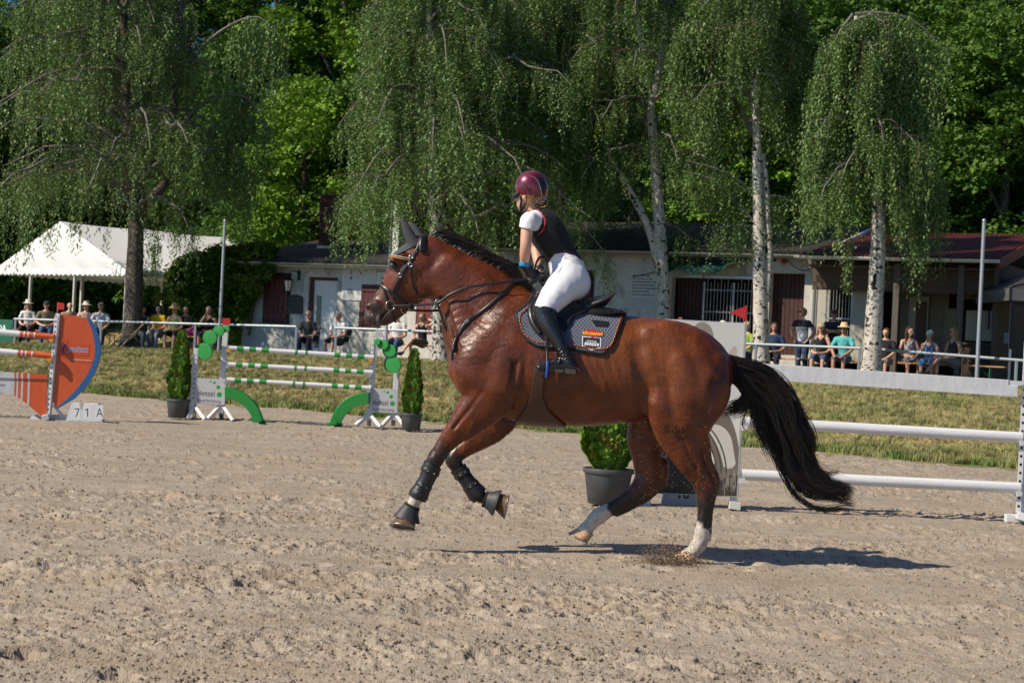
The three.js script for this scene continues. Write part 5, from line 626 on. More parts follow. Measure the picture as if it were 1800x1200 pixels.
function human(o) {   // o: px, py (hips), D0, face angle, pose, clothes
  const { label, pos, face = 0, pose = 'sit', skin = 1, top, legs = [0.04, 0.06, 0.12], shoes = [0.05, 0.05, 0.05], hair = [0.08, 0.05, 0.03], hairLen = 0, hat, hatCol = [0.5, 0.4, 0.25], sleeve = 1, short = false, arms = 'lap', lean = 0.12, head = 0, glasses, scale = 1, tank = false, fem = false, nod = 0.05, dress } = o;
  const g = thing('person', label, 'person', pos, face, o.group ?? 'spectators along the rail'); g.scale.setScalar(scale);
  const sit = pose === 'sit', hy = sit ? 0.53 : 0.92, sw = fem ? 0.165 : 0.195, hw2 = fem ? 0.125 : 0.12, T = 0.5, sy = hy + T * cos(lean), sz = T * sin(lean), A = (x, y, z, r, q) => [x, y, z, r, q ?? r];
  const tor = (e) => chain([A(0, hy - 0.02, 0, 0.125 + e, 0.11 + e), A(0, hy + 0.18, sz * 0.3, (fem ? 0.115 : 0.14) + e, 0.1 + e), A(0, hy + 0.36, sz * 0.7, (fem ? 0.135 : 0.16) + e, 0.11 + e), A(0, sy - 0.03, sz, (fem ? 0.12 : 0.145) + e, 0.085 + e)], 0.05), sh = (e) => chain([A(-sw, sy - 0.03, sz, 0.055 + e), A(0, sy, sz, 0.06 + e), A(sw, sy - 0.03, sz, 0.055 + e)], 0.06);
  const kneeY = sit ? 0.5 : 0.48, cross = o.cross, kz = sit ? 0.43 : 0.02;
  const legPts = (s, e) => { if (sit && cross && s > 0) return [A(0.09, hy - 0.02, 0.02, 0.085 + e), A(0.02, 0.6, 0.34, 0.068 + e), A(-0.06, 0.6, 0.44, 0.058 + e), A(-0.16, 0.42, 0.6, 0.052 + e), A(-0.22, 0.25, 0.72, 0.036 + e)]; if (sit) return [A(s * 0.09, hy - 0.02, 0.02, 0.088 + e), A(s * hw2, 0.53, 0.22, 0.075 + e), A(s * (hw2 + 0.01), kneeY, kz, 0.06 + e), A(s * (hw2 + 0.01), 0.32, kz + 0.03, 0.054 + e), A(s * hw2, 0.1, kz + (o.tuck ? -0.1 : 0.04), 0.036 + e)]; return [A(s * 0.085, hy - 0.03, 0, 0.092 + e), A(s * 0.1, 0.7, 0.01, 0.078 + e), A(s * 0.105, kneeY, 0.02, 0.058 + e), A(s * 0.11, 0.32, 0, 0.052 + e), A(s * 0.11, 0.1, -0.01, 0.038 + e)]; };
  const feet = (s) => { const l = legPts(s, 0)[4]; return sit && cross && s > 0 ? chain([A(l[0], l[1], l[2], 0.042), A(l[0] - 0.03, l[1] - 0.06, l[2] + 0.05, 0.042, 0.04), A(l[0] - 0.06, l[1] - 0.05, l[2] + 0.17, 0.032)], 0.02) : chain([A(l[0], 0.09, l[2], 0.042), A(l[0], 0.045, l[2] + 0.02, 0.045), A(l[0] + s * 0.02, 0.035, l[2] + 0.16, 0.036, 0.04)], 0.02); };
  const hands = {}, armPts = (s, e) => {
    const S0 = A(s * sw, sy - 0.04, sz, 0.052 + e), mode = Array.isArray(arms) ? arms[s > 0 ? 1 : 0] : arms; let P;
    if (mode === 'lap') P = [S0, A(s * (sw + 0.06), sy - 0.18, sz + 0.02, 0.047 + e), A(s * (sw + 0.07), sy - 0.3, sz + 0.03, 0.041 + e), A(s * 0.16, hy + 0.12, sz + 0.17, 0.037 + e), A(s * 0.07, hy + 0.1, sz + 0.28, 0.027 + e)];
    else if (mode === 'knees') P = [S0, A(s * (sw + 0.06), sy - 0.17, sz + 0.06, 0.047 + e), A(s * (sw + 0.06), sy - 0.28, sz + 0.12, 0.041 + e), A(s * 0.17, hy + 0.1, sz + 0.27, 0.036 + e), A(s * 0.1, hy + 0.04, sz + 0.38, 0.027 + e)];
    else if (mode === 'face') P = [S0, A(s * (sw + 0.03), sy - 0.16, sz + 0.09, 0.045 + e), A(s * (sw + 0.02), sy - 0.25, sz + 0.18, 0.04 + e), A(s * 0.13, sy - 0.08, sz + 0.2, 0.035 + e), A(s * 0.07, sy + 0.03, sz + 0.18, 0.027 + e)];
    else if (mode === 'behind') P = [S0, A(s * (sw + 0.12), sy + 0.02, sz + 0.02, 0.046 + e), A(s * (sw + 0.2), sy + 0.1, sz + 0.03, 0.04 + e), A(s * 0.22, sy + 0.16, sz - 0.02, 0.035 + e), A(s * 0.11, sy + 0.16, sz - 0.07, 0.027 + e)];
    else if (mode === 'hips') P = [S0, A(s * (sw + 0.1), sy - 0.15, sz - 0.04, 0.048 + e), A(s * (sw + 0.14), sy - 0.27, sz - 0.05, 0.042 + e), A(s * (sw + 0.05), hy + 0.1, 0.02, 0.037 + e), A(s * 0.19, hy + 0.03, 0.07, 0.028 + e)];
    else if (mode === 'fold') P = [S0, A(s * (sw + 0.05), sy - 0.15, sz + 0.02, 0.048 + e), A(s * (sw + 0.04), sy - 0.26, sz + 0.06, 0.042 + e), A(s * 0.06, sy - 0.22, sz + 0.19, 0.037 + e), A(-s * 0.1, sy - 0.19, sz + 0.19, 0.028 + e)];
    else P = [S0, A(s * (sw + 0.05), sy - 0.16, sz, 0.047 + e), A(s * (sw + 0.06), sy - 0.29, sz, 0.041 + e), A(s * (sw + 0.05), sy - 0.4, sz + 0.04, 0.036 + e), A(s * (sw + 0.04), sy - 0.52, sz + 0.07, 0.027 + e)];
    hands[s] = P; return P;
  };
  const arm = (s, e, n = 5) => chain(armPts(s, e).slice(0, n), 0.025), leg = (s, e, n = 5) => chain(legPts(s, e).slice(0, n), 0.035);
  const hipC = chain([A(-0.07, hy - 0.02, 0, 0.1), A(0.07, hy - 0.02, 0, 0.1)], 0.05), bodyCh = [tor(-0.012), sh(-0.01), arm(-1, 0), arm(1, 0), hipC, leg(-1, -0.006), leg(1, -0.006), feet(-1), feet(1), chain([A(0, sy, sz, 0.05), A(0, sy + 0.1, sz + 0.015, 0.047)], 0.03)], [blo, bhi] = boundsOf(bodyCh);
  const bits = [netMesh(field(bodyCh), blo, bhi, 0.021, () => [1, 1, 1])];
  const hq = new THREE.Matrix4().compose(V(0, sy + 0.12, sz + 0.03), new THREE.Quaternion().setFromEuler(new THREE.Euler(nod, head, 0, 'YXZ')), V(1, 1, 1)); bits.push(headGeo.clone().applyMatrix4(hq));
  for (const s of [-1, 1]) { const P = hands[s], w = V(...P[4].slice(0, 3)), e = V(...P[3].slice(0, 3)), d = w.clone().sub(e).normalize(), h = handGeo.clone(); if (s < 0) { h.scale(-1, 1, 1); const ix = h.index.array; for (let i = 0; i < ix.length; i += 3) { const t = ix[i]; ix[i] = ix[i + 1]; ix[i + 1] = t; } } h.applyQuaternion(new THREE.Quaternion().setFromUnitVectors(V(0, -1, 0), d)).translate(w.x, w.y, w.z); h.setAttribute('color', new THREE.BufferAttribute(new Float32Array(h.attributes.position.count * 3).fill(1), 3)); bits.push(h); }
  part('body', merge(bits), skinMats[skin], g);
  const cut = (ch, clip, cell, m, nm) => { const f = field(ch), [lo, hi] = boundsOf(ch); const ff = (x, y, z) => max(f(x, y, z) + (abs(f(x, y, z)) < 0.03 ? 0.004 * n3(x * 14, y * 9 + pos.x, z * 14) : 0), clip ? clip(x, y, z) : -1); return part(nm, netMesh(ff, lo, hi, cell), m, g); };
  const TM = Array.isArray(top) ? clothOf(top) : top;
  const neckCut = (x, y, z) => y - (sy + 0.045) + (tank ? max(0, (0.1 - abs(x)) * 1.2) : 0);
  const tc = tank ? [tor(0.012)] : [tor(0.014), sh(0.014)]; if (!tank && sleeve > 0) tc.push(arm(-1, 0.014, sleeve > 1 ? 5 : 2), arm(1, 0.014, sleeve > 1 ? 5 : 2)); if (dress) tc.push(leg(-1, 0.03, 3), leg(1, 0.03, 3), hipC);
  const low = dress ? 0.3 : hy - 0.06; cut(tc, (x, y, z) => max(neckCut(x, y, z), low - y), 0.019, TM, dress ? 'dress' : 'shirt');
  if (!dress) { const n = short ? 3 : 5; cut([hipC, leg(-1, 0.014, n), leg(1, 0.014, n), chain([A(0, hy - 0.02, 0, 0.14, 0.125), A(0, hy + 0.06, 0, 0.13, 0.115)], 0.03)], (x, y, z) => y - (hy + 0.09), 0.021, clothOf(legs), short ? 'shorts' : 'trousers'); }
  for (const s of [-1, 1]) { const c = feet(s); c.n = c.n.map((q) => [q[0], q[1], q[2], q[3] + 0.008, q[4] + 0.008]); for (let j = 0; j < 3; j++) { c.lo[j] -= 0.01; c.hi[j] += 0.01; } const l = legPts(s, 0)[4]; cut([c], (x, y, z) => y - (l[1] + 0.01), 0.014, clothOf(shoes), 'shoe'); }
  const onHead = (nm, geo, m) => { const q = part(nm, Array.isArray(geo) ? merge(geo) : geo, m, g); q.geometry.applyMatrix4(hq); return q; };
  { const hc2 = [chain([[0, 0.15, -0.02, 0.09, 0.1]], 0.02), chain([[0, 0.11, -0.06, 0.078, 0.06]], 0.02)]; if (hairLen > 0) { for (const s of [-1, 1]) hc2.push(chain([[s * 0.062, 0.12, -0.03, 0.035], [s * 0.085, 0.02, -0.03, 0.036], [s * 0.09, -hairLen, 0.0, 0.03]], 0.03)); hc2.push(chain([[0, 0.12, -0.07, 0.065, 0.05], [0, 0.0, -0.085, 0.075, 0.04], [0, -hairLen, -0.08, 0.06, 0.03]], 0.04)); } const [lo, hi] = boundsOf(hc2), f = field(hc2); if (hair) onHead('hair', netMesh((x, y, z) => max(f(x, y, z) + 0.005 * n3(x * 40, y * 16, z * 40), z - lerp(0.02, 0.07, clamp((y - 0.13) / 0.07)) - (y < 0.08 ? 0.03 : 0)), lo, hi, 0.011), clothOf(hair)); }
  if (glasses) onHead('sunglasses', [rbox(0.055, 0.034, 0.012, 0.034, 0.117, 0.094), rbox(0.055, 0.034, 0.012, -0.034, 0.117, 0.094), box(0.03, 0.008, 0.008, 0, 0.122, 0.1), box(0.006, 0.008, 0.1, 0.076, 0.122, 0.04), box(0.006, 0.008, 0.1, -0.076, 0.122, 0.04)], mat([0.01, 0.01, 0.012], 0.2));
  if (hat === 'brim') onHead('hat', [new THREE.LatheGeometry([[0.001, 0.29], [0.06, 0.288], [0.085, 0.26], [0.098, 0.19], [0.17, 0.172], [0.172, 0.166], [0.096, 0.18], [0.001, 0.2]].map((p) => new THREE.Vector2(...p)), 24).translate(0, 0, -0.01)], clothOf(hatCol));
  if (hat === 'cap') onHead('cap', [new THREE.SphereGeometry(0.108, 20, 10, 0, 2 * PI, 0, PI / 2).scale(0.95, 0.92, 1.05).translate(0, 0.155, -0.012), new THREE.CylinderGeometry(0.085, 0.088, 0.012, 20, 1, false, -PI / 2, PI).rotateX(0.12).scale(0.95, 1, 1.3).translate(0, 0.16, 0.06)], clothOf(hatCol));
  return g;
}
// px: column; D0: line; the figure sits or stands on the flat above the bank
const spot = (px, D0 = BD, dy = 0) => { const s = fx(px, 590, D0), P = line(s, D0); P.y = plateau(P.x) + dy + 0.005; return P; };
const F = -0.25;
const JEANS = [0.03, 0.06, 0.13], NAVY = [0.012, 0.016, 0.035], WHITE_S = [0.68, 0.68, 0.7], BLACK = [0.013, 0.013, 0.015];
const folk = [
  { px: 47, label: 'seated woman in white hat and white shirt at the left end', hat: 'brim', hatCol: [0.66, 0.63, 0.55], top: [0.66, 0.64, 0.6], legs: NAVY, fem: true, face: 0.05, hairLen: 0.02, hair: [0.3, 0.25, 0.2] },
  { px: 78, label: 'seated man in dark cap and olive shirt left of the orange wing', hat: 'cap', hatCol: [0.02, 0.025, 0.04], top: [0.2, 0.17, 0.1], legs: [0.03, 0.08, 0.2], face: 0.3, head: -0.3, arms: 'lap' },
  { px: 119, label: 'seated bald person in tan shirt behind the orange wing', hair: null, top: [0.35, 0.24, 0.16], legs: [0.2, 0.18, 0.15], face: 0.3, D0: 50.3 },
  { px: 149, label: 'seated person in pale hat and pink checked shirt', hat: 'brim', hatCol: [0.62, 0.58, 0.5], top: [0.52, 0.36, 0.32], legs: [0.2, 0.19, 0.18], face: 0.1, head: -0.4 },
  { px: 175, label: 'seated man in grey cap and light blue shirt left of the dark birch', hat: 'cap', hatCol: [0.2, 0.17, 0.13], top: [0.5, 0.53, 0.6], legs: [0.02, 0.02, 0.025], face: 0.1, arms: 'knees' },
  { px: 250, label: 'person lying back in the deck chair under the dark birch', top: [0.06, 0.06, 0.08], legs: [0.1, 0.1, 0.12], face: 0.5, lean: -0.25, D0: 49.6, skin: 0, hair: [0.12, 0.05, 0.02], arms: 'down', dy: -0.05 },
  { px: 278, label: 'seated woman in yellow shirt with dark hair and sunglasses', top: [0.6, 0.36, 0.01], legs: [0.25, 0.26, 0.3], fem: true, hair: [0.03, 0.02, 0.015], hairLen: 0.02, glasses: true, face: F, sleeve: 1 },
  { px: 306, label: 'seated woman in straw hat and green patterned sleeveless top', hat: 'brim', hatCol: [0.45, 0.3, 0.13], top: [0.42, 0.46, 0.16], legs: BLACK, short: true, fem: true, tank: true, glasses: true, face: -0.15, nod: 0.25, arms: 'lap', hair: [0.25, 0.15, 0.08] },
  { px: 326, label: 'dark clothed person half hidden behind the woman in the straw hat', top: BLACK, legs: BLACK, face: F, D0: 50.7, hair: [0.1, 0.07, 0.05] },
  { px: 366, label: 'seated man in black sleeveless shirt resting his chin right of the straw hat', top: BLACK, tank: true, legs: [0.06, 0.06, 0.07], short: true, arms: ['face', 'lap'], face: -0.2, skin: 2, hair: [0.2, 0.18, 0.17], D0: 50.5, dy: 0 },
  { px: 541, label: 'woman in dark clothes with sunglasses sitting in a garden chair by the door', at: () => seatA, top: [0.03, 0.035, 0.045], legs: [0.012, 0.015, 0.03], fem: true, glasses: true, face: -0.15, hair: [0.3, 0.25, 0.2], dy: -0.03, group: 'couple on the garden chairs' },
  { px: 596, label: 'grey haired man in white shirt and shorts sitting in a garden chair', at: () => seatB, top: WHITE_S, legs: [0.03, 0.035, 0.05], short: true, face: -0.6, skin: 2, hair: [0.4, 0.39, 0.38], dy: -0.03, group: 'couple on the garden chairs' },
  { px: 699, label: 'seated person in white shirt and jeans below the horse muzzle', top: WHITE_S, legs: [0.03, 0.07, 0.17], face: -0.3, D0: 50.6, hair: [0.18, 0.1, 0.06], skin: 0 },
  { px: 743, label: 'blonde woman in black top with one arm behind her head', top: BLACK, tank: true, legs: [0.1, 0.09, 0.1], short: true, fem: true, hair: [0.34, 0.21, 0.09], hairLen: 0.14, arms: ['lap', 'behind'], cross: true, face: -0.45, D0: 50.6 },
  { px: 1196, label: 'person in blue shirt seated behind the horse back left of the grille', top: [0.05, 0.1, 0.25], legs: NAVY, D0: 51.4, skin: 2, face: F, hair: null, dy: 0.1 },
  { px: 1154, label: 'person whose head shows above the horse croup left of the birch', top: [0.2, 0.2, 0.22], legs: NAVY, D0: 51.2, skin: 2, face: F, hair: [0.3, 0.28, 0.26], dy: 0.02 },
  { px: 1247, label: 'person with reddish hair seated behind the printed jump board', top: [0.1, 0.1, 0.12], legs: NAVY, D0: 51.0, face: F, hair: [0.2, 0.08, 0.05] },
  { px: 1271, label: 'person in white flat cap seated behind the printed jump board', top: [0.3, 0.3, 0.3], legs: NAVY, D0: 50.6, face: F, hat: 'cap', hatCol: [0.7, 0.7, 0.66] },
  { px: 1318, label: 'seated man in lime green shirt and jeans beside the printed board', top: [0.24, 0.34, 0.05], legs: JEANS, face: -0.9, arms: 'knees', hair: [0.45, 0.42, 0.36], lean: 0.2 },
  { px: 1362, label: 'seated person in dark blue shirt right of the double birch trunk', top: [0.02, 0.05, 0.12], legs: NAVY, D0: 50.6, face: F, skin: 2 },
  { px: 1412, label: 'standing man in white and navy striped polo and jeans', pose: 'stand', top: 'polo', legs: JEANS, face: -0.75, head: -0.3, nod: -0.15, arms: 'hips', D0: 50.2, skin: 2, hair: [0.25, 0.18, 0.12], hat: null, glasses: true },
  { px: 1445, label: 'seated woman in camouflage cap and black tank top', top: BLACK, tank: true, legs: [0.06, 0.09, 0.16], short: true, fem: true, hat: 'cap', hatCol: [0.35, 0.3, 0.2], face: -0.35, hairLen: 0.04, hair: [0.2, 0.12, 0.06], D0: 49.9 },
  { px: 1466, label: 'standing man in navy shirt with folded arms behind the straw hat', pose: 'stand', top: NAVY, legs: NAVY, face: -0.3, arms: 'fold', D0: 51.4, skin: 2, hat: 'cap', hatCol: [0.03, 0.03, 0.03] },
  { px: 1487, label: 'seated man in straw hat and turquoise shirt', top: [0.09, 0.42, 0.42], legs: [0.09, 0.14, 0.22], short: true, hat: 'brim', hatCol: [0.62, 0.46, 0.24], glasses: true, face: -0.5, arms: 'knees', lean: 0.22, D0: 49.8, skin: 2 },
  { px: 1560, label: 'seated boy in black printed T-shirt right of the rightmost birch', top: BLACK, legs: [0.2, 0.2, 0.2], short: true, face: -0.5, scale: 0.95, hair: [0.09, 0.05, 0.03], arms: 'knees' },
  { px: 1598, label: 'seated young woman with long dark hair and pale crop top', top: [0.4, 0.38, 0.4], tank: true, legs: [0.1, 0.11, 0.13], short: true, fem: true, hair: [0.05, 0.02, 0.012], hairLen: 0.22, face: 0.1, head: 0.4, D0: 50.4 },
  { px: 1636, label: 'seated girl in pale green cap and blue dress with a hand at her mouth', top: [0.1, 0.22, 0.45], dress: true, fem: true, tank: true, hat: 'cap', hatCol: [0.4, 0.5, 0.44], face: -0.35, arms: ['face', 'lap'], scale: 0.93, D0: 49.9, hair: [0.35, 0.2, 0.1] },
  { px: 1682, label: 'seated woman with curly blonde hair and black sleeveless top at the bench end', top: BLACK, tank: true, legs: [0.13, 0.14, 0.17], short: true, fem: true, hair: [0.22, 0.135, 0.055], hairLen: 0.13, cross: true, face: -1.05, head: -0.2, glasses: true, D0: 49.5, skin: 2 },
];
for (const f of folk) {
  const pos = f.at ? f.at().clone() : spot(f.px, f.D0 ?? BD); pos.y += f.dy ?? 0;
  let top = f.top;
  if (top === 'polo') top = mat(0xffffff, 0.88, { map: (() => { const t = dataTex(16, (u, v, x, y) => { const k = y / 128; return k > 0.62 ? [0.1, 0.11, 0.17] : k > 0.585 ? [0.82, 0.83, 0.86] : k > 0.56 ? [0.1, 0.11, 0.17] : k > 0.535 ? [0.82, 0.83, 0.86] : k > 0.51 ? [0.1, 0.11, 0.17] : [0.8, 0.81, 0.84]; }, true, 1, 128); t.repeat.set(1, 1.43); t.offset.set(0, -1.2); return t; })() });
  const h = human({ ...f, pos, top });
  if (f.top === 'polo') { const s = h.children.find((c) => c.name === 'shirt'); geoUV(s.geometry, (x, y) => [x, y]); }
}
// a magenta bag on the bench
{ const P = spot(336, BD, 0.48), o = thing('handbag', 'magenta handbag on the bench beside the woman in the straw hat', 'bag', P, -TH); part('bag', netMesh(field([chain([[-0.14, 0.08, 0, 0.09, 0.07], [0, 0.11, 0, 0.11, 0.08], [0.14, 0.08, 0, 0.09, 0.07]], 0.03)]), [-0.26, -0.03, -0.12], [0.26, 0.25, 0.12], 0.016), clothOf([0.2, 0.015, 0.11]), o); part('handle', tube([V(-0.1, 0.18, 0), V(-0.06, 0.3, 0), V(0.06, 0.3, 0), V(0.1, 0.18, 0)], 0.01, 6, 14), clothOf([0.15, 0.01, 0.08]), o); }
// ================= THE HORSE =================
const HD = 12, S = HD / FPX;                                   // metres per photo pixel in the horse's plane
const hp = (px, py, z = 0) => { const p = at(px, py, HD - z); return V(p.x, p.y, z); };
const hn = (px, py, z, r, q = r) => { const p = hp(px, py, z); return [p.x, p.y, z, r * S, q * S]; };
const camInv = camera.quaternion.clone().invert();
function toPx(x, y, z) { const d = V(x, y - EYE, -HD + z).applyQuaternion(camInv); return [900 + d.x / -d.z * FPX, 600 - d.y / -d.z * FPX]; }
const hc = (list, k = 0.03, sub = 4, op = 1) => chain(list.map((n) => hn(...n)), k, sub, op);
const both = (list, k, sub, op) => [hc(list, k, sub, op), hc(list.map((n) => [n[0], n[1], -n[2], ...n.slice(3)]), k, sub, op)];

const horseChains = [
  // trunk
  hc([[858, 636, 0, 60, 56], [890, 630, 0, 98, 70], [935, 634, 0, 110, 78], [985, 638, 0, 110, 84], [1040, 646, 0, 102, 88], [1095, 648, 0, 94, 84], [1140, 643, 0, 85, 78], [1185, 640, 0, 75, 74], [1222, 646, 0, 62, 64], [1250, 660, 0, 40, 42]], 0.04),
  // withers and back
  hc([[872, 552, 0, 42, 22], [922, 552, 0, 38, 25], [965, 566, 0, 34, 32], [1010, 586, 0, 38, 48], [1070, 608, 0, 46, 60]], 0.08),
  // neck
  hc([[757, 466, 0, 47, 22], [776, 480, 0, 48, 22], [799, 497, 0, 51, 24], [825, 518, 0, 60, 28], [846, 545, 0, 73, 34], [862, 580, 0, 84, 44], [872, 618, 0, 78, 56]], 0.06),
  // crest
  hc([[752, 432, 0, 14, 12], [785, 447, 0, 12, 12], [828, 466, 0, 13, 13], [868, 490, 0, 16, 15], [905, 522, 0, 20, 18]], 0.05),
  // head
  hc([[741, 448, 0, 29, 21], [725, 468, 0, 38, 27], [711, 494, 0, 36, 24], [696, 516, 0, 30, 18], [680, 535, 0, 26, 15], [664, 549, 0, 23, 15.5]], 0.03),
  // jaw
  hc([[744, 500, 0, 24, 18], [724, 522, 0, 17, 15], [703, 542, 0, 13, 12], [686, 556, 0, 12, 11.5], [676, 562, 0, 10.5, 11]], 0.02),
  ...both([[739, 496, 0.062, 28, 9]], 0.035),                                          // cheek
  ...both([[744, 462, 0.05, 13, 9], [728, 470, 0.085, 10, 6], [705, 488, 0.068, 6, 5], [690, 508, 0.05, 4, 4]], 0.03),   // cheekbone
  ...both([[694, 458, 0.082, 10, 8], [706, 452, 0.088, 8, 6]], 0.03),                                                    // brow
  ...both([[652, 540, 0.045, 9, 6], [662, 536, 0.05, 8, 4]], 0.02),                       // nostril rim
  hc([[652, 558, 0, 12, 13], [660, 565, 0, 9, 12]], 0.015),                               // upper lip
  hc([[727, 428, 0.035, 8, 8], [719, 412, 0.042, 6.5, 5], [714, 400, 0.046, 4.5, 3.5], [708, 389, 0.048, 1.5, 1.2]], 0.02), hc([[739, 424, -0.035, 8, 8], [733, 411, -0.042, 6, 5], [728, 402, -0.046, 4.5, 3.5], [723, 395, -0.048, 1.5, 1.2]], 0.02), // ears
  // neck muscle and the groove under it
  ...both([[770, 490, 0.06, 14, 8], [795, 530, 0.085, 19, 9], [815, 575, 0.13, 26, 13], [828, 620, 0.17, 30, 16]], 0.06),
  ...both([[792, 470, 0.065, 16, 7], [835, 500, 0.08, 20, 9], [872, 540, 0.11, 26, 12]], 0.07),
  // shoulder blade, point of shoulder, triceps, chest
  ...both([[918, 540, 0.1, 18, 10], [885, 580, 0.18, 26, 14], [850, 625, 0.215, 30, 16], [828, 655, 0.2, 30, 18]], 0.07),
  ...both([[912, 580, 0.2, 22, 12], [893, 632, 0.245, 26, 15], [878, 680, 0.235, 30, 17]], 0.035),
  ...both([[822, 640, 0.1, 30, 22], [826, 668, 0.11, 26, 20]], 0.05),
  ...both([[806, 652, 0.12, 18, 13], [822, 676, 0.17, 17, 12]], 0.03),
  ...both([[1172, 596, 0.2, 22, 10], [1205, 612, 0.18, 20, 10]], 0.04), ...both([[1216, 612, 0.2, 14, 9], [1240, 660, 0.245, 15, 8], [1236, 715, 0.24, 13, 8]], 0.03),
  hc([[1156, 672, 0.25, 16, 9], [1160, 708, 0.26, 17, 10], [1170, 738, 0.245, 15, 10]], 0.03), hc([[1196, 640, 0.27, 16, 6], [1204, 690, 0.275, 18, 7], [1200, 740, 0.25, 14, 7]], 0.035),
  ...both([[934, 572, 0.2, 10, 6], [915, 620, 0.262, 12, 7], [900, 668, 0.265, 14, 8]], 0.025),
  // near fore
  hc([[850, 668, 0.19, 44, 24], [862, 690, 0.185, 44, 24], [838, 722, 0.175, 35, 21], [812, 748, 0.165, 24.5, 18], [786, 777, 0.155, 16.5, 14], [774, 794, 0.15, 14.5, 13], [765, 808, 0.15, 14.5, 13.5], [758, 823, 0.15, 12, 11.5], [750, 843, 0.15, 9.5, 9], [742, 858, 0.15, 10, 9.5], [735, 871, 0.15, 12.5, 11.5], [727, 884, 0.15, 10, 9.5], [720, 897, 0.15, 11, 11], [716, 908, 0.15, 13, 13.5]], 0.035),
  hc([[878, 702, 0.19, 26, 16], [852, 730, 0.185, 16, 13], [822, 762, 0.17, 11, 10]], 0.03),
  hc([[838, 700, 0.22, 17, 10], [812, 735, 0.2, 13, 9], [786, 768, 0.175, 9, 7]], 0.025),
  // far fore
  hc([[850, 670, -0.19, 44, 24], [878, 715, -0.18, 40, 24], [868, 745, -0.175, 31, 20], [845, 767, -0.17, 23, 17], [820, 785, -0.165, 17, 14], [797, 805, -0.16, 14.5, 13.5], [803, 820, -0.16, 12.5, 12], [813, 834, -0.16, 9.5, 9.5], [825, 850, -0.16, 9.5, 9.5], [838, 867, -0.16, 12.5, 11.5], [851, 876, -0.16, 10, 9.5], [862, 880, -0.16, 11.5, 11], [870, 882, -0.16, 13, 13]], 0.035),
  // croup and thighs
  ...both([[1142, 588, 0.2, 13, 9], [1168, 592, 0.17, 26, 14], [1210, 616, 0.12, 30, 16]], 0.06),
  hc([[1180, 630, 0.11, 62, 40], [1208, 672, 0.13, 76, 42], [1203, 708, 0.145, 63, 38], [1194, 750, 0.15, 44, 29], [1206, 788, 0.145, 30, 23], [1221, 824, 0.135, 21, 18], [1239, 852, 0.125, 18, 15], [1239, 880, 0.12, 13.5, 12.5], [1237, 911, 0.12, 10.5, 10.5], [1233, 936, 0.12, 11, 11], [1229, 956, 0.12, 14, 13], [1220, 968, 0.12, 12, 12.5], [1212, 976, 0.12, 14, 14]], 0.04),
  hc([[1234, 775, 0.13, 14, 12], [1245, 812, 0.125, 8, 8], [1257, 843, 0.12, 9, 8.5], [1253, 868, 0.12, 8, 8], [1247, 905, 0.12, 6, 7], [1243, 945, 0.12, 8, 9]], 0.018),
  hc([[1160, 700, 0.19, 28, 17], [1165, 728, 0.195, 24, 16], [1182, 768, 0.18, 20, 14], [1205, 815, 0.155, 12, 10]], 0.05),
  hc([[1246, 650, 0.14, 32, 20], [1250, 690, 0.16, 26, 20], [1232, 738, 0.165, 19, 17], [1228, 772, 0.15, 14, 13]], 0.04),
  hc([[1180, 630, -0.11, 62, 40], [1190, 680, -0.13, 66, 42], [1165, 725, -0.145, 56, 38], [1140, 768, -0.15, 38, 28], [1138, 805, -0.145, 27, 22], [1140, 838, -0.135, 24, 17], [1120, 864, -0.125, 16.5, 14], [1090, 884, -0.12, 12.5, 11.5], [1066, 899, -0.12, 12.5, 11.5], [1051, 908, -0.12, 14.5, 13], [1038, 921, -0.12, 11.5, 12], [1028, 933, -0.12, 14, 14]], 0.04),
  hc([[1166, 815, -0.13, 10, 9], [1162, 845, -0.125, 11, 9.5], [1130, 877, -0.12, 8, 8], [1085, 902, -0.12, 6, 7]], 0.018),
  hc([[1128, 715, 0, 16, 18], [1136, 742, 0, 14, 14]], 0.03),                              // sheath
  hc([[1262, 628, 0, 13, 15], [1285, 640, 0, 9, 9], [1305, 658, 0, 6, 6]], 0.03),          // dock
  // hollows: flank, jugular groove, nostril, mouth, eye socket, between neck and jaw
  ...both([[1122, 612, 0.31, 12, 10], [1130, 650, 0.335, 13, 13], [1136, 692, 0.31, 12, 12]], 0.05, 3, -1),
  ...both([[1256, 668, 0.262, 4, 5], [1247, 705, 0.29, 4, 5], [1232, 745, 0.268, 3, 5]], 0.035, 4, -1),
  hc([[1192, 760, 0.265, 3, 4], [1208, 790, 0.245, 3, 4], [1226, 822, 0.21, 3, 4]], 0.02, 4, -1),
  ...both([[906, 640, 0.3, 4, 5], [900, 690, 0.3, 5, 6], [893, 722, 0.27, 6, 8]], 0.03, 4, -1),
  hc([[846, 690, 0.29, 3, 4], [822, 722, 0.26, 3, 3.5], [798, 752, 0.225, 2, 3]], 0.02, 4, -1),
  ...both([[777, 528, 0.1, 5, 4], [795, 575, 0.145, 6, 5], [806, 615, 0.19, 7, 6]], 0.03, 4, -1),
  ...both([[646, 544, 0.058, 5.5, 6], [651, 551, 0.066, 3.6, 6]], 0.008, 3, -1),
  ...both([[664, 566, 0.05, 2.2, 8], [676, 551, 0.056, 2.2, 5], [690, 541, 0.06, 1.6, 4]], 0.006, 4, -1),
  ...both([[689.5, 466, 0.112, 6, 7]], 0.012, 1, -1),
];
const horseRaw = field(horseChains);
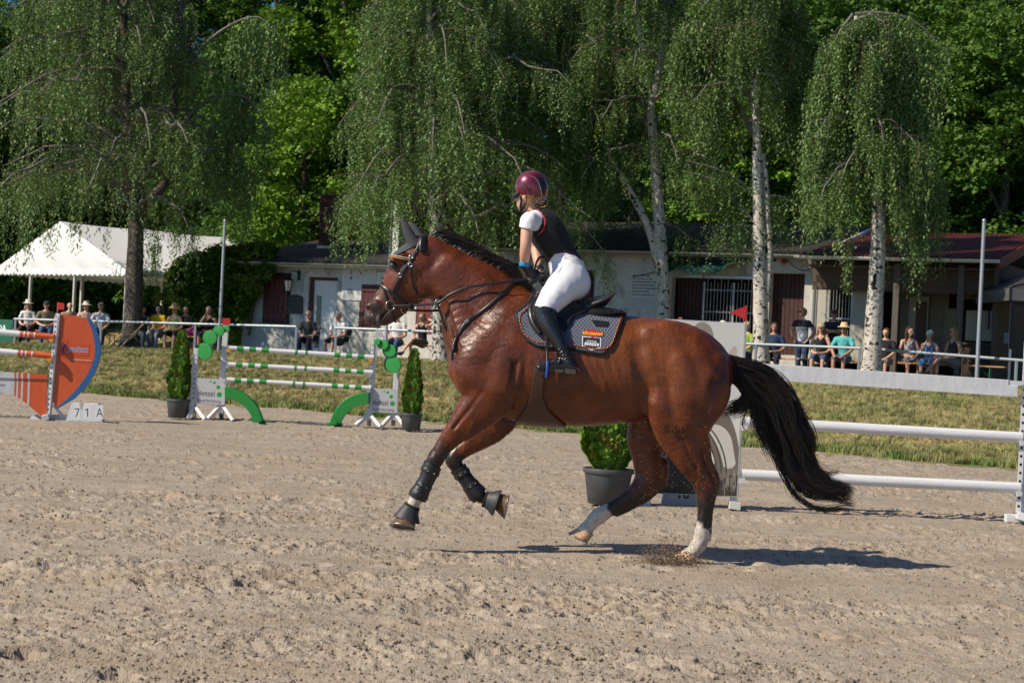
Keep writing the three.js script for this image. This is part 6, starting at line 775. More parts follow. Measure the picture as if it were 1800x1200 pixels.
function ripple(x, y, z) {           // skin folds over the shoulder, veins on the limbs, fine unevenness
  const [px, py] = toPx(x, y, z);
  let r = 0.0018 * n3(x * 7, y * 7, z * 7) + 0.0005 * n3(x * 30, y * 30, z * 30);
  const sh = Math.exp(-(((px - 850) / 48) ** 2 + ((py - 615) / 45) ** 2)) + 0.7 * Math.exp(-(((px - 830) / 60) ** 2 + ((py - 505) / 45) ** 2));
  if (sh > 0.02 && abs(z) > 0.04) r += 0.0014 * sh * sin((y * 1.0 + x * 0.25 + 0.012 * n2(x * 9, y * 7)) * 150 + 2.4 * n2(x * 10, y * 6)) * (0.6 + 0.4 * n2(x * 14, y * 20));
  if (px > 925 && px < 1115 && py > 590 && py < 735) r += 0.0013 * sstep(925, 960, px) * sstep(1115, 1070, px) * sstep(590, 630, py) * sstep(735, 690, py) * sin((px - (py - 600) * 0.35) * 0.42 + n2(x * 3, y * 3));
  const nk = Math.exp(-(((px - 845) / 60) ** 2 + ((py - 520) / 55) ** 2)) + 0.6 * sh; if (nk > 0.03) r += 0.0011 * nk * n3(x * 55, y * 62, z * 40);
  const leg = sstep(700, 760, py);
  if (leg > 0) r += 0.0022 * leg * (1 - abs(n3(x * 14, y * 5, z * 14)) * 4 > 0 ? 1 - abs(n3(x * 14, y * 5, z * 14)) * 4 : 0);
  return r;
}
const horseF = (x, y, z) => { const d = horseRaw(x, y, z); return abs(d) > 0.05 ? d : d - ripple(x, y, z); };

const BAY = [0.185, 0.04, 0.0075], DARK = [0.016, 0.011, 0.009], WHITE = [0.57, 0.51, 0.44];
const mixc = (a, b, t) => [lerp(a[0], b[0], t), lerp(a[1], b[1], t), lerp(a[2], b[2], t)];
function coat(x, y, z) {
  const [px, py] = toPx(x, y, z), n = fbm2(x * 5, y * 5 + z * 3, 3), fn = n3(x * 40, y * 40, z * 40);
  let c = mixc(BAY, [0.062, 0.0125, 0.0036], clamp(0.45 + 0.55 * n + 0.12 * fn));
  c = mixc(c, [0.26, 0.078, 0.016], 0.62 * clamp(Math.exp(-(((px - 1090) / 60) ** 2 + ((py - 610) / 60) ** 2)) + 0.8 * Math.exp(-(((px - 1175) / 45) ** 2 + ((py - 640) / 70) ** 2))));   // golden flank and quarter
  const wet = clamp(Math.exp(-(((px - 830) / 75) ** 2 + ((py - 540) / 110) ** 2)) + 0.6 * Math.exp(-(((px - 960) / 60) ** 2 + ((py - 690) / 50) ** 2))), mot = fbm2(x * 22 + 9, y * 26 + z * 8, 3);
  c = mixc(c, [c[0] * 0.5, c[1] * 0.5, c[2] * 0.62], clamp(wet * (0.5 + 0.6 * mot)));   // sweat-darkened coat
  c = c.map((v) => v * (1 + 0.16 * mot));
  const jag = 7 * n3(x * 22, y * 22, z * 22) + 3 * fn;
  // black points on the limbs
  let dk = 0;
  if (px < 905 && py > 720) dk = sstep(762, 812, py + jag * 1.5 + (px < 800 ? 14 * n3(x * 9, y * 9, 3) : 0)) * (px > 806 && py < 800 ? 0 : 1);
  if (px >= 905 && py > 780) dk = max(dk, sstep(845, 905, py + jag * 1.5 + (px > 1195 ? 14 : 12)));
  c = mixc(c, DARK, clamp(dk));
  // white socks
  if (px > 1150 && py > 890) c = mixc(c, WHITE, sstep(-3, 4, py - (912 + (px - 1222) * 0.9) + jag * 0.5));
  if (px > 990 && px < 1150 && py > 870) c = mixc(c, WHITE, sstep(-3, 4, (1069 - px) + (py - 893) * 0.5 + jag * 0.5));
  if (px < 780 && py > 860) c = mixc(c, WHITE, sstep(-2, 3, py - 868 - (px - 725) * 0.6 + jag * 0.4));
  // head: dark muzzle, ring of the eye, thin blaze, pale lip
  const along = ((px - 741) * -0.6 + (py - 445) * 0.8);
  if (px < 790 && py < 600) {
    const hd = sstep(96, 128, along + jag * 0.8) * (px < 720 ? 1 : 0); c = mixc(c, [0.045, 0.034, 0.03], 0.9 * hd);
    c = mixc(c, [0.02, 0.014, 0.012], 0.8 * sstep(13, 7, hypot(px - 690, py - 467)));
    const face = along > 34 && along < 112 && abs(z + 0.002) < 0.011 + 0.006 * n2(x * 30, y * 30) && (px - 741) * 0.8 + (py - 445) * 0.6 < -16; if (face) c = WHITE;
    c = mixc(c, [0.5, 0.42, 0.38], 0.85 * sstep(5, 2, hypot((px - 664) * 1.2, (py - 562) * 0.45)));
    c = mixc(c, [0.16, 0.06, 0.045], 0.8 * sstep(6, 3, hypot(px - 647, py - 546)));
  }
  if (py < 520 && px > 745 && px < 940) c = mixc(c, DARK, 0.85 * sstep(0.02, 0.0, abs(z)) * sstep(-1, 1, 1));   // roots of the mane
  if (py > 860) { const st = sstep(0.0, 0.55, fbm2(x * 16, y * 16, 3) + (py - 930) / 120); c = mixc(c, [0.3, 0.2, 0.13], 0.34 * st * (c[1] > 0.2 ? 1 : 0.35)); }   // sand stuck to the wet legs
  return c;
}
const hairBump = dataTex(512, (u, v) => 0.5 + 0.3 * tn(u, v, 60) + 0.3 * tn(u, v, 110, 4) + 0.1 * tn(u, v, 20, 9), false);
const coatRough = dataTex(256, (u, v) => 0.8 + 0.14 * tn(u, v, 7) + 0.12 * tn(u, v, 26, 3) + 0.12 * tn(u, v, 70, 6), false), hairMap = dataTex(512, (u, v) => 0.93 + 0.11 * tn(u, v, 70, 2) + 0.09 * tn(u, v, 34, 8)); coatRough.repeat.set(0.8, 0.8);
const coatMat = phys([1, 1, 1], 0.53, { vertexColors: true, map: hairMap, roughnessMap: coatRough, bumpMap: hairBump, bumpScale: 0.0007, specularIntensity: 0.9 });
const ground0 = hp(1214, 988, 0.12), HO = V(ground0.x, 0, -HD);
const horse = thing('horse', 'glossy bay horse with black mane and tail cantering across the sand', 'horse', HO);
const [hlo, hhi] = boundsOf(horseChains);
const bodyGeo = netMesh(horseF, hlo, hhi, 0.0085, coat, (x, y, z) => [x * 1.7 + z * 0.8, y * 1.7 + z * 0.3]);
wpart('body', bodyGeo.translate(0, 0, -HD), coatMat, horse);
const toW = (v) => V(v.x, v.y, v.z - HD);
// eyes
const eyeMat = phys([0.006, 0.004, 0.003], 0.08, { clearcoat: 1, clearcoatRoughness: 0.03 });
for (const s of [1, -1]) { const p = toW(hp(691.5, 466.5, s * 0.09)); wpart('eye', new THREE.SphereGeometry(0.0195, 20, 14).scale(1.1, 0.9, 1).translate(p.x, p.y, p.z), eyeMat, horse); }
// hooves: coronet point, axis down, toe direction
const hoofTex = dataTex(128, (u, v) => { const k = 0.5 + 0.18 * tn(u, v * 0.2, 30) + 0.12 * tn(u, v, 12); return [0.42 * k + 0.16, 0.32 * k + 0.11, 0.24 * k + 0.07]; });
const hoofMat = mat(0xffffff, 0.5, { map: hoofTex, bumpMap: bumpNoise, bumpScale: 0.002 }), paleHoof = mat(0xffffff, 0.55, { map: dataTex(128, (u, v) => { const k = 1 + 0.25 * tn(u, v * 0.2, 26) + 0.15 * tn(u, v, 10); return [0.74 * k, 0.60 * k, 0.47 * k]; }), bumpMap: bumpNoise, bumpScale: 0.002 });
const shoeMat = mat([0.3, 0.29, 0.28], 0.35, { metalness: 0.8 });
function hoof(c, down, toe, h, rTop, rLow, m, shoe) {
  const y = down.clone().normalize().negate(), x = toe.clone().addScaledVector(y, -toe.dot(y)).normalize(), zz = x.clone().cross(y), pos = [], idx = [], uv = [], rows = 6, N = 26;
  for (let j = 0; j <= rows; j++) for (let i = 0; i <= N; i++) {
    const t = j / rows, a = i / N * 2 * PI, r = lerp(rTop, rLow, pow(t, 0.85)), back = cos(a) < -0.75 ? 0.84 : 1, X = cos(a) * r * 1.08 * back + (1 - t) * -0.012 + t * 0.012, Z = sin(a) * r, Y = -t * h * (cos(a) > 0 ? 1 : 0.94);
    const p = c.clone().addScaledVector(x, X).addScaledVector(y, Y).addScaledVector(zz, Z); pos.push(p.x, p.y, p.z); uv.push(i / N, t * 0.5);
  }
  for (let j = 0; j < rows; j++) for (let i = 0; i < N; i++) { const a = j * (N + 1) + i, b = a + N + 1; idx.push(a, a + 1, b, b, a + 1, b + 1); }
  const s = pos.length / 3, sole = c.clone().addScaledVector(y, -h * 0.9); pos.push(sole.x, sole.y, sole.z); uv.push(0.5, 0.5); for (let i = 0; i < N; i++) idx.push(s, rows * (N + 1) + i + 1, rows * (N + 1) + i);
  const o = wpart('hoof', geom(pos, idx, null, uv), m, horse);
  if (shoe) { const q = []; for (let i = 0; i <= 22; i++) { const a = -PI * 0.8 + i / 22 * PI * 1.6; q.push(c.clone().addScaledVector(x, cos(a) * (rLow - 0.006) * 1.08 + 0.012).addScaledVector(y, -h * (cos(a) > 0 ? 1 : 0.94) - 0.004).addScaledVector(zz, sin(a) * (rLow - 0.006))); } wpart('horseshoe', strap(q, q.map(() => y.clone().negate()), 0.024, 0.008), shoeMat, o); }
}
const dirPx = (a, b) => hp(...b).sub(hp(...a));
hoof(toW(hp(716, 905, 0.15)), dirPx([719, 895, 0], [714, 922, 0.035]), dirPx([738, 915, 0], [694, 931, 0.02]), 0.078, 0.05, 0.082, hoofMat, true);
hoof(toW(hp(870, 881, -0.16)), dirPx([862, 880, 0], [890, 887, 0]), dirPx([888, 862, 0], [897, 903, 0]), 0.08, 0.05, 0.078, hoofMat, true);
hoof(toW(hp(1212, 972, 0.12)), dirPx([1214, 966, 0], [1207, 984, 0]), dirPx([1244, 978, 0], [1184, 982, 0]), 0.06, 0.056, 0.076, paleHoof, false);
hoof(toW(hp(1029, 932, -0.12)), dirPx([1034, 926, 0], [1021, 950, 0]), dirPx([1044, 946, 0], [1004, 957, 0]), 0.062, 0.054, 0.07, paleHoof, true);
// hair strands: thin three-sided fibres along polylines
function strands(list, r, nmax = 14) {
  const pos = [], idx = [], nor = [], uv = [];
  for (const pts of list) {
    const b0 = pos.length / 3, n = pts.length;
    for (let i = 0; i < n; i++) {
      const t = pts[min(i + 1, n - 1)].clone().sub(pts[max(i - 1, 0)]).normalize(), u = V(-t.y, t.x, 0.13).normalize(), w = t.clone().cross(u), rad = r * (1 - 0.75 * pow(i / (n - 1), 3));
      for (let k = 0; k < 3; k++) { const a = k * 2 * PI / 3 + 0.5, d = u.clone().multiplyScalar(cos(a)).addScaledVector(w, sin(a)); pos.push(pts[i].x + d.x * rad, pts[i].y + d.y * rad, pts[i].z + d.z * rad); nor.push(d.x, d.y, d.z); uv.push(k / 3, i * 0.1); }
    }
    for (let i = 0; i < n - 1; i++) for (let k = 0; k < 3; k++) { const a = b0 + i * 3 + k, b = b0 + i * 3 + (k + 1) % 3; idx.push(a, b, a + 3, a + 3, b, b + 3); }
  }
  return geom(pos, idx, nor, uv);
}
const hairMat = phys([0.017, 0.0135, 0.0115], 0.33, { specularIntensity: 0.9 });
{
  const hr = rngOf(5), g = () => (hr() + hr() + hr() - 1.5) / 1.0, list = [];
  const C = [[1262, 628], [1296, 648], [1332, 676], [1362, 722], [1384, 775], [1410, 826], [1448, 858], [1486, 862]], W = [7, 20, 33, 36, 36, 35, 30, 20];
  const cen = new THREE.CatmullRomCurve3(C.map((p) => hp(...p))), wAt = (t) => { const k = t * 7, i = min(floor(k), 6); return lerp(W[i], W[i + 1], k - i) * S; };
  const locksOf = Array.from({ length: 64 }, () => ({ o: g() * 0.95, z: g() * 0.75, ph: hr() * 9, amp: 0.01 + 0.03 * hr(), end: 1.1 - pow(hr(), 1.15) * 0.6, drift: g() * 0.05 }));
  for (let s = 0; s < 3300; s++) {
    const lk = locksOf[floor(hr() * 64)], o = lk.o + g() * 0.13, oz = lk.z + g() * 0.16, end = lk.end - 0.12 * hr() * hr(), start = pow(hr(), 2) * 0.45, ph = lk.ph + 0.5 * hr(), amp = lk.amp * (0.8 + 0.4 * hr()), pts = [];
    const drift = lk.drift + 0.02 * g(), fl = hr() < 0.04 ? 1 : 0;
    for (let i = 0; i <= 13; i++) {
      const t = lerp(start, end, i / 13), p = cen.getPoint(min(t, 1)).addScaledVector(cen.getTangent(1), max(0, t - 1) * 0.9), tg = cen.getTangent(min(t, 1)), nx = V(tg.y, -tg.x, 0).normalize(), w = wAt(min(t, 1)), k = sstep(0, 0.25, t);
      const lump = 0.25 * n2(o * 2.5, t * 3) + 0.12 * n2(o * 7, t * 5);
      pts.push(toW(p.addScaledVector(nx, (o + lump) * w + amp * sin(ph + t * 7) * k + drift * t * t + fl * 0.09 * t * t * sin(ph)).add(V(0, 0, oz * (0.025 + 0.055 * k) + 0.02 * n2(o * 4, t * 2 + 9)))));
    }
    list.push(pts);
  }
  const locks = [[[[1276, 640], [1300, 668], [1316, 690], [1305, 708], [1288, 718], [1264, 727]], 240, 11], [[[1300, 655], [1330, 700], [1338, 745], [1352, 782], [1372, 812]], 130, 12], [[[1322, 700], [1312, 730], [1305, 748], [1315, 762], [1334, 770]], 4, 3], [[[1380, 690], [1412, 736], [1426, 775], [1420, 800], [1434, 822]], 40, 14], [[[1292, 655], [1312, 690], [1322, 712], [1300, 722], [1280, 730]], 60, 9]];
  for (const [P, n, w] of locks) { const c = new THREE.CatmullRomCurve3(P.map((p) => hp(...p))); for (let s = 0; s < n; s++) { const o = g() * w * S, oz = g() * 0.035, ph = hr() * 9, e = 0.75 + 0.25 * hr(), pts = []; for (let i = 0; i <= 11; i++) { const t = i / 11 * e, p = c.getPoint(t), tg = c.getTangent(t); pts.push(toW(p.addScaledVector(V(tg.y, -tg.x, 0), o * (0.6 + 0.6 * t) + 0.008 * sin(ph + t * 6)).add(V(0, 0, oz)))); } list.push(pts); } }
  wpart('tail', strands(list, 0.0019), hairMat, horse);
  // mane: rooted along the crest, falling to the far side, short hairs standing up
  const ml = [], crest = new THREE.CatmullRomCurve3([[747, 424], [768, 428], [790, 436], [815, 447], [840, 459], [868, 475], [893, 493], [914, 510]].map((p) => hp(...p)));
  for (let s = 0; s < 4200; s++) {
    const t = hr(), p = crest.getPoint(t), tg = crest.getTangent(t), up = V(-tg.y, tg.x, 0).normalize(), near = hr() < 0.12, L = (0.12 + 0.09 * hr()) * (0.95 + 0.2 * n2(t * 9, 1)), lift = (0.1 + 0.05 * hr()) * (0.85 + 0.14 * n2(t * 9, 3)) * sstep(1.08, 0.75, t), fall = near ? 0.01 + 0.02 * hr() : 0.015 + 0.05 * hr(), pts = [], zz = near ? 0.05 * hr() : -0.02 - 0.09 * hr();
    p.addScaledVector(up, -0.02).add(V(0, 0, g() * 0.016));
    for (let i = 0; i <= 7; i++) { const u = i / 7; pts.push(toW(p.clone().addScaledVector(up, lift * (1 - pow(1 - u, 2.2)) - fall * u * u * u).addScaledVector(tg, L * u * (0.35 + 0.65 * u)).add(V(0, 0, zz * u * u)))); }
    ml.push(pts);
  }
  wpart('mane', strands(ml, 0.0018), hairMat, horse);
}
// ---------- tack fitted to the body ----------
const leather = phys([0.012, 0.011, 0.011], 0.34, { bumpMap: bumpNoise, bumpScale: 0.0008 }), brown = phys([0.05, 0.022, 0.016], 0.4, { bumpMap: bumpNoise, bumpScale: 0.001 }), metal = mat([0.4, 0.39, 0.38], 0.3, { metalness: 1 });
const gradF = (f, p, e = 0.006) => V(f(p.x + e, p.y, p.z) - f(p.x - e, p.y, p.z), f(p.x, p.y + e, p.z) - f(p.x, p.y - e, p.z), f(p.x, p.y, p.z + e) - f(p.x, p.y, p.z - e)).normalize();
function castOut(o, d, f = horseRaw) { let t = 0.0; for (let i = 0; i < 60; i++) { const v = f(o.x + d.x * t, o.y + d.y * t, o.z + d.z * t); if (v > -0.0008) break; t += max(-v * 0.6, 0.0015); } return o.clone().addScaledVector(d, t); }
function drape(px, py, side = 1, f = horseRaw) { let z = side * 0.55; for (let i = 0; i < 70; i++) { const p = hp(px, py, z), v = f(p.x, p.y, z); if (v < 0.0015) return p; z -= side * max(v * 0.55, 0.002); if (z * side < -0.3) break; } return hp(px, py, side * 0.03); }
function drapedStrap(path, w, t, n = 26, side = 1, off = 0.003) { const c = new THREE.CatmullRomCurve3(path.map((p) => V(p[0], p[1], 0)), false, 'centripetal').getPoints(n), P = c.map((q) => drape(q.x, q.y, side)), N = P.map((p) => gradF(horseRaw, p, 0.012)); P.forEach((p, i) => { p.addScaledVector(N[i], off); }); return strap(P.map(toW), N, w, t); }
// ring round a limb or the head: centre, axis direction (photo plane), sections
function ringPts(c, axis, n = 40, off = 0.004, f = horseRaw, tilt = 0) { const a = axis.clone().normalize(), u = V(-a.y, a.x, 0).normalize(), P = [], N = []; for (let i = 0; i < n; i++) { const t = i / n * 2 * PI, d = u.clone().multiplyScalar(cos(t)).add(V(0, 0, sin(t))).addScaledVector(a, tilt * cos(t)).normalize(), p = castOut(c, d, f); N.push(d); P.push(p.addScaledVector(d, off)); } return [P, N]; }
function shell(rings, thick) {   // closed sleeve through rings of points
  const pos = [], idx = [], uv = [], n = rings[0][0].length, m = rings.length; let L = 0;
  for (const lay of [1, 0]) rings.forEach(([P, N], j) => { for (let i = 0; i <= n; i++) { const p = P[i % n].clone().addScaledVector(N[i % n], lay * thick); p.z -= HD; pos.push(p.x, p.y, p.z); uv.push(i / n * 0.5, j / m * 0.3); } });
  const o = m * (n + 1);
  for (let j = 0; j < m - 1; j++) for (let i = 0; i < n; i++) { const a = j * (n + 1) + i, b = a + n + 1; idx.push(a, a + 1, b, b, a + 1, b + 1, o + a, o + b, o + a + 1, o + b, o + b + 1, o + a + 1); }
  for (const j of [0, m - 1]) for (let i = 0; i < n; i++) { const a = j * (n + 1) + i; j ? idx.push(a, a + 1, o + a, o + a, a + 1, o + a + 1) : idx.push(a, o + a, a + 1, o + a, o + a + 1, a + 1); }
  return geom(pos, idx, null, uv);
}
// ================= TACK =================
const hw = (px, py, z) => toW(hp(px, py, z));
const tackAt = (px, py) => V(hp(px, py).x, 0, -HD);
// --- bridle ---
{
  const o = thing('bridle', 'black leather bridle with buckles on the head of the bay horse', 'bridle', hw(715, 480, 0));
  const cheek = [[739, 421], [733, 438], [722, 453], [713, 466], [705, 483], [699, 505], [690, 525]], cheek2 = [[726, 450], [714, 470], [703, 488], [694, 506], [690, 514]], throat = [[733, 442], [723, 458], [722, 480], [726, 502], [733, 518]];
  for (const s of [1, -1]) {
    wpart('cheekpiece', [drapedStrap(cheek, 0.021, 0.006, 30, s), drapedStrap(cheek2, 0.014, 0.006, 20, s, 0.006)], leather, o);
    wpart('throatlash', drapedStrap(throat, 0.013, 0.006, 24, s), leather, o);
    for (const [x, y] of [[723, 452], [704, 484], [722, 466]]) { const p = drape(x, y, s), n = gradF(horseRaw, p, 0.012); p.addScaledVector(n, 0.012); wpart('buckle', new THREE.TorusGeometry(0.013, 0.003, 6, 12).applyMatrix4(new THREE.Matrix4().lookAt(V(0, 0, 0), n, V(0, 1, 0))).translate(p.x, p.y, p.z - HD), metal, o); }
  }
  const ax = dirPx([741, 445, 0], [664, 549, 0]);
  const loop = (px, py, axis, w, t, n, m, off = 0.004, tilt = 0) => { const [P, N] = ringPts(hp(px, py), axis, 44, off, horseRaw, tilt); return wpart(n, strap(P.map(toW), N, w, t, true), m, o); };
  loop(693, 518, ax, 0.024, 0.007, 'noseband', leather);
  loop(683, 531, dirPx([0, 0, 0], [-10, 3.5, 0]), 0.016, 0.006, 'flash_strap', leather, 0.005);
  // browband with coloured cord, headpiece over the poll
  const bb = []; for (let i = 0; i <= 24; i++) { const a = lerp(-78, 78, i / 24) * DEG, u = hp(690, 445).sub(hp(724, 452)).normalize(), d = u.multiplyScalar(cos(a)).add(V(0, -0.25 * abs(sin(a)), sin(a))).normalize(), p = castOut(hp(727, 452), d); bb.push([p.addScaledVector(d, 0.006), d]); }
  const band = wpart('browband', strap(bb.map((b) => toW(b[0])), bb.map((b) => b[1]), 0.026, 0.007), leather, o);
  wpart('cord', tube(bb.map((b) => toW(b[0].clone().addScaledVector(b[1], 0.009))), 0.0042, 6), mat([0.62, 0.27, 0.05], 0.6), band);
  wpart('cord', tube(bb.map((b) => toW(b[0].clone().addScaledVector(b[1], 0.008).add(V(0.004, 0.011, 0)))), 0.0035, 6), mat([0.55, 0.55, 0.57], 0.5), band);
  const hpz = []; for (let i = 0; i <= 24; i++) { const a = lerp(-100, 100, i / 24) * DEG, d = V(0.25, cos(a), sin(a)).normalize(), p = castOut(hp(738, 438), d); hpz.push([p.addScaledVector(d, 0.006), d]); }
  wpart('headpiece', strap(hpz.map((b) => toW(b[0])), hpz.map((b) => b[1]), 0.05, 0.013), leather, o);
  // bit
  for (const s of [1, -1]) { const p = hw(686, 537, s * 0.066); wpart('bit_ring', new THREE.TorusGeometry(0.03, 0.0038, 8, 28).rotateY(s * 0.25).translate(p.x, p.y, p.z), metal, o); }
  // reins
  const NR = [[690, 538, 0.078], [706, 537, 0.09], [722, 536.5, 0.1], [748, 535, 0.115], [770, 532, 0.13], [792, 517, 0.15], [823, 505, 0.165], [860, 499, 0.165], [893, 495, 0.15], [920, 491, 0.13], [934, 486, 0.12]].map((p) => hw(...p));
  const FR = [[690, 541, -0.078], [722, 545, -0.08], [785, 543, -0.12], [830, 520, -0.17], [880, 505, -0.17], [930, 492, -0.12], [948, 488, -0.1]].map((p) => hw(...p));
  for (const P of [NR, FR]) { const q = spline(P, 46); wpart('rein', strap(q, q.map(() => V(0, 0.25, P === NR ? 1 : -1).normalize()), 0.017, 0.005), leather, o); }
  const slack = spline([[938, 490, 0.11], [940, 470, 0.09], [948, 453, 0.06], [957, 452, 0.04], [962, 462, 0.03], [958, 478, 0.04], [966, 490, 0.05], [958, 500, 0.06], [948, 494, 0.08], [944, 478, 0.05], [952, 462, 0.02]].map((p) => hw(...p)), 60);
  wpart('rein', strap(slack, slack.map(() => V(0.5, 0.3, 0.8)), 0.016, 0.004), leather, o);
  { const p = hw(721, 537, 0.105); wpart('rein_stop', new THREE.TorusGeometry(0.016, 0.0055, 8, 16).rotateY(PI / 2).translate(p.x, p.y, p.z), leather, o); const q = hw(712, 544, 0.09); wpart('curb_loop', new THREE.TorusGeometry(0.026, 0.0028, 6, 24, PI * 1.2).rotateZ(PI * 0.95).translate(q.x, q.y, q.z), metal, o); }
}
// --- ear bonnet ---
{
  const ears = [hc([[727, 429, 0.035, 10, 10], [719, 412, 0.042, 8, 7], [713, 399, 0.046, 6, 4.6], [706, 384, 0.048, 1.8, 1.6]], 0.02), hc([[740, 424, -0.035, 9.5, 10], [733, 411, -0.042, 7.5, 7], [727, 401, -0.046, 5.5, 4.6], [720, 391, -0.048, 1.8, 1.6]], 0.02)];
  const f0 = field(ears), f = (x, y, z) => { const [px, py] = toPx(x, y, z), cap = max(horseRaw(x, y, z) - 0.006, (py - 447 + 0.5 * (px - 700)) * S * 0.8, (px - 742) * S); const e = f0(x, y, z), h = max(0.02 - abs(cap - e), 0); return min(cap, e) - h * h / 0.08; };
  const o = thing('ear_bonnet', 'dark grey fabric ear bonnet over the ears of the bay horse', 'ear bonnet', hw(726, 420, 0));
  const p = hp(690, 455), q = hp(750, 372);
  const knit = dataTex(128, (u, v) => 0.5 + 0.5 * sin(u * 2 * PI * 16) * sin(v * 2 * PI * 16), false); knit.repeat.set(6, 6);
  wpart('hood', netMesh(f, [p.x, p.y - 0.02, -0.16], [q.x, q.y, 0.16], 0.005).translate(0, 0, -HD), mat([0.055, 0.058, 0.064], 0.85, { bumpMap: knit, bumpScale: 0.002 }), o);
}
// --- martingale and breastplate ---
{
  const o = thing('martingale', 'black leather breastplate with running martingale across the horse chest', 'martingale', hw(800, 600, 0));
  for (const s of [1, -1]) wpart('neck_strap', drapedStrap([[905, 494], [888, 511], [867, 531], [843, 550], [820, 567], [808, 584], [799, 603], [795.5, 620], [794.6, 632]], 0.024, 0.007, 44, s), leather, o);
  { const p = drape(821, 566), n = gradF(horseRaw, p, 0.012); p.addScaledVector(n, 0.014); wpart('buckle', rbox(0.03, 0.02, 0.008, 0, 0, 0, [0, 0.3, 0.75]).translate(p.x, p.y, p.z - HD), metal, o); }
  const fork = [[[770, 536, 0.13], [778, 562, 0.1], [787, 588, 0.06], [795, 622, 0.03]], [[784, 544, -0.12], [786, 565, -0.08], [790, 588, -0.04], [795, 622, 0.0]]];
  for (const P of fork) { const q = spline(P.map((p) => hw(...p)), 16); wpart('fork_strap', strap(q, q.map(() => V(-0.5, 0, 0.86)), 0.016, 0.005), leather, o); }
  for (const P of [[770, 532, 0.13], [784, 543, -0.12]]) { const p = hw(...P); wpart('ring', new THREE.TorusGeometry(0.02, 0.003, 8, 24).translate(p.x, p.y, p.z), metal, o); }
  { const q = spline([[880, 738, 0.05], [895, 743, 0.04], [920, 745, 0.0]].map((p) => hw(...p)), 8); wpart('girth_strap', strap(q, q.map(() => V(0, -0.6, 0.8)), 0.02, 0.005), leather, o); }
}
// --- saddle pad ---
const padAxis = (px) => hp(px, 640, 0);
const ip = (tab, x) => { let i = 0; while (i < tab.length - 2 && x > tab[i + 1][0]) i++; const [a, b] = [tab[i], tab[i + 1]]; return lerp(a[1], b[1], clamp((x - a[0]) / (b[0] - a[0]))); };
const padLow = [[900, 565], [903, 572], [908, 584], [916, 593], [927, 600], [943, 608], [970, 611], [1000, 613], [1030, 619], [1050, 622], [1062, 619], [1071, 611], [1080, 590], [1088, 572], [1093, 561]];
const padFront = [[0, 938], [0.3, 926], [0.5, 912], [0.65, 904], [0.78, 903], [0.9, 909], [1, 924]], padBack = [[0, 1090], [0.4, 1094], [0.6, 1092], [0.75, 1087], [0.88, 1080], [0.95, 1072], [1, 1056]];
function barrelPoint(px, phi) { return castOut(padAxis(px), V(0, sin(phi), cos(phi))); }
const phiLow = new Map();
function lowPhi(px) { const k = Math.round(px * 2) / 2; if (!phiLow.has(k)) { const ty = ip(padLow, k); let a = -0.4, b = 1.5; for (let i = 0; i < 18; i++) { const m = (a + b) / 2, p = barrelPoint(k, m); toPx(p.x, p.y, p.z)[1] > ty ? a = m : b = m; } phiLow.set(k, (a + b) / 2); } return phiLow.get(k); }
function padPoint(s, t, off) { const u = abs(t), px = lerp(ip(padFront, u), ip(padBack, u), s), phi = lerp(PI / 2, lowPhi(px), u), side = t < 0 ? -1 : 1, d = V(0, sin(phi), cos(phi)), p = barrelPoint(px, phi), n = gradF(horseRaw, p, 0.02); p.addScaledVector(n, off); p.z *= side; n.z *= side; return [p, n]; }
const quilt = dataTex(256, (u, v) => { const a = abs(((u + v) * 4) % 1 - 0.5) * 2, b = abs(((u - v + 1) * 4) % 1 - 0.5) * 2; return clamp(0.15 + 0.85 * pow(min(1 - a, 1 - b) * 2 > 1 ? 1 : min(1 - a, 1 - b) * 2, 0.6)); }, false);
quilt.repeat.set(11, 11);
const twist = dataTex(32, (u, v) => (u + v) % 1 < 0.5 ? [0.86, 0.42, 0.1] : [0.22, 0.1, 0.1]); twist.repeat.set(30, 42);
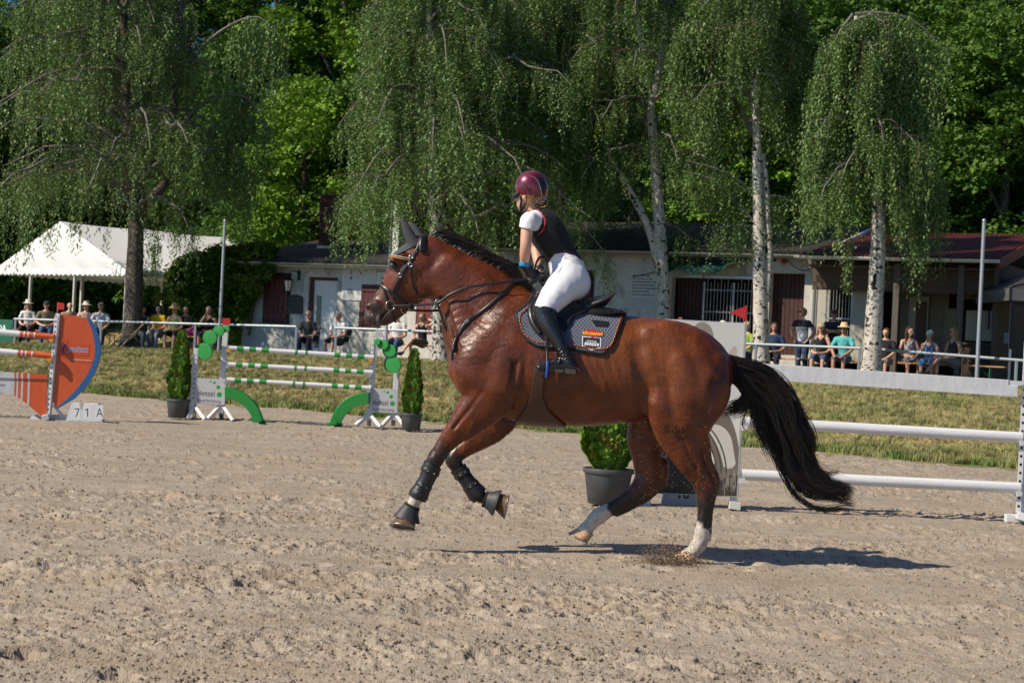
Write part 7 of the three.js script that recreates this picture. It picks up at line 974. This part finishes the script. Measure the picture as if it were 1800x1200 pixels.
{
  const o = thing('saddle_pad', 'quilted grey blue saddle pad with orange piping under the black saddle', 'saddle pad', hw(985, 590, 0));
  const NS = 46, NT = 44, sheet = (off) => { const pos = [], uv = []; for (let j = 0; j <= 2 * NT; j++) for (let i = 0; i <= NS; i++) { const t = j / NT - 1, [p] = padPoint(i / NS, t, off); pos.push(p.x, p.y, p.z - HD); uv.push(p.x, p.y + abs(p.z) * 0.3); } return [pos, uv]; };
  const [pos, uv] = sheet(0.016), [pos2] = sheet(0.004), idx = [], n = pos.length / 3, Wd = NS + 1;
  for (let j = 0; j < 2 * NT; j++) for (let i = 0; i < NS; i++) { const a = j * Wd + i, b = a + Wd; idx.push(a, b, a + 1, b, b + 1, a + 1, n + a, n + a + 1, n + b, n + b, n + a + 1, n + b + 1); }
  for (let j = 0; j < 2 * NT; j++) for (const i of [0, NS]) { const a = j * Wd + i, b = a + Wd; i ? idx.push(a, b, n + a, b, n + b, n + a) : idx.push(a, n + a, b, b, n + a, n + b); }
  for (const j of [0, 2 * NT]) for (let i = 0; i < NS; i++) { const a = j * Wd + i; j ? idx.push(a, n + a, a + 1, a + 1, n + a, n + a + 1) : idx.push(a, a + 1, n + a, a + 1, n + a + 1, n + a); }
  const g = geom(pos.concat(pos2), idx, null, uv.concat(uv));
  wpart('quilt', g, mat([0.105, 0.12, 0.165], 0.75, { bumpMap: quilt, bumpScale: 0.006 }), o);
  for (const sd of [1, -1]) {
    const edge = (inset, off) => { const q = []; for (let i = 0; i <= 16; i++) q.push(padPoint(inset * 0.6, sd * lerp(0.1, 1 - inset, i / 16), off)[0]); for (let i = 1; i <= 44; i++) q.push(padPoint(lerp(inset * 0.6, 1 - inset * 0.6, i / 44), sd * (1 - inset), off)[0]); for (let i = 1; i <= 16; i++) q.push(padPoint(1 - inset * 0.6, sd * lerp(1 - inset, 0.1, i / 16), off)[0]); return q.map(toW); };
    wpart('binding', tube(edge(0.0, 0.011), 0.0095, 8), mat([0.008, 0.008, 0.009], 0.7), o);
    wpart('piping', tube(edge(0.055, 0.019), 0.0042, 6, 300), mat(0xffffff, 0.6, { map: twist }), o);
  }
  // badge on the near side
  const patch = (poly, tex, off, nm) => { const g = new THREE.ShapeGeometry(shapeOf(poly)), q = plateGrid(poly, 14, 14), pp = [], u2 = []; for (const [x, y] of q.pts) { const p = drape(x, y), nn = gradF(horseRaw, p, 0.02); p.addScaledVector(nn, off); pp.push(p.x, p.y, p.z - HD); } const x0 = min(...poly.map((p) => p[0])), x1 = max(...poly.map((p) => p[0])), y0 = min(...poly.map((p) => p[1])), y1 = max(...poly.map((p) => p[1])); for (const [x, y] of q.pts) u2.push((x - x0) / (x1 - x0), 1 - (y - y0) / (y1 - y0)); return wpart(nm, geom(pp, q.idx, null, u2), mat(0xffffff, 0.6, { map: tex }), o); };
  const slant = (y, x) => y + (x - 1040) * 0.09;
  const sh = [[1023, 594], [1056, 594], [1056, 611], [1040, 617], [1023, 611]].map(([x, y]) => [x, slant(y, x)]), bn = [[1023, 585], [1031, 584], [1041, 580.5], [1050, 584], [1060, 585], [1059, 591], [1050, 592], [1041, 595], [1032, 592], [1024, 591]].map(([x, y]) => [x, slant(y, x)]);
  patch(sh, canvasTex(330, 230, (c, w, h) => { c.fillStyle = '#ddd'; c.fillRect(0, 0, w, h); c.fillStyle = '#1c1e26'; c.beginPath(); const y = (f, x) => h * f; c.moveTo(16, 14); c.lineTo(w - 16, 36); c.lineTo(w - 16, 178); c.lineTo(w * 0.52, 212); c.lineTo(16, 150); c.closePath(); c.fill(); c.save(); c.transform(1, 0.1, 0, 1, 0, -4); c.fillStyle = '#fff'; c.textAlign = 'center'; c.font = 'bold 34px sans-serif'; c.fillText('C E N T E R', w / 2, 84); c.font = 'italic bold 66px sans-serif'; c.fillText('BENDER', w / 2, 142); c.restore(); }), 0.0185, 'badge');
  patch(bn, canvasTex(400, 160, (c, w, h) => { c.fillStyle = '#b01020'; c.fillRect(0, 0, w, h); c.save(); c.transform(1, 0.09, 0, 1, 0, -6); c.fillStyle = '#f0c020'; c.font = 'bold 72px sans-serif'; c.textAlign = 'center'; c.fillText('BÖCKMANN', w / 2, 104, w * 0.98); c.restore(); }), 0.0205, 'badge');
  patch([[1039, 566], [1070, 569], [1066, 577], [1046, 576]], canvasTex(8, 8, (c) => { c.fillStyle = '#08080a'; c.fillRect(0, 0, 8, 8); }), 0.022, 'strap_keeper');
}
function plateGrid(poly, rows, cols) {   // rows of points inside a polygon that is simple in y
  const y0 = min(...poly.map((p) => p[1])), y1 = max(...poly.map((p) => p[1])), pts = [], idx = [];
  for (let j = 0; j <= rows; j++) { const y = lerp(y0 + 0.01, y1 - 0.01, j / rows); let a = 1e9, b = -1e9; poly.forEach((p, i) => { const q = poly[(i + 1) % poly.length]; if ((p[1] <= y) !== (q[1] <= y)) { const x = lerp(p[0], q[0], (y - p[1]) / (q[1] - p[1])); a = min(a, x); b = max(b, x); } }); for (let i = 0; i <= cols; i++) pts.push([lerp(a, b, i / cols), y]); }
  for (let j = 0; j < rows; j++) for (let i = 0; i < cols; i++) { const a = j * (cols + 1) + i, b = a + cols + 1; idx.push(a, b, a + 1, b, b + 1, a + 1); }
  return { pts, idx };
}
function drapedSheet(poly, rows, cols, off, thick, side = 1, f = horseRaw) {
  const q = plateGrid(poly, rows, cols), pos = [], uv = [], n = q.pts.length, P = q.pts.map(([x, y]) => drape(x, y, side, f)), N = P.map((p) => gradF(f, p, 0.02)), idx = [];
  for (const k of [off + thick, off]) P.forEach((p, i) => { const v = p.clone().addScaledVector(N[i], k); pos.push(v.x, v.y, v.z - HD); uv.push(v.x, v.y); });
  const W = cols + 1, fl = side > 0; const tri = (a, b, c) => fl ? idx.push(a, b, c) : idx.push(a, c, b);
  for (let i = 0; i < q.idx.length; i += 3) { tri(q.idx[i], q.idx[i + 1], q.idx[i + 2]); tri(n + q.idx[i], n + q.idx[i + 2], n + q.idx[i + 1]); }
  for (let j = 0; j < rows; j++) for (const i of [0, cols]) { const a = j * W + i, b = a + W; if (i) { tri(a, b, n + a); tri(b, n + b, n + a); } else { tri(a, n + a, b); tri(b, n + a, n + b); } }
  for (const j of [0, rows]) for (let i = 0; i < cols; i++) { const a = j * W + i; if (j) { tri(a, n + a, a + 1); tri(a + 1, n + a, n + a + 1); } else { tri(a, a + 1, n + a); tri(a + 1, n + a + 1, n + a); } }
  return geom(pos, idx, null, uv);
}
// --- saddle with girth and stirrups ---
{
  const o = thing('saddle', 'black leather jumping saddle with a brown girth on the bay horse', 'saddle', hw(1000, 545, 0));
  const seat = field([
    hc([[938, 520, 0, 8, 20], [950, 532, 0, 11, 24], [985, 541, 0, 12, 30], [1025, 540, 0, 13, 42], [1056, 530, 0, 11, 48], [1074, 521, 0, 6, 46], [1081, 516, 0, 3, 40]], 0.02),
    ...both([[945, 546, 0.07, 13, 20], [1000, 552, 0.1, 13, 24], [1060, 550, 0.1, 10, 26], [1092, 549, 0.085, 5, 22]], 0.015)]);
  const a = hp(918, 572), b = hp(1102, 498);
  wpart('seat', netMesh(seat, [a.x, a.y, -0.24], [b.x, b.y, 0.24], 0.007).translate(0, 0, -HD), leather, o);
  for (const s of [1, -1]) {
    wpart('flap', drapedSheet([[936, 526], [927, 540], [926, 556], [931, 572], [940, 586], [956, 599], [978, 603], [990, 590], [1001, 576], [1010, 558], [1013, 546], [1000, 538], [960, 530]], 26, 22, 0.021, 0.006, s), leather, o);
    wpart('knee_roll', s > 0 ? [tube([[941, 530], [934, 544], [934, 560], [940, 575], [950, 588]].map(([x, y]) => { const p = drape(x, y, s); return toW(p.addScaledVector(gradF(horseRaw, p, 0.02), 0.03)); }), [0.018, 0.024, 0.025, 0.022, 0.012], 10, 20)] : [tube([[941, 530], [934, 560], [950, 588]].map(([x, y]) => { const p = drape(x, y, s); return toW(p.addScaledVector(gradF(horseRaw, p, 0.02), 0.03)); }), [0.018, 0.025, 0.012], 10, 20)], leather, o);
    wpart('skirt', drapedSheet([[975, 536], [972, 548], [985, 566], [998, 577], [1006, 562], [1022, 556], [1034, 551], [1010, 541]], 14, 12, 0.03, 0.005, s), leather, o);
  }
  // girth wraps under the belly
  const gl = [[600, 952], [607, 950], [660, 937], [697, 935], [727, 922], [745, 911], [760, 905]], gr = [[600, 972], [643, 967], [663, 957], [693, 955], [717, 967], [732, 985], [744, 1000], [760, 1004]], NP = 60, NC = 10, pos = [], idx = [], uv = [];
  for (const off of [0.016, 0.003]) for (let j = 0; j <= NP; j++) { const phi = lerp(0.12, -PI - 0.12, j / NP), q = barrelPoint(950, phi), y = toPx(q.x, q.y, 0)[1]; for (let i = 0; i <= NC; i++) { const px = lerp(ip(gl, y), ip(gr, y), i / NC), p = barrelPoint(px, phi), n = gradF(horseRaw, p, 0.02); p.addScaledVector(n, off); pos.push(p.x, p.y, p.z - HD); uv.push(p.x, p.y); } }
  const W = NC + 1, n = (NP + 1) * W; for (let j = 0; j < NP; j++) { for (let i = 0; i < NC; i++) { const a = j * W + i, b = a + W; idx.push(a, b, a + 1, b, b + 1, a + 1, n + a, n + a + 1, n + b, n + b, n + a + 1, n + b + 1); } for (const i of [0, NC]) { const a = j * W + i, b = a + W; i ? idx.push(a, b, n + a, b, n + b, n + a) : idx.push(a, n + a, b, b, n + a, n + b); } }
  wpart('girth', geom(pos, idx, null, uv), brown, o);
  for (const s of [1, -1]) {
    const q = [[958, 552, 0.27], [961, 580, 0.325], [962, 600, 0.345], [962, 618, 0.35]].map((p) => hw(p[0], p[1], s * p[2]));
    wpart('stirrup_leather', strap(spline(q, 12), Array(13).fill(V(0, 0, s)), 0.026, 0.007), leather, o);
    const arch = spline([[957, 663, 0.3], [960, 645, 0.3], [962, 622, 0.34], [962, 616, 0.36], [962, 622, 0.38], [962, 645, 0.425], [960, 663, 0.43]].map((p) => hw(p[0], p[1], s * p[2])), 30);
    const iron = wpart('stirrup_iron', [strap(arch, arch.map((p) => p.clone().sub(hw(962, 645, s * 0.36)).normalize()), 0.016, 0.006), beam(hw(957, 663, s * 0.3), hw(960, 663, s * 0.43), 0.034, 0.01)], mat([0.03, 0.03, 0.032], 0.4, { metalness: 0.6 }), o);
    wpart('release_band', strap(arch.slice(23, 31).map((p) => p.clone().add(V(0, 0, s * 0.007))), arch.slice(23, 31).map(() => V(0, 0, s)), 0.015, 0.006), mat([0.008, 0.06, 0.36], 0.45), iron);
  }
}
// --- boots of the horse ---
{
  const rub = mat([0.013, 0.013, 0.014], 0.42, { bumpMap: bumpNoise, bumpScale: 0.001 }), soft = mat([0.03, 0.034, 0.04], 0.55, { bumpMap: bumpNoise, bumpScale: 0.002 }), fuzz = mat([0.016, 0.012, 0.013], 0.95);
  const spec = [
    ['near', [[762, 817, 0.15], [756, 828, 0.15], [750, 843, 0.15], [743, 857, 0.15], [737, 868, 0.15], [733, 876, 0.15]], [[724, 890, 0.15], [720, 898, 0.15], [717, 906, 0.15], [715, 912, 0.15]], 1],
    ['far', [[805, 822, -0.16], [812, 833, -0.16], [821, 845, -0.16], [830, 857, -0.16], [838, 867, -0.16], [844, 872, -0.16]], [[853, 877, -0.16], [860, 879.5, -0.16], [867, 881.5, -0.16], [873, 883.5, -0.16]], -1]];
  for (const [w, leg, bell, s] of spec) {
    const o = thing('tendon_boot', w === 'near' ? 'black tendon boot strapped on the leading near foreleg above a white pastern' : 'black tendon boot on the folded far foreleg', 'horse boot', hw(...leg[2]));
    const rings = leg.map((p, i) => ringPts(hp(...p), dirPx(leg[max(i - 1, 0)], leg[min(i + 1, leg.length - 1)]), 36, [0.006, 0.009, 0.01, 0.011, 0.013, 0.01][i]));
    wpart('shell', shell(rings, 0.007), rub, o);
    for (const k of [1, 3]) { const [P, N] = ringPts(hp(leg[k][0], leg[k][1] - (k === 1 ? 0 : 4), leg[k][2]), dirPx(leg[k - 1], leg[k + 1]), 36, 0.018); const st = wpart('fastening_strap', strap(P.map(toW), N, 0.03, 0.004, true), rub, o); for (const a of [6, 10]) { const p = toW(P[a].clone().addScaledVector(N[a], 0.005)); wpart('stud', new THREE.SphereGeometry(0.0045, 8, 6).translate(p.x, p.y, p.z), metal, st); } }
    const c = hp(leg[4][0], leg[4][1], leg[4][2] + s * 0.0), [P, N] = ringPts(c, dirPx(leg[3], leg[5]), 36, 0.0), fp = toW(castOut(c, V(0, 0, s)).add(V(0, 0, s * 0.02)));
    wpart('fetlock_cup', new THREE.SphereGeometry(0.034, 20, 12).scale(1, 1, 0.45).translate(fp.x, fp.y, fp.z), rub, o);
    const b = thing('bell_boot', w === 'near' ? 'grey black overreach boot round the leading front hoof' : 'grey black overreach boot round the folded back front hoof', 'horse boot', hw(...bell[1]));
    const R4 = bell.map((p, i) => { const ax = dirPx(bell[max(i - 1, 0)], bell[min(i + 1, 3)]).normalize(), u = V(-ax.y, ax.x, 0), c = hp(...p), r = [0.045, 0.056, 0.072, 0.084][i], P = [], N = []; for (let k = 0; k < 36; k++) { const t = k / 36 * 2 * PI, d = u.clone().multiplyScalar(cos(t)).add(V(0, 0, sin(t))); N.push(d); P.push(c.clone().addScaledVector(d, r * (1 + 0.03 * sin(t * 3)))); } return [P, N]; });
    wpart('cuff', shell(R4, 0.006), soft, b);
    wpart('collar', tube([...R4[0][0], R4[0][0][0]].map(toW), 0.011, 8), fuzz, b);
    wpart('rim', tube([...R4[3][0], R4[3][0][0]].map(toW), 0.006, 6), rub, b);
  }
}
// ================= RIDER =================
{
  const o = thing('person', 'rider in burgundy helmet, black vest and white breeches standing forward in the saddle', 'person', V(hp(1000, 545).x, hp(1000, 545).y, -HD), 0);
  const torso = (g = 0) => hc([[994, 462, 0, 25 + g, 38 + g], [985, 447, 0, 23 + g, 35 + g], [974, 428, 0, 26 + g, 38 + g], [961, 406, 0, 28 + g, 42 + g], [949, 389, 0, 22 + g, 42 + g], [941, 375, 0, 11 + g, 20 + g]], 0.03);
  const shoulders = (g = 0) => both([[938, 387, 0.12, 14 + g, 14 + g], [931, 390, 0.175, 13 + g, 12 + g]], 0.04);
  const armN = (g = 0, n = 9) => hc([[931, 388, 0.175, 12 + g], [927, 402, 0.19, 11 + g], [925, 418, 0.205, 10 + g], [924, 432, 0.21, 9.5 + g], [923, 446, 0.19, 9.5 + g], [922, 458, 0.165, 8 + g], [922, 468, 0.145, 6.6 + g], [927, 477, 0.13, 7 + g, 6 + g]].slice(0, n), 0.02);
  const armF = (g = 0, n = 9) => hc([[931, 388, -0.175, 12 + g], [936, 410, -0.2, 10.5 + g], [941, 432, -0.21, 9.5 + g], [944, 448, -0.18, 9.5 + g], [946, 462, -0.14, 8 + g], [947, 472, -0.12, 6.6 + g], [949, 480, -0.105, 7 + g, 6 + g]].slice(0, n), 0.02);
  const legs = (g = 0) => [hc([[998, 478, 0, 30 + g, 44 + g], [1006, 496, 0, 28 + g, 42 + g]], 0.03), ...both([[1011, 500, 0.08, 25 + g, 22 + g]], 0.03),
    hc([[1002, 490, 0.1, 30 + g, 25 + g], [988, 506, 0.15, 27.5 + g, 25 + g], [972, 525, 0.21, 22.5 + g, 21 + g], [960, 542, 0.255, 18.5 + g, 18 + g], [958, 553, 0.27, 16.5 + g, 16 + g], [966, 575, 0.315, 12 + g, 12 + g], [980, 600, 0.345, 9 + g], [990, 622, 0.36, 7 + g]], 0.035),
    hc([[1004, 494, -0.1, 30 + g, 25 + g], [996, 510, -0.15, 27 + g, 25 + g], [978, 528, -0.21, 22 + g, 21 + g], [962, 545, -0.255, 18 + g, 18 + g], [960, 556, -0.27, 16 + g], [968, 578, -0.315, 12 + g], [982, 602, -0.345, 9 + g], [992, 624, -0.36, 7 + g]], 0.035)];
  const skull = [hc([[934, 330, 0, 25, 20]], 0.02), hc([[928, 342, -0.006, 19, 17], [922, 356, -0.014, 13, 12], [918, 366, -0.018, 6.5, 7]], 0.025), hc([[940, 376, 0, 12, 13], [934, 362, 0, 11, 12.5], [932, 350, 0, 13, 13]], 0.02), hc([[911, 345, -0.03, 3, 3], [906, 351, -0.036, 3, 3]], 0.012), hc([[912, 360, -0.026, 4, 5]], 0.01), ...[hc([[922, 347, 0.068, 4.2, 1.8], [924, 352, 0.066, 3, 1.6]], 0.008)]];
  const skin = phys([0.56, 0.31, 0.215], 0.5), cs = [torso(-2), ...shoulders(-1), armN(), armF(), ...legs(-2), ...skull];
  const mesh = (name, ch, cell, m, clip, parent = o) => { const f0 = field(ch), f = clip ? (x, y, z) => max(f0(x, y, z), clip(x, y, z)) : f0, [lo, hi] = boundsOf(ch); return wpart(name, netMesh(f, lo, hi, cell).translate(0, 0, -HD), m, parent); };
  mesh('body', cs, 0.0095, skin);
  const below = (tab) => (x, y, z) => { const [px, py] = toPx(x, y, z); return (py - ip(tab, px)) * S; }, above = (tab) => (x, y, z) => -below(tab)(x, y, z);
  // shirt with short sleeves
  const sleeve = (x, y, z) => { const [px, py] = toPx(x, y, z); return max((py - 425) * S, abs(z) > 0.13 ? (py - (402 + (px - 925) * 0.25)) * S : -1, -(py - 369 + (px - 941) * 0.1) * S); };
  const clothW = mat([0.66, 0.67, 0.71], 0.85, { bumpMap: bumpNoise, bumpScale: 0.002 });
  const wrinkle = (f, a = 0.0022, s = 1) => (x, y, z) => { const d = f(x, y, z); return abs(d) > 0.03 ? d : d + a * (n3(x * 16 * s, y * 7 * s, z * 16 * s) + 0.6 * n3(x * 9 * s + y * 20 * s, y * 9 * s, z * 12 * s)); };
  { const ch = [torso(1.5), ...shoulders(2.2), armN(3, 4), armF(3, 4)], f0 = wrinkle(field(ch), 0.003), [lo, hi] = boundsOf(ch); wpart('shirt', netMesh((x, y, z) => max(f0(x, y, z), sleeve(x, y, z)), lo, hi, 0.0075).translate(0, 0, -HD), clothW, o); }
  // black vest, armholes cut away
  {
    const ch = [torso(4), ...both([[940, 386, 0.1, 15, 13]], 0.04), ...both([[935, 390, 0.235, 22, 20], [930, 402, 0.24, 20, 20]], 0.012, 3, -1)], f0 = wrinkle(field(ch), 0.0018, 0.7), [lo, hi] = boundsOf(ch);
    const hem = [[940, 452], [962, 462], [975, 446], [995, 443], [1012, 452], [1022, 459], [1040, 462]], fv = (x, y, z) => { const [px, py] = toPx(x, y, z); return max(f0(x, y, z), (py - ip(hem, px)) * S, -(py - 369 + (px - 941) * 0.12) * S); };
    const vest = wpart('vest', netMesh(fv, lo, hi, 0.007).translate(0, 0, -HD), mat([0.009, 0.009, 0.011], 0.85, { bumpMap: bumpNoise, bumpScale: 0.0015 }), o), red = mat([0.5, 0.02, 0.05], 0.6);
    const arc = [[941, 368], [948, 372], [955, 379], [958.5, 388], [957, 398], [952, 407], [946, 412]].map(([x, y]) => toW(drape(x, y, 1, fv))); wpart('piping', tube(arc, 0.0042, 6, 30), red, vest);
    wpart('piping', tube([[975, 447], [985, 444], [996, 444], [1008, 450], [1018, 457]].map(([x, y]) => toW(drape(x, y, 1, fv).add(V(0, 0, 0.002)))), 0.0036, 6, 24), red, vest);
  }
  // breeches
  { const ch = legs(1.5).concat([hc([[985, 449, 0, 25, 37], [996, 464, 0, 28, 42]], 0.03)]), f0 = wrinkle(field(ch), 0.0018, 0.9), [lo, hi] = boundsOf(ch), waist = [[950, 458], [966, 450], [978, 441], [998, 442], [1012, 450], [1024, 458], [1040, 464]]; const fb = (x, y, z) => { const [px, py] = toPx(x, y, z); return max(f0(x, y, z), (ip(waist, px) - py) * S, (py - 550) * S); };
    const br = wpart('breeches', netMesh(fb, lo, hi, 0.0085).translate(0, 0, -HD), mat([0.68, 0.69, 0.74], 0.7, { bumpMap: bumpNoise, bumpScale: 0.0008 }), o);
    const seam = (P, r) => wpart('seam', tube(P.map(([x, y]) => toW(drape(x, y, 1, fb).add(V(0, 0, -r * 0.3)))), r, 6, 24), mat([0.6, 0.61, 0.66], 0.8), br);
    seam([[994, 451], [988, 466], [980, 480], [970, 487]], 0.0025); seam([[968, 458], [980, 452], [996, 453], [1010, 460], [1021, 466]], 0.0025); seam([[1003, 450], [1012, 456], [1018, 461]], 0.006); }
  // boots
  const bootL = phys([0.011, 0.011, 0.012], 0.26, { bumpMap: bumpNoise, bumpScale: 0.0012, clearcoat: 0.3, clearcoatRoughness: 0.2 });
  for (const s of [1, -1]) {
    const ch = [hc([[958, 540, s * 0.262, 21.5, 21], [959, 554, s * 0.275, 20.5, 19.5], [967, 573, s * 0.315, 17, 16], [977, 590, s * 0.335, 14.5, 14], [985, 607, s * 0.35, 11.5, 11.5], [991, 621, s * 0.36, 10, 10], [996, 634, s * 0.362, 11, 10.5]], 0.02), hc([[1002, 644, s * 0.362, 11.5, 10.5], [986, 642, s * 0.368, 12, 11], [966, 644, s * 0.378, 10, 11.5], [948, 646, s * 0.385, 6.5, 10.5]], 0.02)];
    const f0 = field(ch), [lo, hi] = boundsOf(ch), top = [[930, 536], [950, 538], [960, 538], [972, 542], [982, 549]], f = (x, y, z) => { const [px, py] = toPx(x, y, z), d = f0(x, y, z), fold = py > 605 && py < 640 ? 0.0028 * sin(py * 0.95 + px * 0.35 + 2 * n2(x * 30, y * 30)) * sstep(605, 615, py) * sstep(640, 630, py) : 0; return max(d + fold, (ip(top, px) - py) * S); };
    const bo = wpart('boot', netMesh(f, lo, hi, 0.006).translate(0, 0, -HD), bootL, o);
    const sole = mat([0.055, 0.05, 0.043], 0.8), h = (x, y) => hw(x, y, s * 0.373);
    wpart('sole', [beam(h(939, 649), h(990, 652), 0.02, 0.078), beam(h(993, 652), h(1012, 654), 0.032, 0.066)], sole, bo);
    if (s > 0) { wpart('cuff', tube([[950, 539], [958, 537], [966, 539], [975, 544]].map(([x, y]) => toW(drape(x, y, 1, f).add(V(0, 0, -0.002)))), 0.006, 6, 20), bootL, bo); wpart('zip_tab', drapedSheet([[971, 546], [977, 546], [981, 560], [976, 561]], 4, 3, 0.002, 0.003, 1, f), leather, bo);
      const sp = spline([[985, 630, 0.4], [996, 634, 0.405], [1006, 640, 0.38], [1008, 644, 0.35]].map((p) => hw(...p)), 10); wpart('spur', [tube(sp, 0.004, 6), rod(hw(1008, 642, 0.365), hw(1019, 651, 0.365), 0.004, 0.003)], metal, bo); wpart('spur_strap', strap(spline([[986, 630, 0.402], [982, 637, 0.412], [978, 645, 0.4]].map((p) => hw(...p)), 8), Array(9).fill(V(0, 0, 1)), 0.012, 0.004), leather, bo); }
  }
  // gloved hands, five fingers closed on the rein
  const gl = mat([0.012, 0.012, 0.014], 0.6, { bumpMap: bumpNoise, bumpScale: 0.001 });
  for (const [wx, wy, wz, hx, hy, hz, s] of [[922, 466, 0.148, 936, 484, 0.12, 1], [947, 470, -0.125, 955, 486, -0.095, -1]]) {
    const d = V(hx - wx, hy - wy, 0).normalize(), ch = [hc([[wx, wy, wz, 7.6, 7.6], [wx + d.x * 9, wy + d.y * 9, lerp(wz, hz, 0.4), 9, 7], [hx, hy, hz, 9.5, 6.5]], 0.012)];
    for (let k = 0; k < 4; k++) { const bx = hx - 6 + k * 4.2 - 1, by = hy + 8 - k * 3.4, L = [7.5, 8.6, 8, 6.6][k]; ch.push(hc([[bx, by - 2, hz + s * 0.006, 3.1], [bx + L * 0.75, by + 2, hz + s * 0.018, 3.0], [bx + L, by + 5.5, hz + s * 0.004, 2.7], [bx + L * 0.5, by + 7, hz - s * 0.016, 2.4]], 0.003, 3)); }
    ch.push(hc([[hx - 3, hy - 7, hz - s * 0.012, 3.6], [hx + 6, hy - 8, hz - s * 0.016, 3.2], [hx + 12, hy - 4, hz - s * 0.006, 2.7]], 0.005, 3));
    mesh('glove', ch, 0.0038, gl);
    if (s > 0) { const [P, N] = ringPts(hp(922.5, 465, 0.149), dirPx([923, 458, 0.165], [922, 468, 0.145]), 24, 0.004, field([armN()])); wpart('wrist_band', strap(P.map(toW), N, 0.03, 0.005, true), mat([0.01, 0.2, 0.42], 0.5), o); }
  }
  // helmet
  {
    const sh = field([hc([[934, 328, 0, 28.5, 24.5], [938, 333, 0, 26, 24]], 0.02)]), fh = (x, y, z) => { const [px, py] = toPx(x, y, z); return max(sh(x, y, z), (py - ip([[900, 343], [915, 341], [935, 347], [950, 350], [965, 347]], px)) * S); }, p = hp(895, 362), q = hp(972, 292);
    const paint = phys([0.135, 0.006, 0.026], 0.32, { clearcoat: 1, clearcoatRoughness: 0.06, metalness: 0.25 });
    const he = wpart('helmet', netMesh(fh, [p.x, p.y, -0.13], [q.x, q.y, 0.13], 0.0055).translate(0, 0, -HD), paint, o), blk = mat([0.01, 0.01, 0.011], 0.5);
    const peak = field([hc([[910, 342, -0.02, 6, 18], [903, 346, -0.026, 3, 15]], 0.02)]), fp = (x, y, z) => { const [px, py] = toPx(x, y, z); return max(peak(x, y, z), (py - 348 - (px - 905) * -0.15) * S, (337 - py) * S); };
    wpart('peak', netMesh(fp, [hp(892, 355).x, hp(900, 358).y, -0.14], [hp(925, 330).x, hp(915, 328).y, 0.1], 0.005).translate(0, 0, -HD), blk, he);
    const on = (x, y, e = 0.002) => { const v = drape(x, y, 1, sh); return toW(v.addScaledVector(gradF(sh, v), e)); };
    wpart('trim', tube([[930, 309], [938, 311], [945, 318], [950, 330], [952, 343]].map(([x, y]) => on(x, y, 0)), 0.0032, 6, 24), mat([0.6, 0.58, 0.58], 0.25, { metalness: 1 }), he);
    wpart('vent_panel', drapedSheet([[941, 309], [948, 311], [956, 319], [960, 331], [957, 343], [953, 342], [951, 330], [947, 318]], 12, 5, 0.001, 0.003, 1, sh), blk, he);
    wpart('vent_panel', drapedSheet([[921, 322], [930, 330], [936, 338], [933, 339], [927, 331], [920, 324]], 8, 3, -0.001, 0.002, 1, sh), blk, he);
    const hf = field(skull), dn = (x, y, e) => { const v = drape(x, y, 1, hf); return toW(v.addScaledVector(gradF(hf, v), e)); };
    for (const P of [[[916, 343], [917, 354], [915, 366], [914, 372]], [[932, 348], [926, 356], [919, 365], [915, 372]]]) wpart('chin_strap', strap(spline(P.map(([x, y]) => dn(x, y, 0.006)), 14), Array(15).fill(V(-0.2, 0, 1)), 0.014, 0.004), blk, he);
  }
  // hair in a knot with a scrunchie
  {
    const hr = rngOf(9), list = [], hm = phys([0.34, 0.2, 0.085], 0.45), c = hp(948, 354, 0);
    const cap = [hc([[940, 340, 0, 22, 21], [946, 350, 0, 13, 15]], 0.02), hc([[952, 356, 0, 8, 10]], 0.02)];
    mesh('hair', cap, 0.007, hm, (x, y, z) => { const [px, py] = toPx(x, y, z); return max((927 + (py - 345) * 0.5 - px) * S, (py - 366) * S, (338 - py) * S); });
    for (let i = 0; i < 420; i++) { const a = hr() * 6.28, e = hr() * 2 - 1, P = []; for (let k = 0; k <= 8; k++) { const u = a + k * 0.32, r = (9.5 + 2.5 * hr()) * S; P.push(toW(V(c.x + 0.012 + cos(u) * r * 1.05, c.y - 0.006 + sin(u) * r * 0.85, e * 0.04 + 0.012 * sin(u * 2 + i)))); } list.push(P); }
    for (let i = 0; i < 220; i++) { const y0 = 342 + hr() * 16, P = [], z0 = 0.072 - hr() * 0.02; for (let k = 0; k <= 7; k++) { const u = k / 7; P.push(hw(926 + hr() * 1.2 + u * 20, y0 + u * (352 - y0) + 1.5 * sin(u * 3 + i), z0 * (1 - 0.55 * u * u) + 0.008)); } list.push(P); }
    for (let i = 0; i < 36; i++) { const P = [], x0 = 934 + hr() * 22; for (let k = 0; k <= 5; k++) { const u = k / 5; P.push(hw(x0 + 4 * sin(u * 2 + i), 356 + u * (6 + 9 * hr()), 0.05 * (hr() - 0.2))); } list.push(P); }
    wpart('hair', strands(list, 0.0021), hm, o);
    const ring = []; for (let i = 0; i < 40; i++) { const a = i / 40 * 2 * PI; ring.push(toW(V(c.x + cos(a) * 0.036, c.y + 0.012 + sin(a) * 0.02, 0.035 + 0.02 * sin(a * 5)))); } ring.push(ring[0]);
    wpart('scrunchie', tube(ring, ring.map((_, i) => 0.009 + 0.003 * sin(i * 2.2)), 8), mat([0.32, 0.31, 0.33], 0.9), o);
  }
}

renderer.render(scene, camera);
